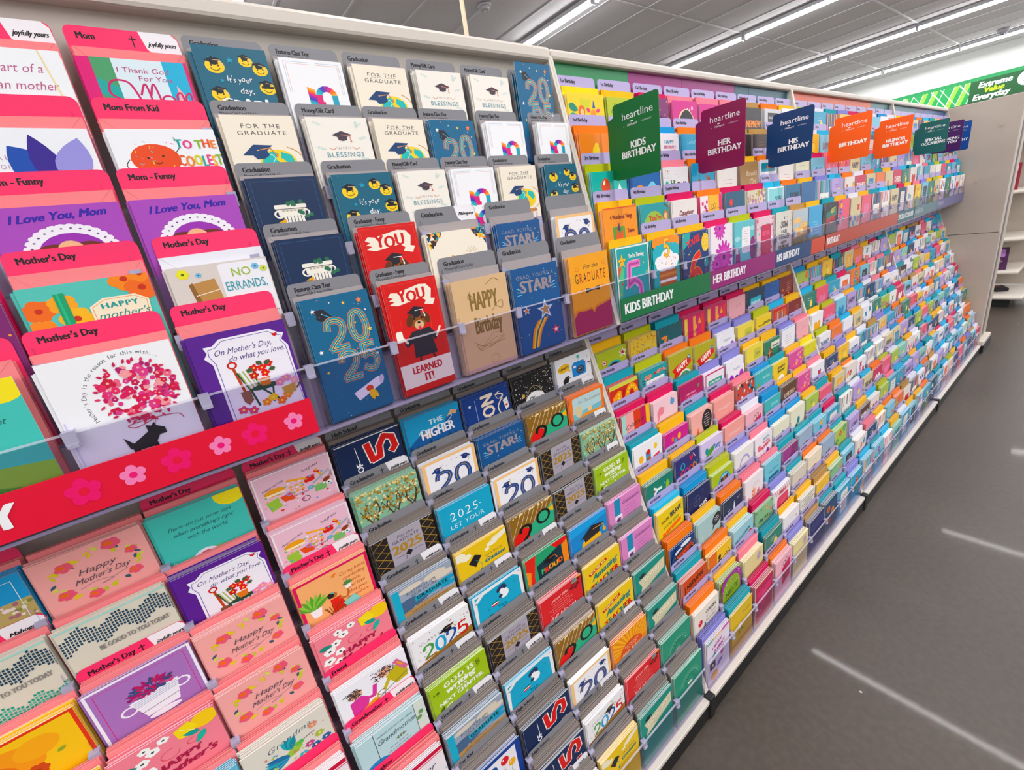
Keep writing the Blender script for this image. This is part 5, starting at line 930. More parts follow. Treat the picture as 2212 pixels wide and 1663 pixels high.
@design('cousin', 'ece2d6', "ivory COUSIN IT'S YOUR BIRTHDAY card with bear")
def _(a): a.T('COUSIN,', 66, 32, 11, '4a4444', wt='b', xs=.7, fit=50); a.T("It's Your", 66, 46, 8, '6a6464'); a.T('Birthday!', 66, 60, 8, '6a6464'); a.balloon(22, 46, 10, 'd02a2a'); a.E(38, 78, 9, 10, 'e07a1e'); a.P([(30, 86), (56, 80), (54, 112), (32, 112)], 'e88a22'); a.P([(36, 68), (40, 54), (46, 68)], '2a8a9a')
@design('birdyel', 'd8b428', 'mustard card with white blossom')
def _(a): a.T('Grandson', 70, 30, 8, '5a5a1a', it=.3, fit=40); a.flower(40, 56, 9, 'f4eee0', 'e8d060'); a.leaf(44, 68, 14, 7, '6a8a2a', 30); a.leaf(40, 70, 14, 7, '6a8a2a', 120); a.R(0, 96, 100, 130, 'b88a3a')
@design('magheart', 'b82a5a', 'crimson heart verse card with gold edge')
def _(a): a.frame(1.5, 3, 'e8c86a'); a.heart(50, 50, 40, 'd03a6a'); a.lines(50, 40, 40, 4, 'f0c0c8', 7); a.flower(30, 92, 10, 'c83a7a', 'f0c060')
@design('rainbowb', 'e6dce8', 'marbled lavender card with B corner tag')
def _(a): a.T('A BIRTHDAY', 44, 32, 8, 'a83a8a', wt='b', xs=.7, fit=56, rot=-8); a.T('FLURRY', 54, 48, 10, 'a83a8a', wt='b', fit=60, rot=-8); a.leaf(20, 60, 22, 10, '2aa08a', -30); a.leaf(60, 76, 26, 14, 'c84a8a', -60); a.leaf(40, 96, 30, 12, '8a6ab0', -20); a.RR(10, 70, 34, 92, 1, '26242a'); a.T('B', 22, 86, 10, 'f4f4f4', wt='b'); a.P([(0, 0), (34, 0), (20, 8), (0, 8)], '8ab8b0'); a.P([(34, 0), (70, 0), (60, 8), (22, 8)], 'f2cfa0'); a.P([(70, 0), (100, 0), (100, 8), (60, 8)], 'd070b8'); a.E(30, 116, 16, 12, 'e0a03a')
@design('heartwhite', 'efeaec', 'white card with painted hearts')
def _(a): a.heart(58, 48, 9, 'c8304a'); a.heart(80, 30, 5, 'd8a85a'); a.heart(36, 62, 7, 'b8a87a'); a.lines(50, 20, 40, 1, 'b8a8a8')
@design('speckle', '2a2f66', 'indigo card with silver speckles')
def _(a): a.conf(160, ['8a8ac8', '6a6ab0', 'c8c8e8'], 3, .9, 10, 110)
@design('navyflower', '15486a', 'navy and rust floral card')
def _(a):
    for x, y, c in ((30, 30, 'c8602a'), (66, 50, 'd88a3a'), (40, 76, 'b84a2a')): a.flower(x, y, 13, c, '2a1a1a', 7)
@design('dad', 'efe0c8', 'cream DAD card with coffee cup')
def _(a): a.E(50, 60, 24, 20, '8a5a3a'); a.T('DAD', 54, 66, 14, 'd8402a', wt='b'); a.E(26, 70, 10, 12, '2a6a8a'); a.E(78, 72, 10, 12, '3a8a5a'); a.lines(50, 22, 40, 1, '8a7a6a')
@design('beachphoto', '9ab0c8', 'photo card of friends on beach')
def _(a): a.R(0, 50, 100, 130, 'a88a78'); a.E(36, 60, 10, 16, '6a4a4a'); a.E(56, 58, 10, 18, '8a4a3a'); a.E(72, 62, 9, 14, '4a4a5a')
@design('sunarch', 'd8cfc0', 'beige card with maroon sun rays')
def _(a):
    a.E(54, 84, 34, 44, '8a2a22')
    for i in range(7): t = math.radians(200+i*23); a.L([(54, 84), (54+34*math.cos(t), 84+44*math.sin(t))], 1.6, 'e8b85a')
@design('plaid', 'eae6ea', 'pink and white candy stripe heart card')
def _(a):
    for i in range(9): a.L([(i*13-6, 0), (i*13-14, 20)], 3, 'd8406a')
    a.RR(16, 28, 86, 110, 8, 'd84a6a'); a.T('ARIES', 50, 22, 12, 'c8203a', wt='b'); a.lines(50, 48, 50, 4, 'f4d8e0', 8)
@design('words', 'e4dfd4', 'cream card crowded with black script')
def _(a):
    for i in range(12): a.lines(50, 8+i*9, 90, 1, '3a3a3a', 1, 2.4, seed=i)
@design('better', '2a3138', 'charcoal YOU GET EVEN BETTER comic card')
def _(a): a.P([(10, 30), (90, 14), (94, 40), (12, 60)], '2a7a6a'); a.T('GET', 66, 30, 13, 'e8d43a', wt='b', rot=-10); a.T('EVEN', 46, 62, 20, 'c8303a', wt='b', rot=-10, fit=76); a.T('BETTER', 50, 116, 17, 'e8d43a', wt='b', rot=-10, fit=84); a.star(66, 140, 14, 'c8d0d8', 10)

# generic small-print fronts for the far pockets
CN = {'1f9fc0': 'turquoise', 'f0c03a': 'yellow', 'e8607a': 'rose', 'f2efe8': 'ivory', '163a6a': 'navy', 'd8c8a0': 'tan', '7ac0d8': 'sky blue', 'a8c050': 'lime', 'e87a2a': 'orange', 'b8a0d8': 'lavender', '2a7a68': 'dark green', 'f0eef4': 'white', '4a2a2a': 'brown', 'c8205a': 'crimson', '8ac8b8': 'mint', 'e8dfd8': 'cream'}
CK = list(CN)
PAL = ['c8203a', 'f2b02a', '2a8ab8', '3a9a6a', '8a4ab0', 'e8702a', 'e880a8', '2a2a34', 'f4f0ea']
MOT = ['balloons', 'flowers', 'verse plaque', 'big lettering', 'stripes', 'heart', 'butterflies', 'landscape']
def gen(i):
    rn = random.Random(100+i); bg = rn.choice(CK[:]) if i % 2 else rn.choice(['f2efe8', 'f0eef4', 'e8dfd8', '1f9fc0', '7ac0d8', 'd8c8a0', '163a6a']); m = i % 8; dark = bg in ('163a6a', '2a7a68', '4a2a2a', 'c8205a', '1f9fc0')
    tx = 'f0ece4' if dark else rn.choice(['3a3a44', '8a3a4a', '2a5a7a']); c1, c2 = rn.choice(PAL), rn.choice(PAL)
    def fn(a):
        if m == 0:
            for k in range(3): a.balloon(24+k*26, 34+rn.uniform(-8, 16), 12, rn.choice(PAL))
            a.T('Happy', 50, 86, 14, tx, it=.3)
        elif m == 1:
            for k in range(7): a.flower(rn.uniform(10, 90), rn.uniform(10, 90), rn.uniform(8, 14), rn.choice(PAL[:7]), 'f8e08a', 6)
        elif m == 2: a.RR(20, 16, 80, 96, 6, c1 if not dark else 'e8dfd8'); a.lines(50, 30, 40, 7, 'f4f0ea' if not dark else '5a5a6a', 8, 1.6)
        elif m == 3: a.T(rn.choice(['HAPPY', 'FRIEND', 'THANKS', 'LOVE', 'CHEERS']), 50, 44, 20, tx, wt='b', xs=.8, fit=80); a.T(rn.choice(['birthday', 'for you', 'always']), 50, 66, 13, c1, it=.3, fit=70)
        elif m == 4:
            for k in range(7): a.R(k*15, 0, k*15+7, 190, rn.choice(PAL), same=k > 0)
            a.R(14, 40, 86, 76, 'f4f0ea'); a.T('Birthday', 50, 64, 12, '2a2a34', it=.2, fit=60)
        elif m == 5: a.heart(50, 50, 30, c1); a.lines(50, 90, 50, 3, tx, 7, 1.5)
        elif m == 6:
            for k in range(4): x, y = rn.uniform(20, 80), rn.uniform(16, 90); c = rn.choice(PAL[:7]); [a.leaf(x, y, 16, 10, c, r) for r in (-40, 40, 140, 220)]
        else: a.P([(0, 60), (40, 50), (100, 64), (100, 200), (0, 200)], '6a8a4a'); a.E(60, 40, 12, 12, 'f8d86a'); a.lines(46, 18, 50, 2, tx, 7, 1.4)
    return fn, bg, f"{CN[bg]} card with {MOT[m]}", None
NG = 64
for i in range(NG): D[f'g{i}'] = gen(i)

# ------------------------------------------------------------------ room
def Z(r): return r + CAMZ
b = Buf(); b.box(-9, 16, -7, 8, -0.05, 0)
obj('floor', mesh_of('floor', b, M_FLOOR), kind='structure')
ceil = obj('ceiling', None, loc=(0, 0, Z(2.13)), kind='structure')
b = Buf(); b.box(-9, 16, -7, 8, 0.02, 0.03); obj('plenum_board', mesh_of('plenum_board', b, M_TILE), ceil)
tb = Buf(); tb.box(-.298, .298, -.60, .60, 0, .012); tile_me = mesh_of('ceiling_tile', tb, M_TILE)
gx = [1.2+.61*k - .305 for k in range(-4, 22)]; gy = [4.82-1.22*j for j in range(-2, 7)]
for x in gx[:-1]:
    for y in gy[:-1]:
        xc, yc = x+.305, y-.61
        p = project(xc, yc, Z(2.13))
        if p and -300 < p[0] < 2500 and -260 < p[1] < 500: obj('ceiling_tile', tile_me, ceil, loc=(xc, yc, .004))
g = Buf()
for x in gx: g.box(x-.011, x+.011, gy[-1], gy[0], -.004, .003)
obj('grid_runners', mesh_of('grid_runners', g, M_GRID), ceil, kind='stuff')
g = Buf()
for y in gy: g.box(gx[0], gx[-1], y-.012, y+.012, -.0045, .0025)
obj('grid_cross_bars', mesh_of('grid_cross_bars', g, M_GRID), ceil, kind='stuff')
boxobj('wall_far', 14.6, 14.7, -7, 8, 0, Z(2.15), M_WALL, kind='structure')
boxobj('wall_behind', -9.1, -9, -7, 8, 0, Z(2.15), M_WALL, kind='structure')
boxobj('wall_aisle', -9, 16, -7.1, -7, 0, Z(2.15), M_WALL, kind='structure')
boxobj('wall_back', -9, 16, 8, 8.1, 0, Z(2.15), M_WALL, kind='structure')

ORD = ['zeroth', 'first', 'second', 'third', 'fourth', 'fifth', 'sixth', 'seventh', 'eighth', 'ninth', 'tenth', 'eleventh', 'twelfth']
# ceiling light fixtures: housing, two end caps and a glowing tube, joined end to end in rows
SEG = [(4.74, 3.56), (3.54, 2.40), (2.38, 1.24), (1.22, .08), (.06, -1.08)]
hb, tbf, ebf = Buf(), Buf(), Buf()
hb.box(-.036, .036, -.57, .57, .008, .045)
n = 14; pts = [(.024*math.cos(math.radians(150+240*i/n)), .024*math.sin(math.radians(150+240*i/n))-.010) for i in range(n+1)]
tbf.v = [(p[0], -.56, p[1]) for p in pts]+[(p[0], .56, p[1]) for p in pts]; tbf.f = [(i, i+n+1, i+n+2, i+1) for i in range(n)]+[tuple(range(n+1)), tuple(range(2*n+1, n, -1))]; tbf.c = [(1,1,1)]*len(tbf.f)
ebf.box(-.030, .030, -.004, .004, -.042, .016)
H_ME, T_ME, E_ME = mesh_of('housing', hb, M_HOUSE), mesh_of('tube', tbf, M_TUBE), mesh_of('end_cap', ebf, M_HOUSE)
vis_rows = [x for x in LIGHT_X if x > 1 and x != 13.95]
for ri, lx in enumerate(vis_rows):
    segs = []
    for (ya, yb) in SEG:
        yc = (ya+yb)/2; P_ = [project(lx, yy, LIGHT_Z) for yy in (ya, yb)]
        if any(p and -50 < p[0] < 2262 and -50 < p[1] < 400 for p in P_): segs.append(yc)
    for si, yc in enumerate(segs):
        r = obj('ceiling_light', None, loc=(lx, yc, LIGHT_Z), category='ceiling light', group='rows of ceiling tube lights',
                label=f"glowing white tube light, {ORD[ri+1]} ceiling row from the front, {ORD[si+1]} from its left end")
        obj('housing', H_ME, r); obj('tube', T_ME, r); obj('end_cap', E_ME, r, loc=(0, -.566, 0)); obj('end_cap', E_ME, r, loc=(0, .566, 0)); obj('hanger', E_ME, r, loc=(0, -.55, .05))
def lathe(name, prof, m, parent=None, n=20, **kw):
    B = Buf(); k = len(prof); B.v = [(r*math.cos(2*math.pi*i/n), r*math.sin(2*math.pi*i/n), z) for i in range(n) for r, z in prof]
    B.f = [(i*k+j, ((i+1) % n)*k+j, ((i+1) % n)*k+j+1, i*k+j+1) for i in range(n) for j in range(k-1)]; B.c = [(1,1,1)]*len(B.f)
    o = obj(name, mesh_of(name, B, m), parent, **kw); return o
sd = lathe('smoke_detector', [(0.001, -.05), (.03, -.05), (.045, -.04), (.05, -.02), (.065, -.015), (.07, 0), (0.001, 0)], M_HOUSE, loc=(3.31, 4.14, Z(2.126)), category='smoke detector', label='round white smoke detector on the ceiling, top middle')
lathe('test_button', [(0.001, -.056), (.01, -.056), (.012, -.05)], M_GRID, sd)
sp = lathe('ceiling_sensor', [(0.001, -.07), (.05, -.07), (.08, -.04), (.085, 0), (0.001, 0)], M_HOUSE, loc=(13.0, 1.8, Z(2.126)), category='smoke detector', label='small round ceiling sensor near the far wall, top right')
lathe('sensor_cap', [(0.001, -.09), (.02, -.09), (.03, -.07)], M_METAL, sp)
pole = lathe('utility_pole', [(.011, 0), (.011, Z(2.12)-0.012)], mat('beige_pole', 'd9c8ac', .5), n=12, loc=(1.62, 2.2, .012), category='pole', label='thin beige utility pole running up to the ceiling behind the card rack')
lathe('pole_base', [(.001, -.012), (.04, -.012), (.04, 0), (.001, 0)], M_GRID, pole)

# store banner high on the far wall
ba = Art(5.0, .46, '0f5a2a'); ba.R(0, 0, 100, 1.4, '148048')
# herringbone of lime and green planks with white joints on its left part
def herring(a, x0, x1):
    a.R(x0, 1.4, x1, 9.2, '0f8a48')
    for k in range(14):
        xs = x0+k*3.4
        a.P([(xs, 9.2), (xs+2.6, 1.4), (xs+4.2, 1.4), (xs+1.6, 9.2)], '84b848' if k % 3 else '0f8a48'); a.L([(xs, 9.2), (xs+2.6, 1.4)], .22, 'f4f8f0')
    for k in range(5):
        xs = x0+2+k*9; a.L([(xs, 1.4), (xs+6, 9.2)], .35, 'f4f8f0'); a.L([(xs+3, 1.4), (xs+9, 9.2)], .2, 'f4f8f0')
herring(ba, 8, 49.4)
ba.R(49.4, 1.4, 100, 9.2, '0a4a22')
ba.T('Extreme', 51.8, 4.2, 2.0, 'f4f6f4', al='l', wt='b', xs=.95, it=.15); ba.T('Value', 53.6, 6.3, 1.9, 'a8c832', al='l', wt='b', xs=.95, it=.15); ba.T('Everyday', 50.6, 8.6, 2.1, 'f4f6f4', al='l', wt='b', xs=.95, it=.15)
ba.E(65.5, 4.4, 2.6, 2.6, 'f4f6f4'); ba.T('$', 65.5, 5.6, 2.4, '6a7a70', wt='b')
def art_obj(name, art, m, thick, parent=None, loc=(0,0,0), rot=(0,0,0), back=None, **kw):
    B = Buf(); W, H = art.W/2, art.HH*art.k; bc = back or art.bg
    B.box(-W, W, 0, thick, 0, H, cols=[art.bg, bc, bc, bc, bc, bc])
    s = len(art.t) and max(t[2] for t in art.t) or 1
    art.to_buf(B, 0)
    return obj(name, mesh_of(name, B, m), parent, loc, rot, **kw)
art_obj('store_banner', ba, M_SIGN, .04, loc=(14.55, 2.33, Z(1.18)), rot=(0, 0, -math.pi/2), category='banner', label='long green banner with lime herringbone and Extreme Value Everyday lettering on the far wall')

# ------------------------------------------------------------------ the four card racks
F_UP, F_LO, P_UP, P_LO = .674, .465, (.026, .084), (.0327, .0853)
def rowpos(tier, r):
    if tier == 'upper': return F_UP+P_UP[0]*(5-r), Z(-.236)+P_UP[1]*(5-r)
    return F_LO+P_LO[0]*(10-r), Z(-1.238)+P_LO[1]*(10-r)
DIV = [-.41, .811, 2.03, 3.25, 4.465]
names = ['near', 'kids birthday', 'orange birthday', 'far']
def side_prof(x, pts, name, root):
    B = Buf(); nn = len(pts); B.v = [(x-.0035, p[0], p[1]) for p in pts]+[(x+.0035, p[0], p[1]) for p in pts]
    B.f = [tuple(range(nn-1, -1, -1)), tuple(range(nn, 2*nn))]+[(i, (i+1) % nn, (i+1) % nn+nn, i+nn) for i in range(nn)]; B.c = [(1,1,1)]*len(B.f)
    o = obj(name, mesh_of(name, B, M_CREAM), root); return o
cb = Buf()
cb.box(-.0058, .0058, -.0035, .0005, -.014, .005); cb.box(-.0058, .0058, .0005, .008, .002, .005); cb.box(-.0048, .0048, -.0055, -.0035, -.014, -.010); cb.box(-.0012, .0012, .0005, .008, -.012, .002)
CLIP_ME = mesh_of('clip', cb, M_CLIP)
tb_ = Buf()
BACKS = [[(-.41, .811, None)], [(.815, 1.093, '0f8a52'), (1.094, 1.336, '9c2a7c'), (1.338, 1.634, '9c2a7c'), (1.635, 1.73, '16586c'), (1.732, 2.025, '16586c')],
         [(2.035, 2.956, 'd85a2c'), (2.957, 3.245, '1f7078')], [(3.255, 3.76, '2a6a78'), (3.761, 3.95, '4a4a8a'), (3.951, 4.46, '1f5f9a')]]
M_BACKC = {}
for bi in range(4):
    X0, X1 = DIV[bi], DIV[bi+1]
    root = obj('card_display_rack', None, loc=(0, 0, 0), category='display rack', label=['cream card rack bay nearest the camera holding pink and grey dividers', 'cream card rack bay behind the kids, her and his birthday strips', 'cream card rack bay above the orange birthday strip', 'farthest cream card rack bay, beside the beige end panel'][bi])
    bev = dict(bev=.004)
    boxobj('back_panel', X0, X1, .832, .85, .1, Z(.34), M_BACK, root)
    r = boxobj('top_rail', X0+.003, X1-.003, .812 if bi else .808, .862, Z(.343) if bi else Z(.338), Z(.364), M_CREAM, root, bev=.006)
    for (a0, a1, c) in BACKS[bi]:
        if c:
            if c not in M_BACKC: M_BACKC[c] = mat('backer_'+c, c, .35, .5)
            boxobj('header_backer', a0, a1, .826, .830, Z(.16), Z(.343), M_BACKC[c], root)
    up = [(.852, Z(.362)), (.826, Z(.366)), (.812, Z(.345)), (.674, Z(-.236)), (.852, Z(-.236))]
    lo = [(.832, Z(-.236)), (.800, Z(-.236)), (.782, Z(-.285)), (.462, Z(-1.232)), (.832, Z(-1.236))]
    for xx in ([X0+.004] if bi == 0 else [X0+.0038]) + [X1-.0038]:
        side_prof(xx, up, 'side_panel', root); side_prof(xx, lo, 'side_panel', root)
    a0, a1 = X0+.008, X1-.008
    for tier, N, (py, pz) in (('upper', 5, P_UP), ('lower', 10, P_LO)):
        for rr in range(1, N+1):
            F, z0 = rowpos(tier, rr)
            B = Buf(); B.box(a0, a1, F, F+py, z0-.004, z0)
            if rr > 1: B.box(a0, a1, F+py-.002, F+py, z0, z0+pz-.004)
            obj('pocket_tray', mesh_of('pocket_tray', B, M_TRAY), root)
            B = Buf(); B.box(a0, a1, F-.0022, F-.0008, z0-.004, z0+(.098 if rr == N else .082))
            RB = Buf(); RB.box(a0, a1, F-.0042, F-.0008, z0+.0982, z0+.1005); (obj('lip_rim', mesh_of('lip_rim', RB, M_RIM), root) if rr == N else None)
            base = .811 if bi < 1 else X0; nb = 9 if bi else 7; pitch = .1295 if (bi == 0 and tier == 'upper' and rr >= 4) else .1325 if bi == 0 else .1345
            xs = [base-.001 - (pitch*k if k else 0) - (.032 if (bi == 0 and tier == 'upper' and k) else 0) for k in range(0, 10)] if bi == 0 else [X0+.004+pitch*k for k in range(10)]
            for x in xs:
                if a0 < x < a1 and abs(x-X1) > .03: B.box(x-.0005, x+.0005, F, F+py*.55, z0, z0+.11)
            obj('front_lip', mesh_of('front_lip', B, M_CLEAR), root)
            for x in xs:
                if a0+.02 < x < a1-.02:
                    p = project(x, F, z0+.1)
                    if p and -60 < p[0] < 2270 and -60 < p[1] < 1723: obj('clip', CLIP_ME, root, loc=(x, F-.002, z0+(.097 if rr == N else .088)))
    boxobj('unit_floor', a0, a1, .690, .85, Z(-.2445), Z(-.2405), M_TRAY, root)
    boxobj('base_deck', X0, X1, .448, .85, Z(-1.256), Z(-1.2425), M_CREAM, root, bev=.002)
    boxobj('kick_plate', X0, X1, .450, .84, .0, Z(-1.2565), M_BLACK, root)
    boxobj('foot_bracket', X0-.012, X0+.012, .444, .4655, .002, Z(-1.235), M_BLACK, root, bev=.003) if bi else None

# beige end of the run and the end display just behind it
ep = obj('gondola_end_panel', None, category='end panel', label='tall beige panel closing the far end of the card aisle')
boxobj('panel', 4.4665, 4.492, .462, .87, Z(-1.262), Z(-.462), M_PANEL, ep, bev=.002); boxobj('panel', 4.4665, 4.492, .466, .87, Z(-.459), Z(.358), M_PANEL, ep, bev=.002)
boxobj('foot', 4.468, 4.492, .452, .60, 0, Z(-1.263), M_BLACK, ep)
for y_, z_ in ((.62, -.12), (.55, .2), (.6, -.55)): boxobj('button_plug', 4.4645, 4.4664, y_-.008, y_+.008, Z(z_)-.008, Z(z_)+.008, M_PANEL, ep, bev=.001)
ec = obj('end_display_unit', None, category='shelf unit', label='slim beige end display with slotted steel upright behind the end panel')
boxobj('side_board', 4.495, 4.60, .47, .88, Z(-1.22), Z(.35), M_PANEL, ec); boxobj('side_board', 4.685, 4.79, .47, .88, Z(-1.22), Z(.35), M_PANEL, ec)
B = Buf(); B.box(4.602, 4.683, .486, .50, Z(-1.2), Z(.35)); B.box(4.604, 4.614, .474, .486, Z(-1.2), Z(.35)); B.box(4.671, 4.681, .474, .486, Z(-1.2), Z(.35)); obj('slotted_upright', mesh_of('slotted_upright', B, M_METAL), ec)
B = Buf(); [B.box(4.638, 4.646, .4845, .486, Z(-1.15)+k*.05, Z(-1.15)+k*.05+.025) for k in range(29)]; obj('slots', mesh_of('slots', B, M_BLACK), ec, kind='stuff')
boxobj('base_deck', 4.495, 4.79, .44, .88, Z(-1.255), Z(-1.222), M_CREAM, ec, bev=.004); boxobj('kick_plate', 4.495, 4.79, .435, .86, 0, Z(-1.2555), M_BLACK, ec)

# shelving of the next department seen past the end panel
nx = obj('metal_shelf_unit', None, category='shelf unit', label='cream metal shelving of the next department past the end panel, right edge')
boxobj('back_board', 6.62, 6.64, .30, 1.3, .12, Z(.5), M_PANEL, nx)
for z_, y_ in ((-1.2, .40), (-.97, .46), (-.68, .46), (-.28, .5), (.16, .5)): boxobj('shelf', 6.02, 6.62, y_, 1.25, Z(z_)-.03, Z(z_), M_CREAM, nx, bev=.012)
boxobj('kick_plate', 6.1, 6.6, .48, 1.2, 0, Z(-1.2)-.031, M_BLACK, nx)
boxobj('upright', 6.64, 6.68, .28, .34, 0, Z(.5), M_METAL, nx)
def pack(nm, lab, col, c2, x, y, z, w_, h_, ty=0, ro=(0,0,0)):
    a = Art(w_, h_, col); a.RR(14, 12, 86, 60, 8, c2); a.lines(50, 72, 60, 4, 'e8e8e8', 8, 2)
    return art_obj(nm, a, M_PRINT, .03, loc=(x, y, z), rot=ro or (0, 0, -math.pi/2), category='package', label=lab)
pack('blister_pack', 'black and red blister pack lying on the bottom shelf past the end panel', '1c1a1e', 'c82a2a', 6.26, .56, Z(-1.2)+.031, .09, .2, ro=(-math.pi/2, 0, -1.2))
pack('snack_box', 'dark purple box on the second lowest shelf past the end panel', '4a2a4a', 'a87ab8', 6.1, .62, Z(-.97), .14, .2, ro=(0, 0, -math.pi/2))
pack('snack_box', 'dark brown box on the middle shelf past the end panel', '2a2320', 'a83a2a', 6.1, .68, Z(-.68), .14, .24, ro=(0, 0, -math.pi/2))
pack('snack_box', 'black box on the upper shelf past the end panel, right edge', '1c1a20', '6a2a2a', 6.1, .66, Z(.16), .18, .12, ro=(0, 0, -math.pi/2))
pack('snack_box', 'crimson box beside the black box on the fourth shelf past the end panel', '8a2a3a', 'e8c8c8', 6.1, .64, Z(-.28), .12, .22, ro=(0, 0, -math.pi/2))

# ------------------------------------------------------------------ hanging blade signs and printed strips
def blade(x, col, l1, l2, lab):
    a = Art(.13*.9, .17*.9, col)
    a.T('heartline', 54, 30, 12, 'f2f2f4', xs=1.1, fit=78); a.T('Hallmark', 42, 42, 4.2, 'f2f2f4', it=.45, fit=26); a.T('a', 24, 42, 3, 'f2f2f4', it=.3); a.T('COMPANY', 74, 41.5, 2.6, 'f2f2f4', wt='l', sp=.1, fit=24)
    a.P([(38, 36), (39, 33.6), (40.4, 35), (41.6, 33), (42.8, 35), (44.2, 33.6), (45, 36)], 'f2f2f4')
    if l2: a.T(l1, 54, 80, 11.5, 'fafafa', wt='b', xs=.95, fit=74); a.T(l2, 54, 95, 11.5, 'fafafa', wt='b', xs=.95, fit=80)
    else: a.T(l1, 54, 88, 11.5, 'fafafa', wt='b', xs=.95, fit=80)
    B = Buf(); k = a.k; H = a.HH; p = []
    def arc(cx, cy, r, a0):
        for i in range(5): t = math.radians(a0+i*22.5); p.append(((cx+r*math.cos(t)-50)*k, (H-(cy+r*math.sin(t)))*k))
    arc(94, 6, 6, -90); arc(94, H-6, 6, 0); p.append(((4-50)*k, 0)); p.append(((-14-50)*k, 6*k)); p.append(((-14-50)*k, (H-24)*k)); p.append((-50*k, (H-20)*k)); arc(6, 6, 6, 180)
    p.reverse(); c = a.bg; B.prism(p, 0, .0016, c); a.to_buf(B, 0)
    x *= .9; obj('blade_sign', mesh_of('blade_sign', B, M_SIGN), loc=(x, .741*.9, Z(.087*.9)), rot=(0, 0, -math.pi/2), category='sign', label=lab)
blade(1.0, '0f6a34', 'KIDS', 'BIRTHDAY', 'green KIDS BIRTHDAY blade sign, nearest of the hanging signs')
blade(1.402, '8a0f52', 'HER', 'BIRTHDAY', 'magenta HER BIRTHDAY blade sign')
blade(1.869, '103a66', 'HIS', 'BIRTHDAY', 'navy HIS BIRTHDAY blade sign')
blade(2.453, 'e8641c', 'BIRTHDAY', '', 'orange BIRTHDAY blade sign with one word only')
blade(3.045, 'e8641c', 'HUMOR', 'BIRTHDAY', 'orange HUMOR BIRTHDAY blade sign')
blade(3.775, '0d5f5c', 'SPECIAL', 'OCCASIONS', 'teal SPECIAL OCCASIONS blade sign')
blade(4.16, '4a2260', 'THINKING', 'OF YOU', 'purple THINKING OF YOU blade sign partly hidden')
blade(4.39, '1454a0', 'SYMPATHY', '', 'blue SYMPATHY blade sign, farthest of the hanging signs')
def strip(x0, x1, col, txt, lab, tx=4, fl=False, tcol='f4f4f6', y=.6685, z=-.232, h=.053):
    W = x1-x0; a = Art(W, h, col); u = 100/W
    if fl:
        for (xx, big) in ((.09, 0), (.04, 1), (-.001, 0), (-.049, 1), (-.093, 0), (-.138, 1)):
            cx = (xx-x0)*u; cy = a.HH*.48; r = (.0125 if not big else .016)*u
            for i in range(5): t = math.radians(-90+72*i); a.E(cx+r*.62*math.cos(t), cy+r*.62*math.sin(t), r*.42, r*.42, 'f28ab8' if not big else 'e81870', n=12, same=i > 0)
            a.E(cx, cy, r*.32, r*.32, 'e8287c' if not big else 'e0104a', n=12)
        a.T(txt, (-.192-x0)*u, a.HH*.72, a.HH*.5, tcol, al='r', wt='b')
    elif txt: a.T(txt, tx*u/100*1, a.HH*.7, a.HH*.44, tcol, al='l', wt='b', xs=.8)
    art_obj('shelf_strip', a, M_SIGN, .0012, loc=((x0+x1)/2, y, Z(z)), category='sign', label=lab)
strip(-.408, .119, 'dc0f45', "MOTHER'S DAY", 'crimson shelf strip with pink flowers under the near pink cards', fl=True)
strip(.816, 1.2055, '0d6b40', 'KIDS BIRTHDAY', 'green KIDS BIRTHDAY shelf strip', tx=1.2)
strip(1.2065, 1.6075, '8e2470', 'HER BIRTHDAY', 'magenta HER BIRTHDAY shelf strip', tx=1.2)
strip(1.6085, 1.8995, '1c3f70', 'HIS BIRTHDAY', 'navy HIS BIRTHDAY shelf strip', tx=1.0)
strip(1.9005, 2.026, 'c8482c', '', 'short plain orange shelf strip beside the navy one')
strip(2.036, 2.959, 'b0402e', 'BIRTHDAY', 'long rust orange BIRTHDAY shelf strip', tx=1.0)
strip(2.961, 3.246, '23606c', 'SPECIAL OCCASIONS', 'teal SPECIAL OCCASIONS shelf strip', tx=.6)
strip(3.256, 3.75, '5a7884', 'THANK YOU', 'grey-teal shelf strip right of the teal one', tx=.8, tcol='a8b8c0')
strip(3.752, 4.46, '6a6a92', 'SYMPATHY', 'muted violet shelf strip at the far end', tx=.8, tcol='a8a8c0')

# ------------------------------------------------------------------ pockets of cards
COLN = {'coral': 'f78d90', 'coral2': 'f0757c', 'grey': 'a8a0a0', 'taupe': '80756f', 'teal': '12a0b0', 'magenta': 'd40a62', 'yellow': 'f5bb2c', 'orange': 'f5821c', 'lavender': '8f8cd0', 'pink': 'f08a9a', 'white': 'e8e8f0', 'olive': 'b8bd1c', 'blue': '2098d0', 'tan': 'b89058', 'cyan': '44b8e0', 'lemon': 'f0d84a'}
PINK_T, PINK_S, GREY_T, LIL = 'f24a72', 'c81040', '85858a', 'b4aad4'
YS = dict(emoji=.74, rainbow=.82, globe=.72, blessings=.72, teal20=1.0, column=.82, mom=.78, heartof=.85, iris=.8, coolest=.78, ily=.72, orangeflower=.85, errands=.9, garden=.86, forgrad=.76, star=.9, tan=.9, you=.95,
    classof=.72, teacher=.8, proud=.8, dog=.74, goodbye=.8, gradsky=.84, godis=.82, yel=.86, gold20=.78, lemon=.78, memories=.8, hmd=.82, white20=.85, highsch=.8, fullbloom=.84, grad2025=.86, bird=.84, basket=.84, friends=.84,
    five=1.02, cup5=1.0, six=1.0, gerbera=1.0, gradmoji=.72, camera=.8, higher=.84, ten=.8, nine=.75, eleven=.8, eight=.75, brave=.8, truck=.75, pug=.75, rocket=.75, happyolive=.8, mommy=.8, cousin=.8, nephew=.85, celebrate=.85)
YO = dict(bouquet=-19, suncup=-4, ily=-8, iris=-14, coolest=-9, mom=-5, orangeflower=-4)
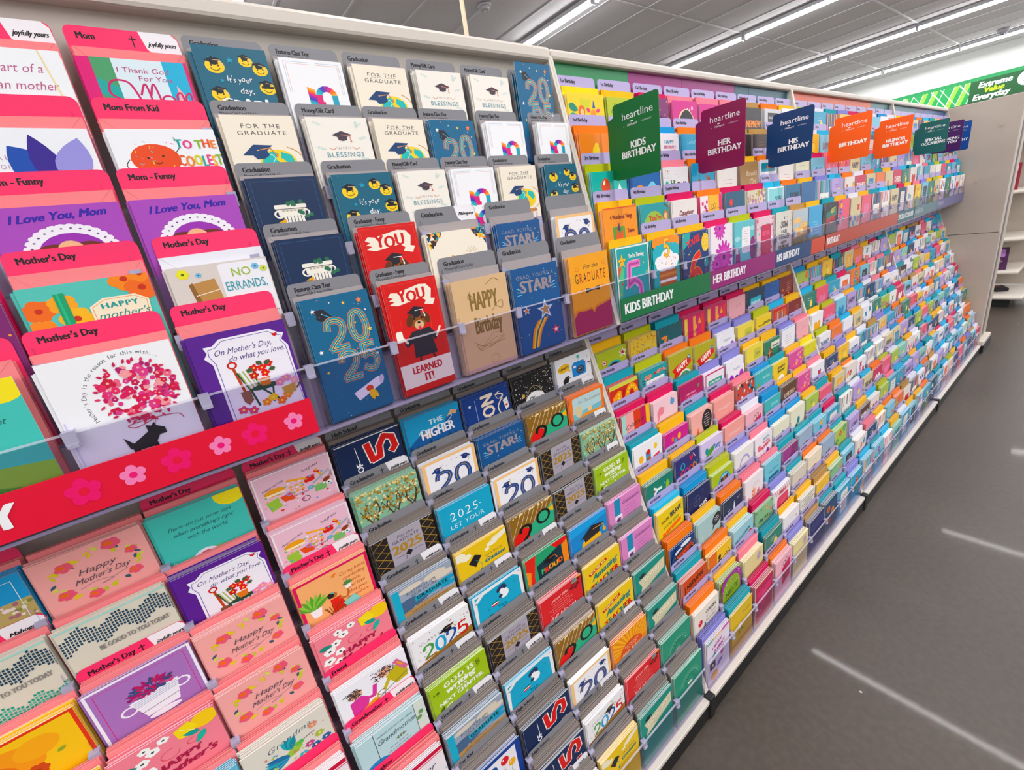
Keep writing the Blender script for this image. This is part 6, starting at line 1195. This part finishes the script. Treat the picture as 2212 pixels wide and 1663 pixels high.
CARDM, TABM, ENVM = {}, {}, {}
def lighten(c, f): return tuple(v+(1-v)*f for v in c)
def card_buf(key, W, H):
    k = (key, W, H)
    if k in CARDM: return CARDM[k]
    fn, bg, desc, shape = D[key]; a = Art(W, H, bg); fn(a); ys, yo = YS.get(key, 1.0), YO.get(key, 0)
    if H == .163: ys *= .9
    if ys != 1 or yo: a.t = [(np.stack([t[..., 0], (t[..., 1]+yo)*ys], -1), c, l) for t, c, l in a.t]
    T = .0013; B = Buf(); e = lighten(a.bg, .45)
    if shape:
        p = []; n = 40
        for i in range(n+1):
            t = math.pi*(1-i/n); s = 1+.06*abs(math.sin(4*t)); p.append(((50*s*math.cos(t))*a.k*.97, (a.HH-50)*a.k+50*s*math.sin(t)*a.k*.95))
        p = [(-.5*W, 0)]+p+[(.5*W, 0)]; p.reverse(); B.prism(p, 0, T, a.bg)
    else: B.box(-W/2, W/2, 0, T, 0, H, cols=[a.bg, e, e, e, e, e])
    L_ = max([t[2] for t in a.t] or [1]); global EPS; EPS = min(2e-5, 8e-4/L_); a.to_buf(B, 0)
    CARDM[k] = [B, None, a.bg, desc]; return CARDM[k]
def tab_buf(W, H, col, txt, sub, badge):
    k = (W, H, col, txt, sub, badge)
    if k in TABM: return TABM[k]
    a = Art(W, H, col); ink = '1c1a20' if col != PINK_S else '5a0a20'
    if txt: a.T(txt, 9, 11.5, 6, ink, al='l', wt='b', xs=.86, fit=48)
    if sub: a.T(sub, 9, 18, 4.6, ink, al='l', xs=.8, fit=50)
    if badge:
        a.P([(64, 0), (94, 0), (99, 5), (100, 21), (73, 21), (68, 17)], 'f0eef2'); a.T(badge, 83, 13.5, 4.4, '1c1a20', it=.4, wt='b', fit=26)
        if 'joy' in badge: a.L([(57, 5), (57, 16)], 1, ink); a.L([(54, 8), (60, 8)], 1, ink)
    if txt == 'Teacher From Kid': a.heart(66, 11, 3.4, ink)
    B = Buf(); kk = a.k; p = []
    for cx, cy, a0 in ((93, 7, -90), ):
        for i in range(5): t = math.radians(a0+i*22.5); p.append(((cx+7*math.cos(t)-50)*kk, (a.HH-(cy+7*math.sin(t)))*kk))
    p += [(W/2, 0), (-W/2, 0)]
    for i in range(5): t = math.radians(180+i*22.5); p.append(((7+7*math.cos(t)-50)*kk, (a.HH-(7+7*math.sin(t)))*kk))
    p.reverse()
    B.prism(p, 0, .0007, a.bg); L_ = max([t[2] for t in a.t] or [1]); global EPS; EPS = min(2e-5, 3e-4/L_); a.to_buf(B, 0)
    TABM[k] = [B, None]; return TABM[k]
def env_buf(W, H, col):
    k = (W, H, col)
    if k in ENVM: return ENVM[k]
    c = lin(col); B = Buf(); B.box(-W/2, W/2, 0, .001, 0, H, cols=[c, c, c, c, lighten(c, .12), c])
    # back flap folded over: a shallow triangle proud of the face
    B.prism([(-W/2+.002, H), (0, H-.06), (W/2-.002, H)][::1], -.0003, 0, c)
    B.prism([(-W/2+.001, .003), (0, H*.5), (W/2-.001, .003)][::-1], -.00015, 0, c)
    ENVM[k] = [B, None]; return ENVM[k]

POCK = []
def pocket(bi, tier, r, n, x0, x1, tab, env, card, txt='', sub='', badge='', ch=None, ne=None, nc=None, cw=None, tabh=None, dx=0, lift=0):
    POCK.append(dict(bi=bi, tier=tier, r=r, n=n, x0=x0, x1=x1, tab=tab, env=env, card=card, txt=txt, sub=sub, badge=badge, ch=ch, ne=ne, nc=nc, cw=cw, tabh=tabh, dx=dx, lift=lift))
JY, MH = 'joyfully yours', 'Mahogany'
G, P = GREY_T, PINK_T
MG = 'Money/Gift Card Holder'
up0 = {1: [(.682, .785, G, 'grey', 'teal20', 'Features Class Year', MG, ''), (.569, .668, G, 'grey', 'blessings', 'Money/Gift Card', '', ''), (.456, .556, G, 'grey', 'blessings', 'Money/Gift Card', 'Graduation', ''), (.342, .443, G, 'grey', 'globe', 'Graduation', '', ''), (.233, .334, G, 'grey', 'rainbow', 'Features Class Year', MG, ''), (.124, .223, G, 'grey', 'emoji', 'Graduation', '', ''), (.004, .120, P, 'coral', 'mom', 'Mom', '', JY), (-.125, -.006, P, 'coral', 'heartof', 'Mother', '', JY)],
 2: [(.70, .796, G, 'grey', 'rainbow', 'Features Class Year', MG, ''), (.569, .669, G, 'grey', 'rainbow', 'Features Class Year', MG, ''), (.447, .548, G, 'grey', 'teal20', 'Features Class Year', MG, ''), (.345, .443, G, 'grey', 'globe', 'Graduation', '', ''), (.240, .342, G, 'grey', 'blessings', 'Money/Gift Card', 'Graduation', ''), (.129, .230, G, 'grey', 'globe', 'Graduation', MG, ''), (.004, .122, P, 'coral', 'coolest', 'Mom From Kid', '', ''), (-.13, -.008, P, 'coral', 'iris', 'Mother', '', '')],
 3: [(.682, .782, G, 'grey', 'emoji', 'Graduation', MG, ''), (.566, .664, G, 'grey', 'globe', 'Graduation', MG, ''), (.458, .560, G, 'grey', 'rainbow', 'Features Class Year', MG, ''), (.356, .454, G, 'grey', 'blessings', 'Money/Gift Card', 'Graduation', ''), (.248, .352, G, 'grey', 'emoji', 'Graduation', '', ''), (.130, .234, G, 'grey', 'column', 'Graduation', MG, ''), (.001, .120, P, 'coral', 'ily', 'Mom - Funny', '', ''), (-.125, -.006, P, 'coral', 'ily', 'Mom - Funny', '', '')],
 4: [(.675, .794, G, 'grey', 'white20', '', '', ''), (.520, .632, G, 'grey', 'star', 'Graduation', '', ''), (.374, .497, G, 'grey', 'geocap', 'Graduation', '', MH), (.258, .364, G, 'grey', 'you', 'Graduation - Funny', MG, ''), (.137, .240, G, 'grey', 'column', 'Graduation', MG, ''), (.009, .128, P, 'white', 'errands', "Mother's Day", '', ''), (-.125, -.005, P, 'coral', 'orangeflower', "Mother's Day", '', ''), (-.26, -.135, P, 'magenta', 'purple', '', '', '')],
 5: [(.668, .799, G, 'grey', 'forgrad', 'Graduation', '', ''), (.514, .645, G, 'grey', 'star', 'Graduation', '', ''), (.385, .508, G, 'grey', 'tan', 'Graduation', MG, ''), (.262, .366, G, 'grey', 'you', 'Graduation - Funny', MG, ''), (.139, .246, G, 'grey', 'teal20', 'Features Class Year', MG, ''), (0.0, .119, P, 'coral', 'garden', "Mother's Day", '', ''), (-.134, -.010, P, 'coral', 'bouquet', "Mother's Day", '', ''), (-.275, -.142, P, 'coral', 'suncup', "Mother's Day", '', '')]}
for r, L_ in up0.items():
    for n, (x0, x1, tab, env, card, txt, sub, bd) in enumerate(L_, 1):
        W = x1-x0; lift = .034 if (r == 1 and n == 1) else .004
        pink = tab == P
        pocket(0, 'upper', r, n, x0, x1, tab, env, card, txt, sub, bd, ch=.184 if (W < .108) else .166, cw=(W-.008) if W < .108 else min(W-.004, .121), ne=3, nc=[6, 4, 5][n % 3] if not pink else [3, 4, 2][n % 3], lift=lift, tabh=.213 if not pink else .211)
lo0 = {1: ['camera', 'blackdots', 'nol', 'higher', 'hs25', 'memories', 'suncup', 'hmd', 'bluesky'], 2: ['orangesun', 'gold20', 'star', 'white20', 'tree', 'memories', 'garden', 'begood', 'begood'],
 3: ['tree', 'grad2025', 'white20', 'teal25', 'grad2025', 'caring', 'hmd', 'basket', 'sunflower'], 4: ['godis', 'grad2025', 'gold20', 'yel', 'gradsky', 'lemon', 'hmd', 'lemon', 'sunflower'],
 5: ['gradpink', 'gradmoji', 'proud', 'dog', 'classof', 'friends', 'bird', 'bluepink'], 6: ['gradpink', 'teacher', 'fullbloom', 'grad2025', 'godis', 'grandmother', 'laughter'], 7: ['goodbye', 'teacher', 'gold20', 'dog', 'gradsky', 'laughter'],
 8: ['goodbye', 'highsch', 'white20', 'hs25', 'balloonbear'], 9: ['rays', 'fullbloom', 'classof', 'hs25'], 10: ['rays', 'goodbye', 'yel', 'white20']}
NT = {(1, 5): ('High School', 'Features Class Year', ''), (1, 6): ("Mother's Day", '', JY), (1, 7): ("Mother's Day", '', ''), (1, 8): ('', '', ''), (2, 1): ('Graduation', '', JY), (2, 5): ('Graduation', '', JY), (2, 6): ('', '', ''), (2, 8): ('', '', ''), (2, 9): ('Mother', '', MH), (3, 9): ('', '', ''), (5, 7): ('', '', ''), (5, 8): ('', '', ''), (4, 9): ('', '', ''), (1, 9): ('Mother', '', ''), (2, 7): ('', '', ''), (3, 1): ('Graduation', '', JY), (3, 6): ("Mother's Day", '', JY), (3, 8): ("Mother's Day", '', JY), (3, 7): ('', '', ''), (4, 1): ('Graduation', '', JY),
 (4, 4): ('Graduation', '', JY), (4, 5): ('Graduation', '', JY), (4, 6): ('', '', ''), (4, 7): ('', '', ''), (4, 8): ('', '', ''), (5, 1): ('For Her', '', ''), (5, 2): ('Graduation - Funny', '', ''), (5, 3): ('Graduation', '', JY), (5, 4): ('Graduation', '', JY), (5, 5): ('Graduation', '', JY), (5, 6): ('Friend', '', ''), (6, 1): ('For Her', '', ''), (6, 2): ('Teacher From Kid', '', ''), (6, 5): ('Graduation', '', JY), (6, 6): ('Grandmother', '', JY), (6, 7): ('Daughter', '', ''),
 (7, 1): ('High School', '', ''), (7, 2): ('Teacher From Kid', '', ''), (7, 4): ('Graduation', '', JY), (7, 5): ('Graduation', '', JY), (7, 6): ('Daughter', '', ''), (8, 1): ('High School', '', ''), (8, 2): ('High School', '', JY), (8, 4): ('High School', 'Features Class Year', ''), (8, 5): ('For Kid', '', ''), (9, 3): ('Graduation', '', JY), (9, 4): ('High School', 'Features Class Year', ''), (10, 4): ('', '', 'VIDA')}
for r, L_ in lo0.items():
    for n, card in enumerate(L_, 1):
        xl = .676-.1325*(n-1) if n < 8 else -.2405-.124*(n-8); w_ = .1215 if n < 8 else .116
        if n == 7: w_ = .117
        pink = n >= 6; t, s_, bd = NT.get((r, n), ('Graduation', 'Features Class Year' if (r+n) % 2 else '', '') if not pink else ("Mother's Day", '', ''))
        pocket(0, 'lower', r, n, xl, xl+w_+.004, (PINK_T if pink else GREY_T), ('coral' if pink else 'taupe'), card, t, s_, bd, ch=.163, cw=w_, ne=(5 if pink else [9, 12, 14][(r+n) % 3]) if r > 2 else 4, nc=[3, 6, 5, 7][(r*2+n) % 4], tabh=.188 if t or bd else .165)
S1U = [['jungle', 'first', 'purple', 'niece', 'niece', 'gdpink', 'nephewdark', 'piano', 'g5'], ['crown2', 'sonlawblue', 'mommy', 'bear', 'script', 'darkcandle', 'darkcandle', 'tealsq', 'g12'],
       ['fox3', 'lion3', 'hbcats', 'bear', 'script', 'kraftsun', 'tealsq', 'script', 'shirts'], ['wonderful4', 'years4', 'daughterwhite', 'daughteryel', 'friendteal', 'florcream', 'soncyan', 'sonnavy', 'bluebench'],
       ['five', 'cup5', 'six', 'gerbera', 'teatree', 'sister', 'sonwords', 'sunset', 'bluescene']]
S1UE = [['lemon', 'yellow', 'magenta', 'pink', 'pink', 'pink', 'tan', 'orange', 'yellow'], ['orange', 'yellow', 'blue', 'orange', 'blue', 'olive', 'tan', 'tan', 'teal'], ['olive', 'teal', 'pink', 'orange', 'white', 'yellow', 'orange', 'blue', 'yellow'],
        ['yellow', 'olive', 'magenta', 'orange', 'magenta', 'magenta', 'cyan', 'orange', 'yellow'], ['yellow', 'yellow', 'yellow', 'magenta', 'olive', 'magenta', 'teal', 'tan', 'yellow']]
S1UT = [['1st Birthday', '1st Birthday', 'Girl Birthday', 'Niece Birthday', 'Sister-in-Law Birthday', 'Niece Birthday', 'Nephew Birthday', 'Uncle Birthday', '50th Birthday'], ['2nd Birthday', '2nd Birthday', 'Daughter Birthday', 'Aunt Birthday', 'Relative Birthday', 'Mother Birthday', 'Brother Birthday', 'Brother Birthday', 'Uncle Birthday'],
        ['3rd Birthday', '3rd Birthday', 'Daughter Birthday', 'Niece Birthday', 'Sister Birthday', 'Brother Birthday', 'Brother Birthday', 'Friend Birthday', 'Son Birthday'], ['4th Birthday', '4th Birthday', 'Daughter Birthday', '', 'Goddaughter Birthday', 'Sister Birthday', 'Son Birthday', 'Son Birthday', 'Son Birthday'],
        ['5th Birthday', '5th Birthday', '6th Birthday', 'Daughter-in-Law', 'Daughter-in-Law', 'Sister Birthday', 'Son Birthday', 'Son Birthday', 'Son Birthday']]
S1L = [['nine', 'eight', 'seven', 'castle', 'castle', 'pinkplain', 'sonlawblue', 'bluedoodle', 'darkred'], ['ten', 'eleven', 'happyolive', 'happyolive', 'cloudballoon', 'sisyel', 'grandsonyel', 'sonlawred', 'darkred'],
       ['celebrate', 'dragon', 'caringgirl', 'gdwhite', 'cloudballoon', 'sisyel', 'football', 'hearttext', 'pinkplain'], ['bearcake', 'happymag', 'pinkbubble', 'gdpink', 'redbubble', 'sandyteal', 'gsyel2', 'magdots', 'yeldoodle'],
       ['greenday', 'vibes', 'party', 'gdpink', 'gift', 'sandyteal', 'brownlove', 'magdots', 'g14'], ['brave', 'usethis', 'pug', 'ribbonwhite', 'mommy', 'tealdrops', 'tealdrops', 'g7', 'g21'],
       ['truck', 'burger', 'rocket', 'pinkvase', 'grandma', 'purple', 'beachphoto', 'g30', 'g10'], ['nephew', 'sonyellow', 'godson', 'greenpalm', 'plaid', 'sunarch', 'dad', 'beachphoto', 'g17'],
       ['cousin', 'niecescallop', 'creamsun', 'g31', 'heartwhite', 'words', 'g23', 'greenpalm', 'g26'], ['rainbowb', 'birdyel', 'magheart', 'gift', 'creamsun', 'speckle', 'navyflower', 'g34', 'g41']]
S1LE = [['yellow', 'olive', 'teal', 'magenta', 'magenta', 'magenta', 'yellow', 'yellow', 'yellow'], ['teal', 'olive', 'orange', 'orange', 'lavender', 'lavender', 'olive', 'cyan', 'yellow'], ['magenta', 'magenta', 'teal', 'lavender', 'lavender', 'yellow', 'yellow', 'lavender', 'pink'], ['teal', 'yellow', 'teal', 'magenta', 'pink', 'blue', 'teal', 'yellow', 'lemon'],
        ['yellow', 'yellow', 'olive', 'magenta', 'white', 'blue', 'yellow', 'yellow', 'pink'], ['cyan', 'blue', 'olive', 'lavender', 'pink', 'blue', 'blue', 'yellow', 'teal'], ['orange', 'yellow', 'orange', 'pink', 'pink', 'teal', 'teal', 'teal', 'magenta'], ['teal', 'orange', 'yellow', 'magenta', 'lavender', 'teal', 'orange', 'orange', 'teal'],
        ['orange', 'yellow', 'pink', 'teal', 'yellow', 'yellow', 'tan', 'yellow', 'teal'], ['lavender', 'teal', 'magenta', 'orange', 'lavender', 'tan', 'teal', 'teal', 'lavender']]
S1LT = [['9th Birthday', '8th Birthday', '7th Birthday', 'Granddaughter', 'Granddaughter', 'Sister Birthday', 'Son-in-Law', 'Son-in-Law', 'Son-in-Law'], ['10th Birthday', '11th Birthday', '12th Birthday', '13th Birthday', 'Granddaughter', 'Sister Birthday', 'Grandson', 'Son-in-Law', 'Son-in-Law'], ['Girl Birthday', 'Girl Birthday', 'Girl Birthday', 'Granddaughter Birthday', 'Granddaughter', 'Sister Birthday', 'Grandson Birthday', 'Husband', 'Husband'],
        ['Kid Birthday', 'Kid Birthday', 'Kid Birthday', 'Granddaughter', 'Granddaughter', 'Granddaughter', 'Grandson Birthday', 'Grandson Birthday', 'Grandson']]
E9 = ['teal', 'yellow', 'orange', 'cyan', 'pink', 'magenta', 'blue', 'teal', 'white', 'lavender', 'yellow', 'teal', 'tan', 'yellow', 'white', 'cyan', 'white', 'olive']
rg = random.Random(21)
for bi in (1, 2, 3):
    for tier, N in (('upper', 5), ('lower', 10)):
        for r in range(1, N+1):
            for n in range(1, 10):
                xl = DIV[bi]+.010+.1338*(n-1)
                if bi == 1:
                    if tier == 'upper': card, env, txt = S1U[r-1][n-1], S1UE[r-1][n-1], S1UT[r-1][n-1]
                    else: card, env = S1L[r-1][n-1], S1LE[r-1][n-1]; txt = S1LT[r-1][n-1] if r <= 4 else ('Kid Birthday' if n < 4 else 'Mother Birthday' if n < 6 else 'Dad Birthday')
                else:
                    card = f'g{rg.randrange(NG)}'; env = rg.choice(E9); txt = 'Birthday' if bi == 2 else 'Thank You'
                    if bi == 2 and tier == 'upper' and r == 5 and n == 1: card = 'better'
                small = tier == 'lower'
                notab = rg.random() < (.2 if tier == 'upper' and bi == 1 else .3 if bi == 1 else .55) and r > 1
                w_ = .122+rg.uniform(-.005, .003); ch = (.168 if tier == 'upper' else .146+rg.uniform(-.008, .008))
                if card in ('cloudballoon', 'truck', 'niecescallop', 'cup5'): w_ = .116
                pocket(bi, tier, r, n, xl, xl+.124, LIL, env, card, '' if notab else txt, '', '', ch=ch, cw=w_-.003, ne=rg.choice([6, 8, 10]) if small else rg.choice([4, 6]), nc=rg.choice([3, 6, 8, 10]) if small else rg.choice([3, 5, 7]), tabh=None if not notab else .16, dx=rg.uniform(-.003, .003))

def xf(x, y, z, lean=0, rz=0, ry=0): return Matrix.Translation((x, y, z)) @ Matrix.Rotation(rz, 4, 'Z') @ Matrix.Rotation(-lean, 4, 'X') @ Matrix.Rotation(ry, 4, 'Y')
vis = []
for p in POCK:
    F, z0 = rowpos(p['tier'], p['r']); p['F'], p['z0'] = F, z0
    pts = [project(x, F, z) for x in (p['x0'], p['x1']) for z in (z0+.08, z0+.21)]
    if any(q and -25 < q[0] < 2237 and -25 < q[1] < 1688 for q in pts):
        p['d'] = math.dist(((p['x0']+p['x1'])/2, F, z0+.1), (0, 0, CAMZ)); vis.append(p)
vis.sort(key=lambda p: p['d'])
SIDE = ['left of first divider', 'right of first divider', 'right of second divider', 'right of third divider']
rj = random.Random(3)
S_CARD, S_ENV, S_TAB = Buf(), Buf(), Buf()
KEYC = {}
for idx, p in enumerate(vis):
    up = p['tier'] == 'upper'; F, z0 = p['F'], p['z0']+.0008; near = idx < 300
    py = P_UP[0] if up else P_LO[0]; depth = py-.003
    lb = math.radians(2.3 if up else 1.5); lf = math.radians((2.1 if p['r'] < 5 else 1.0) if up else .8)
    if near: lf += math.radians(rj.uniform(-.15, .25))
    xc = (p['x0']+p['x1'])/2; W = round(p['x1']-p['x0'], 3); cw = round(p['cw'], 3); ch = round(p['ch'], 3)
    th = p['tabh'] or (.213 if up else .186); ew = round(min(W-.002, cw+.004), 3); eh = round(ch+.018 if up else max(ch+.007, .163), 3)
    if up and p['bi'] == 0: eh = round(min(ch+.018, .193), 3)
    yb = F+depth
    pos = f"{ORD[p['r']]} {p['tier']} row, {ORD[p['n']]} {SIDE[p['bi']]}"
    tm = tab_buf(W, round(th, 3), p['tab'], p['txt'] if p['d'] < 3.2 else '', p['sub'], p['badge'])
    M = xf(xc, yb, z0, lb)
    if near:
        if tm[1] is None: tm[1] = mesh_of('divider_tab', tm[0], M_PRINT)
        cn = {GREY_T: 'grey', PINK_T: 'pink', LIL: 'lilac'}[p['tab']]
        lb_ = f"{cn} {p['txt'].lower().replace('/', ' or ') if p['txt'] else 'blank'} divider tab, {pos}"
        o = obj('divider_tab', tm[1], category='divider', label=lb_, group='divider tabs between the card pockets'); o.matrix_world = M
    else: S_TAB.merge(tm[0], M)
    # everything between the tab and the front card
    ne, nc = p['ne'], p['nc']; NT_ = ne+nc; span = depth-.004; ec_ = COLN[p['env']]; em = env_buf(ew, eh, ec_)
    cbuf = card_buf(p['card'], cw, ch); bgc = cbuf[2]
    for i in range(NT_):
        f = (i+.5)/(NT_+.5); y = yb-.0012-span*f; ln = lb+(lf-lb)*f; is_env = i < ne; last_env = i == ne-1
        jx = rj.uniform(-.0012, .0012); jz = rj.uniform(0, .003)
        M = xf(xc+jx, y, z0+(jz if not last_env else .002), ln, rj.uniform(-.004, .004), rj.uniform(-.006, .006))
        if is_env and last_env and near:
            if em[1] is None: em[1] = mesh_of('envelope', em[0], M_PAPER)
            o = obj('envelope', em[1], category='envelope', label=f"{ {'coral':'coral pink','taupe':'warm grey','grey':'light grey'}.get(p['env'], p['env']) } envelope behind its card, {pos}", group='envelopes standing behind the cards'); o.matrix_world = M
        elif is_env:
            c = lin(ec_); v = rj.uniform(.93, 1.0); c = tuple(q*v for q in c); B = Buf(); B.box(-ew/2, ew/2, 0, .0009, 0, eh, cols=[c, c, c, c, lighten(c, .1), c]); S_ENV.merge(B, M)
        else:
            c = bgc; e = lighten(c, .5); B = Buf(); B.box(-cw/2, cw/2, 0, .0010, 0, ch, cols=[c, e, e, e, e, e])
            M = xf(xc+jx*2+p['dx']-.002, y, z0+jz+p['lift']*.4, ln, rj.uniform(-.006, .006), rj.uniform(-.008, .008)); S_CARD.merge(B, M)
    M = xf(xc+p['dx']*.5+rj.uniform(-.001, .001), F+.0026, z0+.0015+p['lift']+(rj.uniform(.002, .006) if rj.random() < .2 else 0), lf, rj.uniform(-.006, .006), rj.uniform(-.006, .006)*(4 if p['tier'] == 'lower' and rj.random() < .15 else 1))
    if near:
        if cbuf[1] is None: cbuf[1] = mesh_of('greeting_card', cbuf[0], M_PRINT)
        o = obj('greeting_card', cbuf[1], category='card', label=f"{cbuf[3]}, {pos}", group='greeting cards in the rack pockets'); o.matrix_world = M
    else: S_CARD.merge(cbuf[0], M)
obj('stacked_greeting_cards', mesh_of('stacked_greeting_cards', S_CARD, M_PRINT), kind='stuff', category='cards', label='further greeting cards stacked behind the front ones and in the far pockets')
obj('stacked_envelopes', mesh_of('stacked_envelopes', S_ENV, M_PAPER), kind='stuff', category='envelopes', label='coloured envelopes stacked in the rack pockets behind the cards')
if S_TAB.v: obj('far_divider_tabs', mesh_of('far_divider_tabs', S_TAB, M_PRINT), kind='stuff', category='dividers', label='small lilac divider tabs in the farthest pockets')
print('pockets', len(POCK), 'visible', len(vis), 'max d near', vis[min(299, len(vis)-1)]['d'])
for o in bpy.data.objects:
    l = o.get('label')
    if l and not 4 <= len(l.split()) <= 16: print('LABEL', len(l.split()), l)
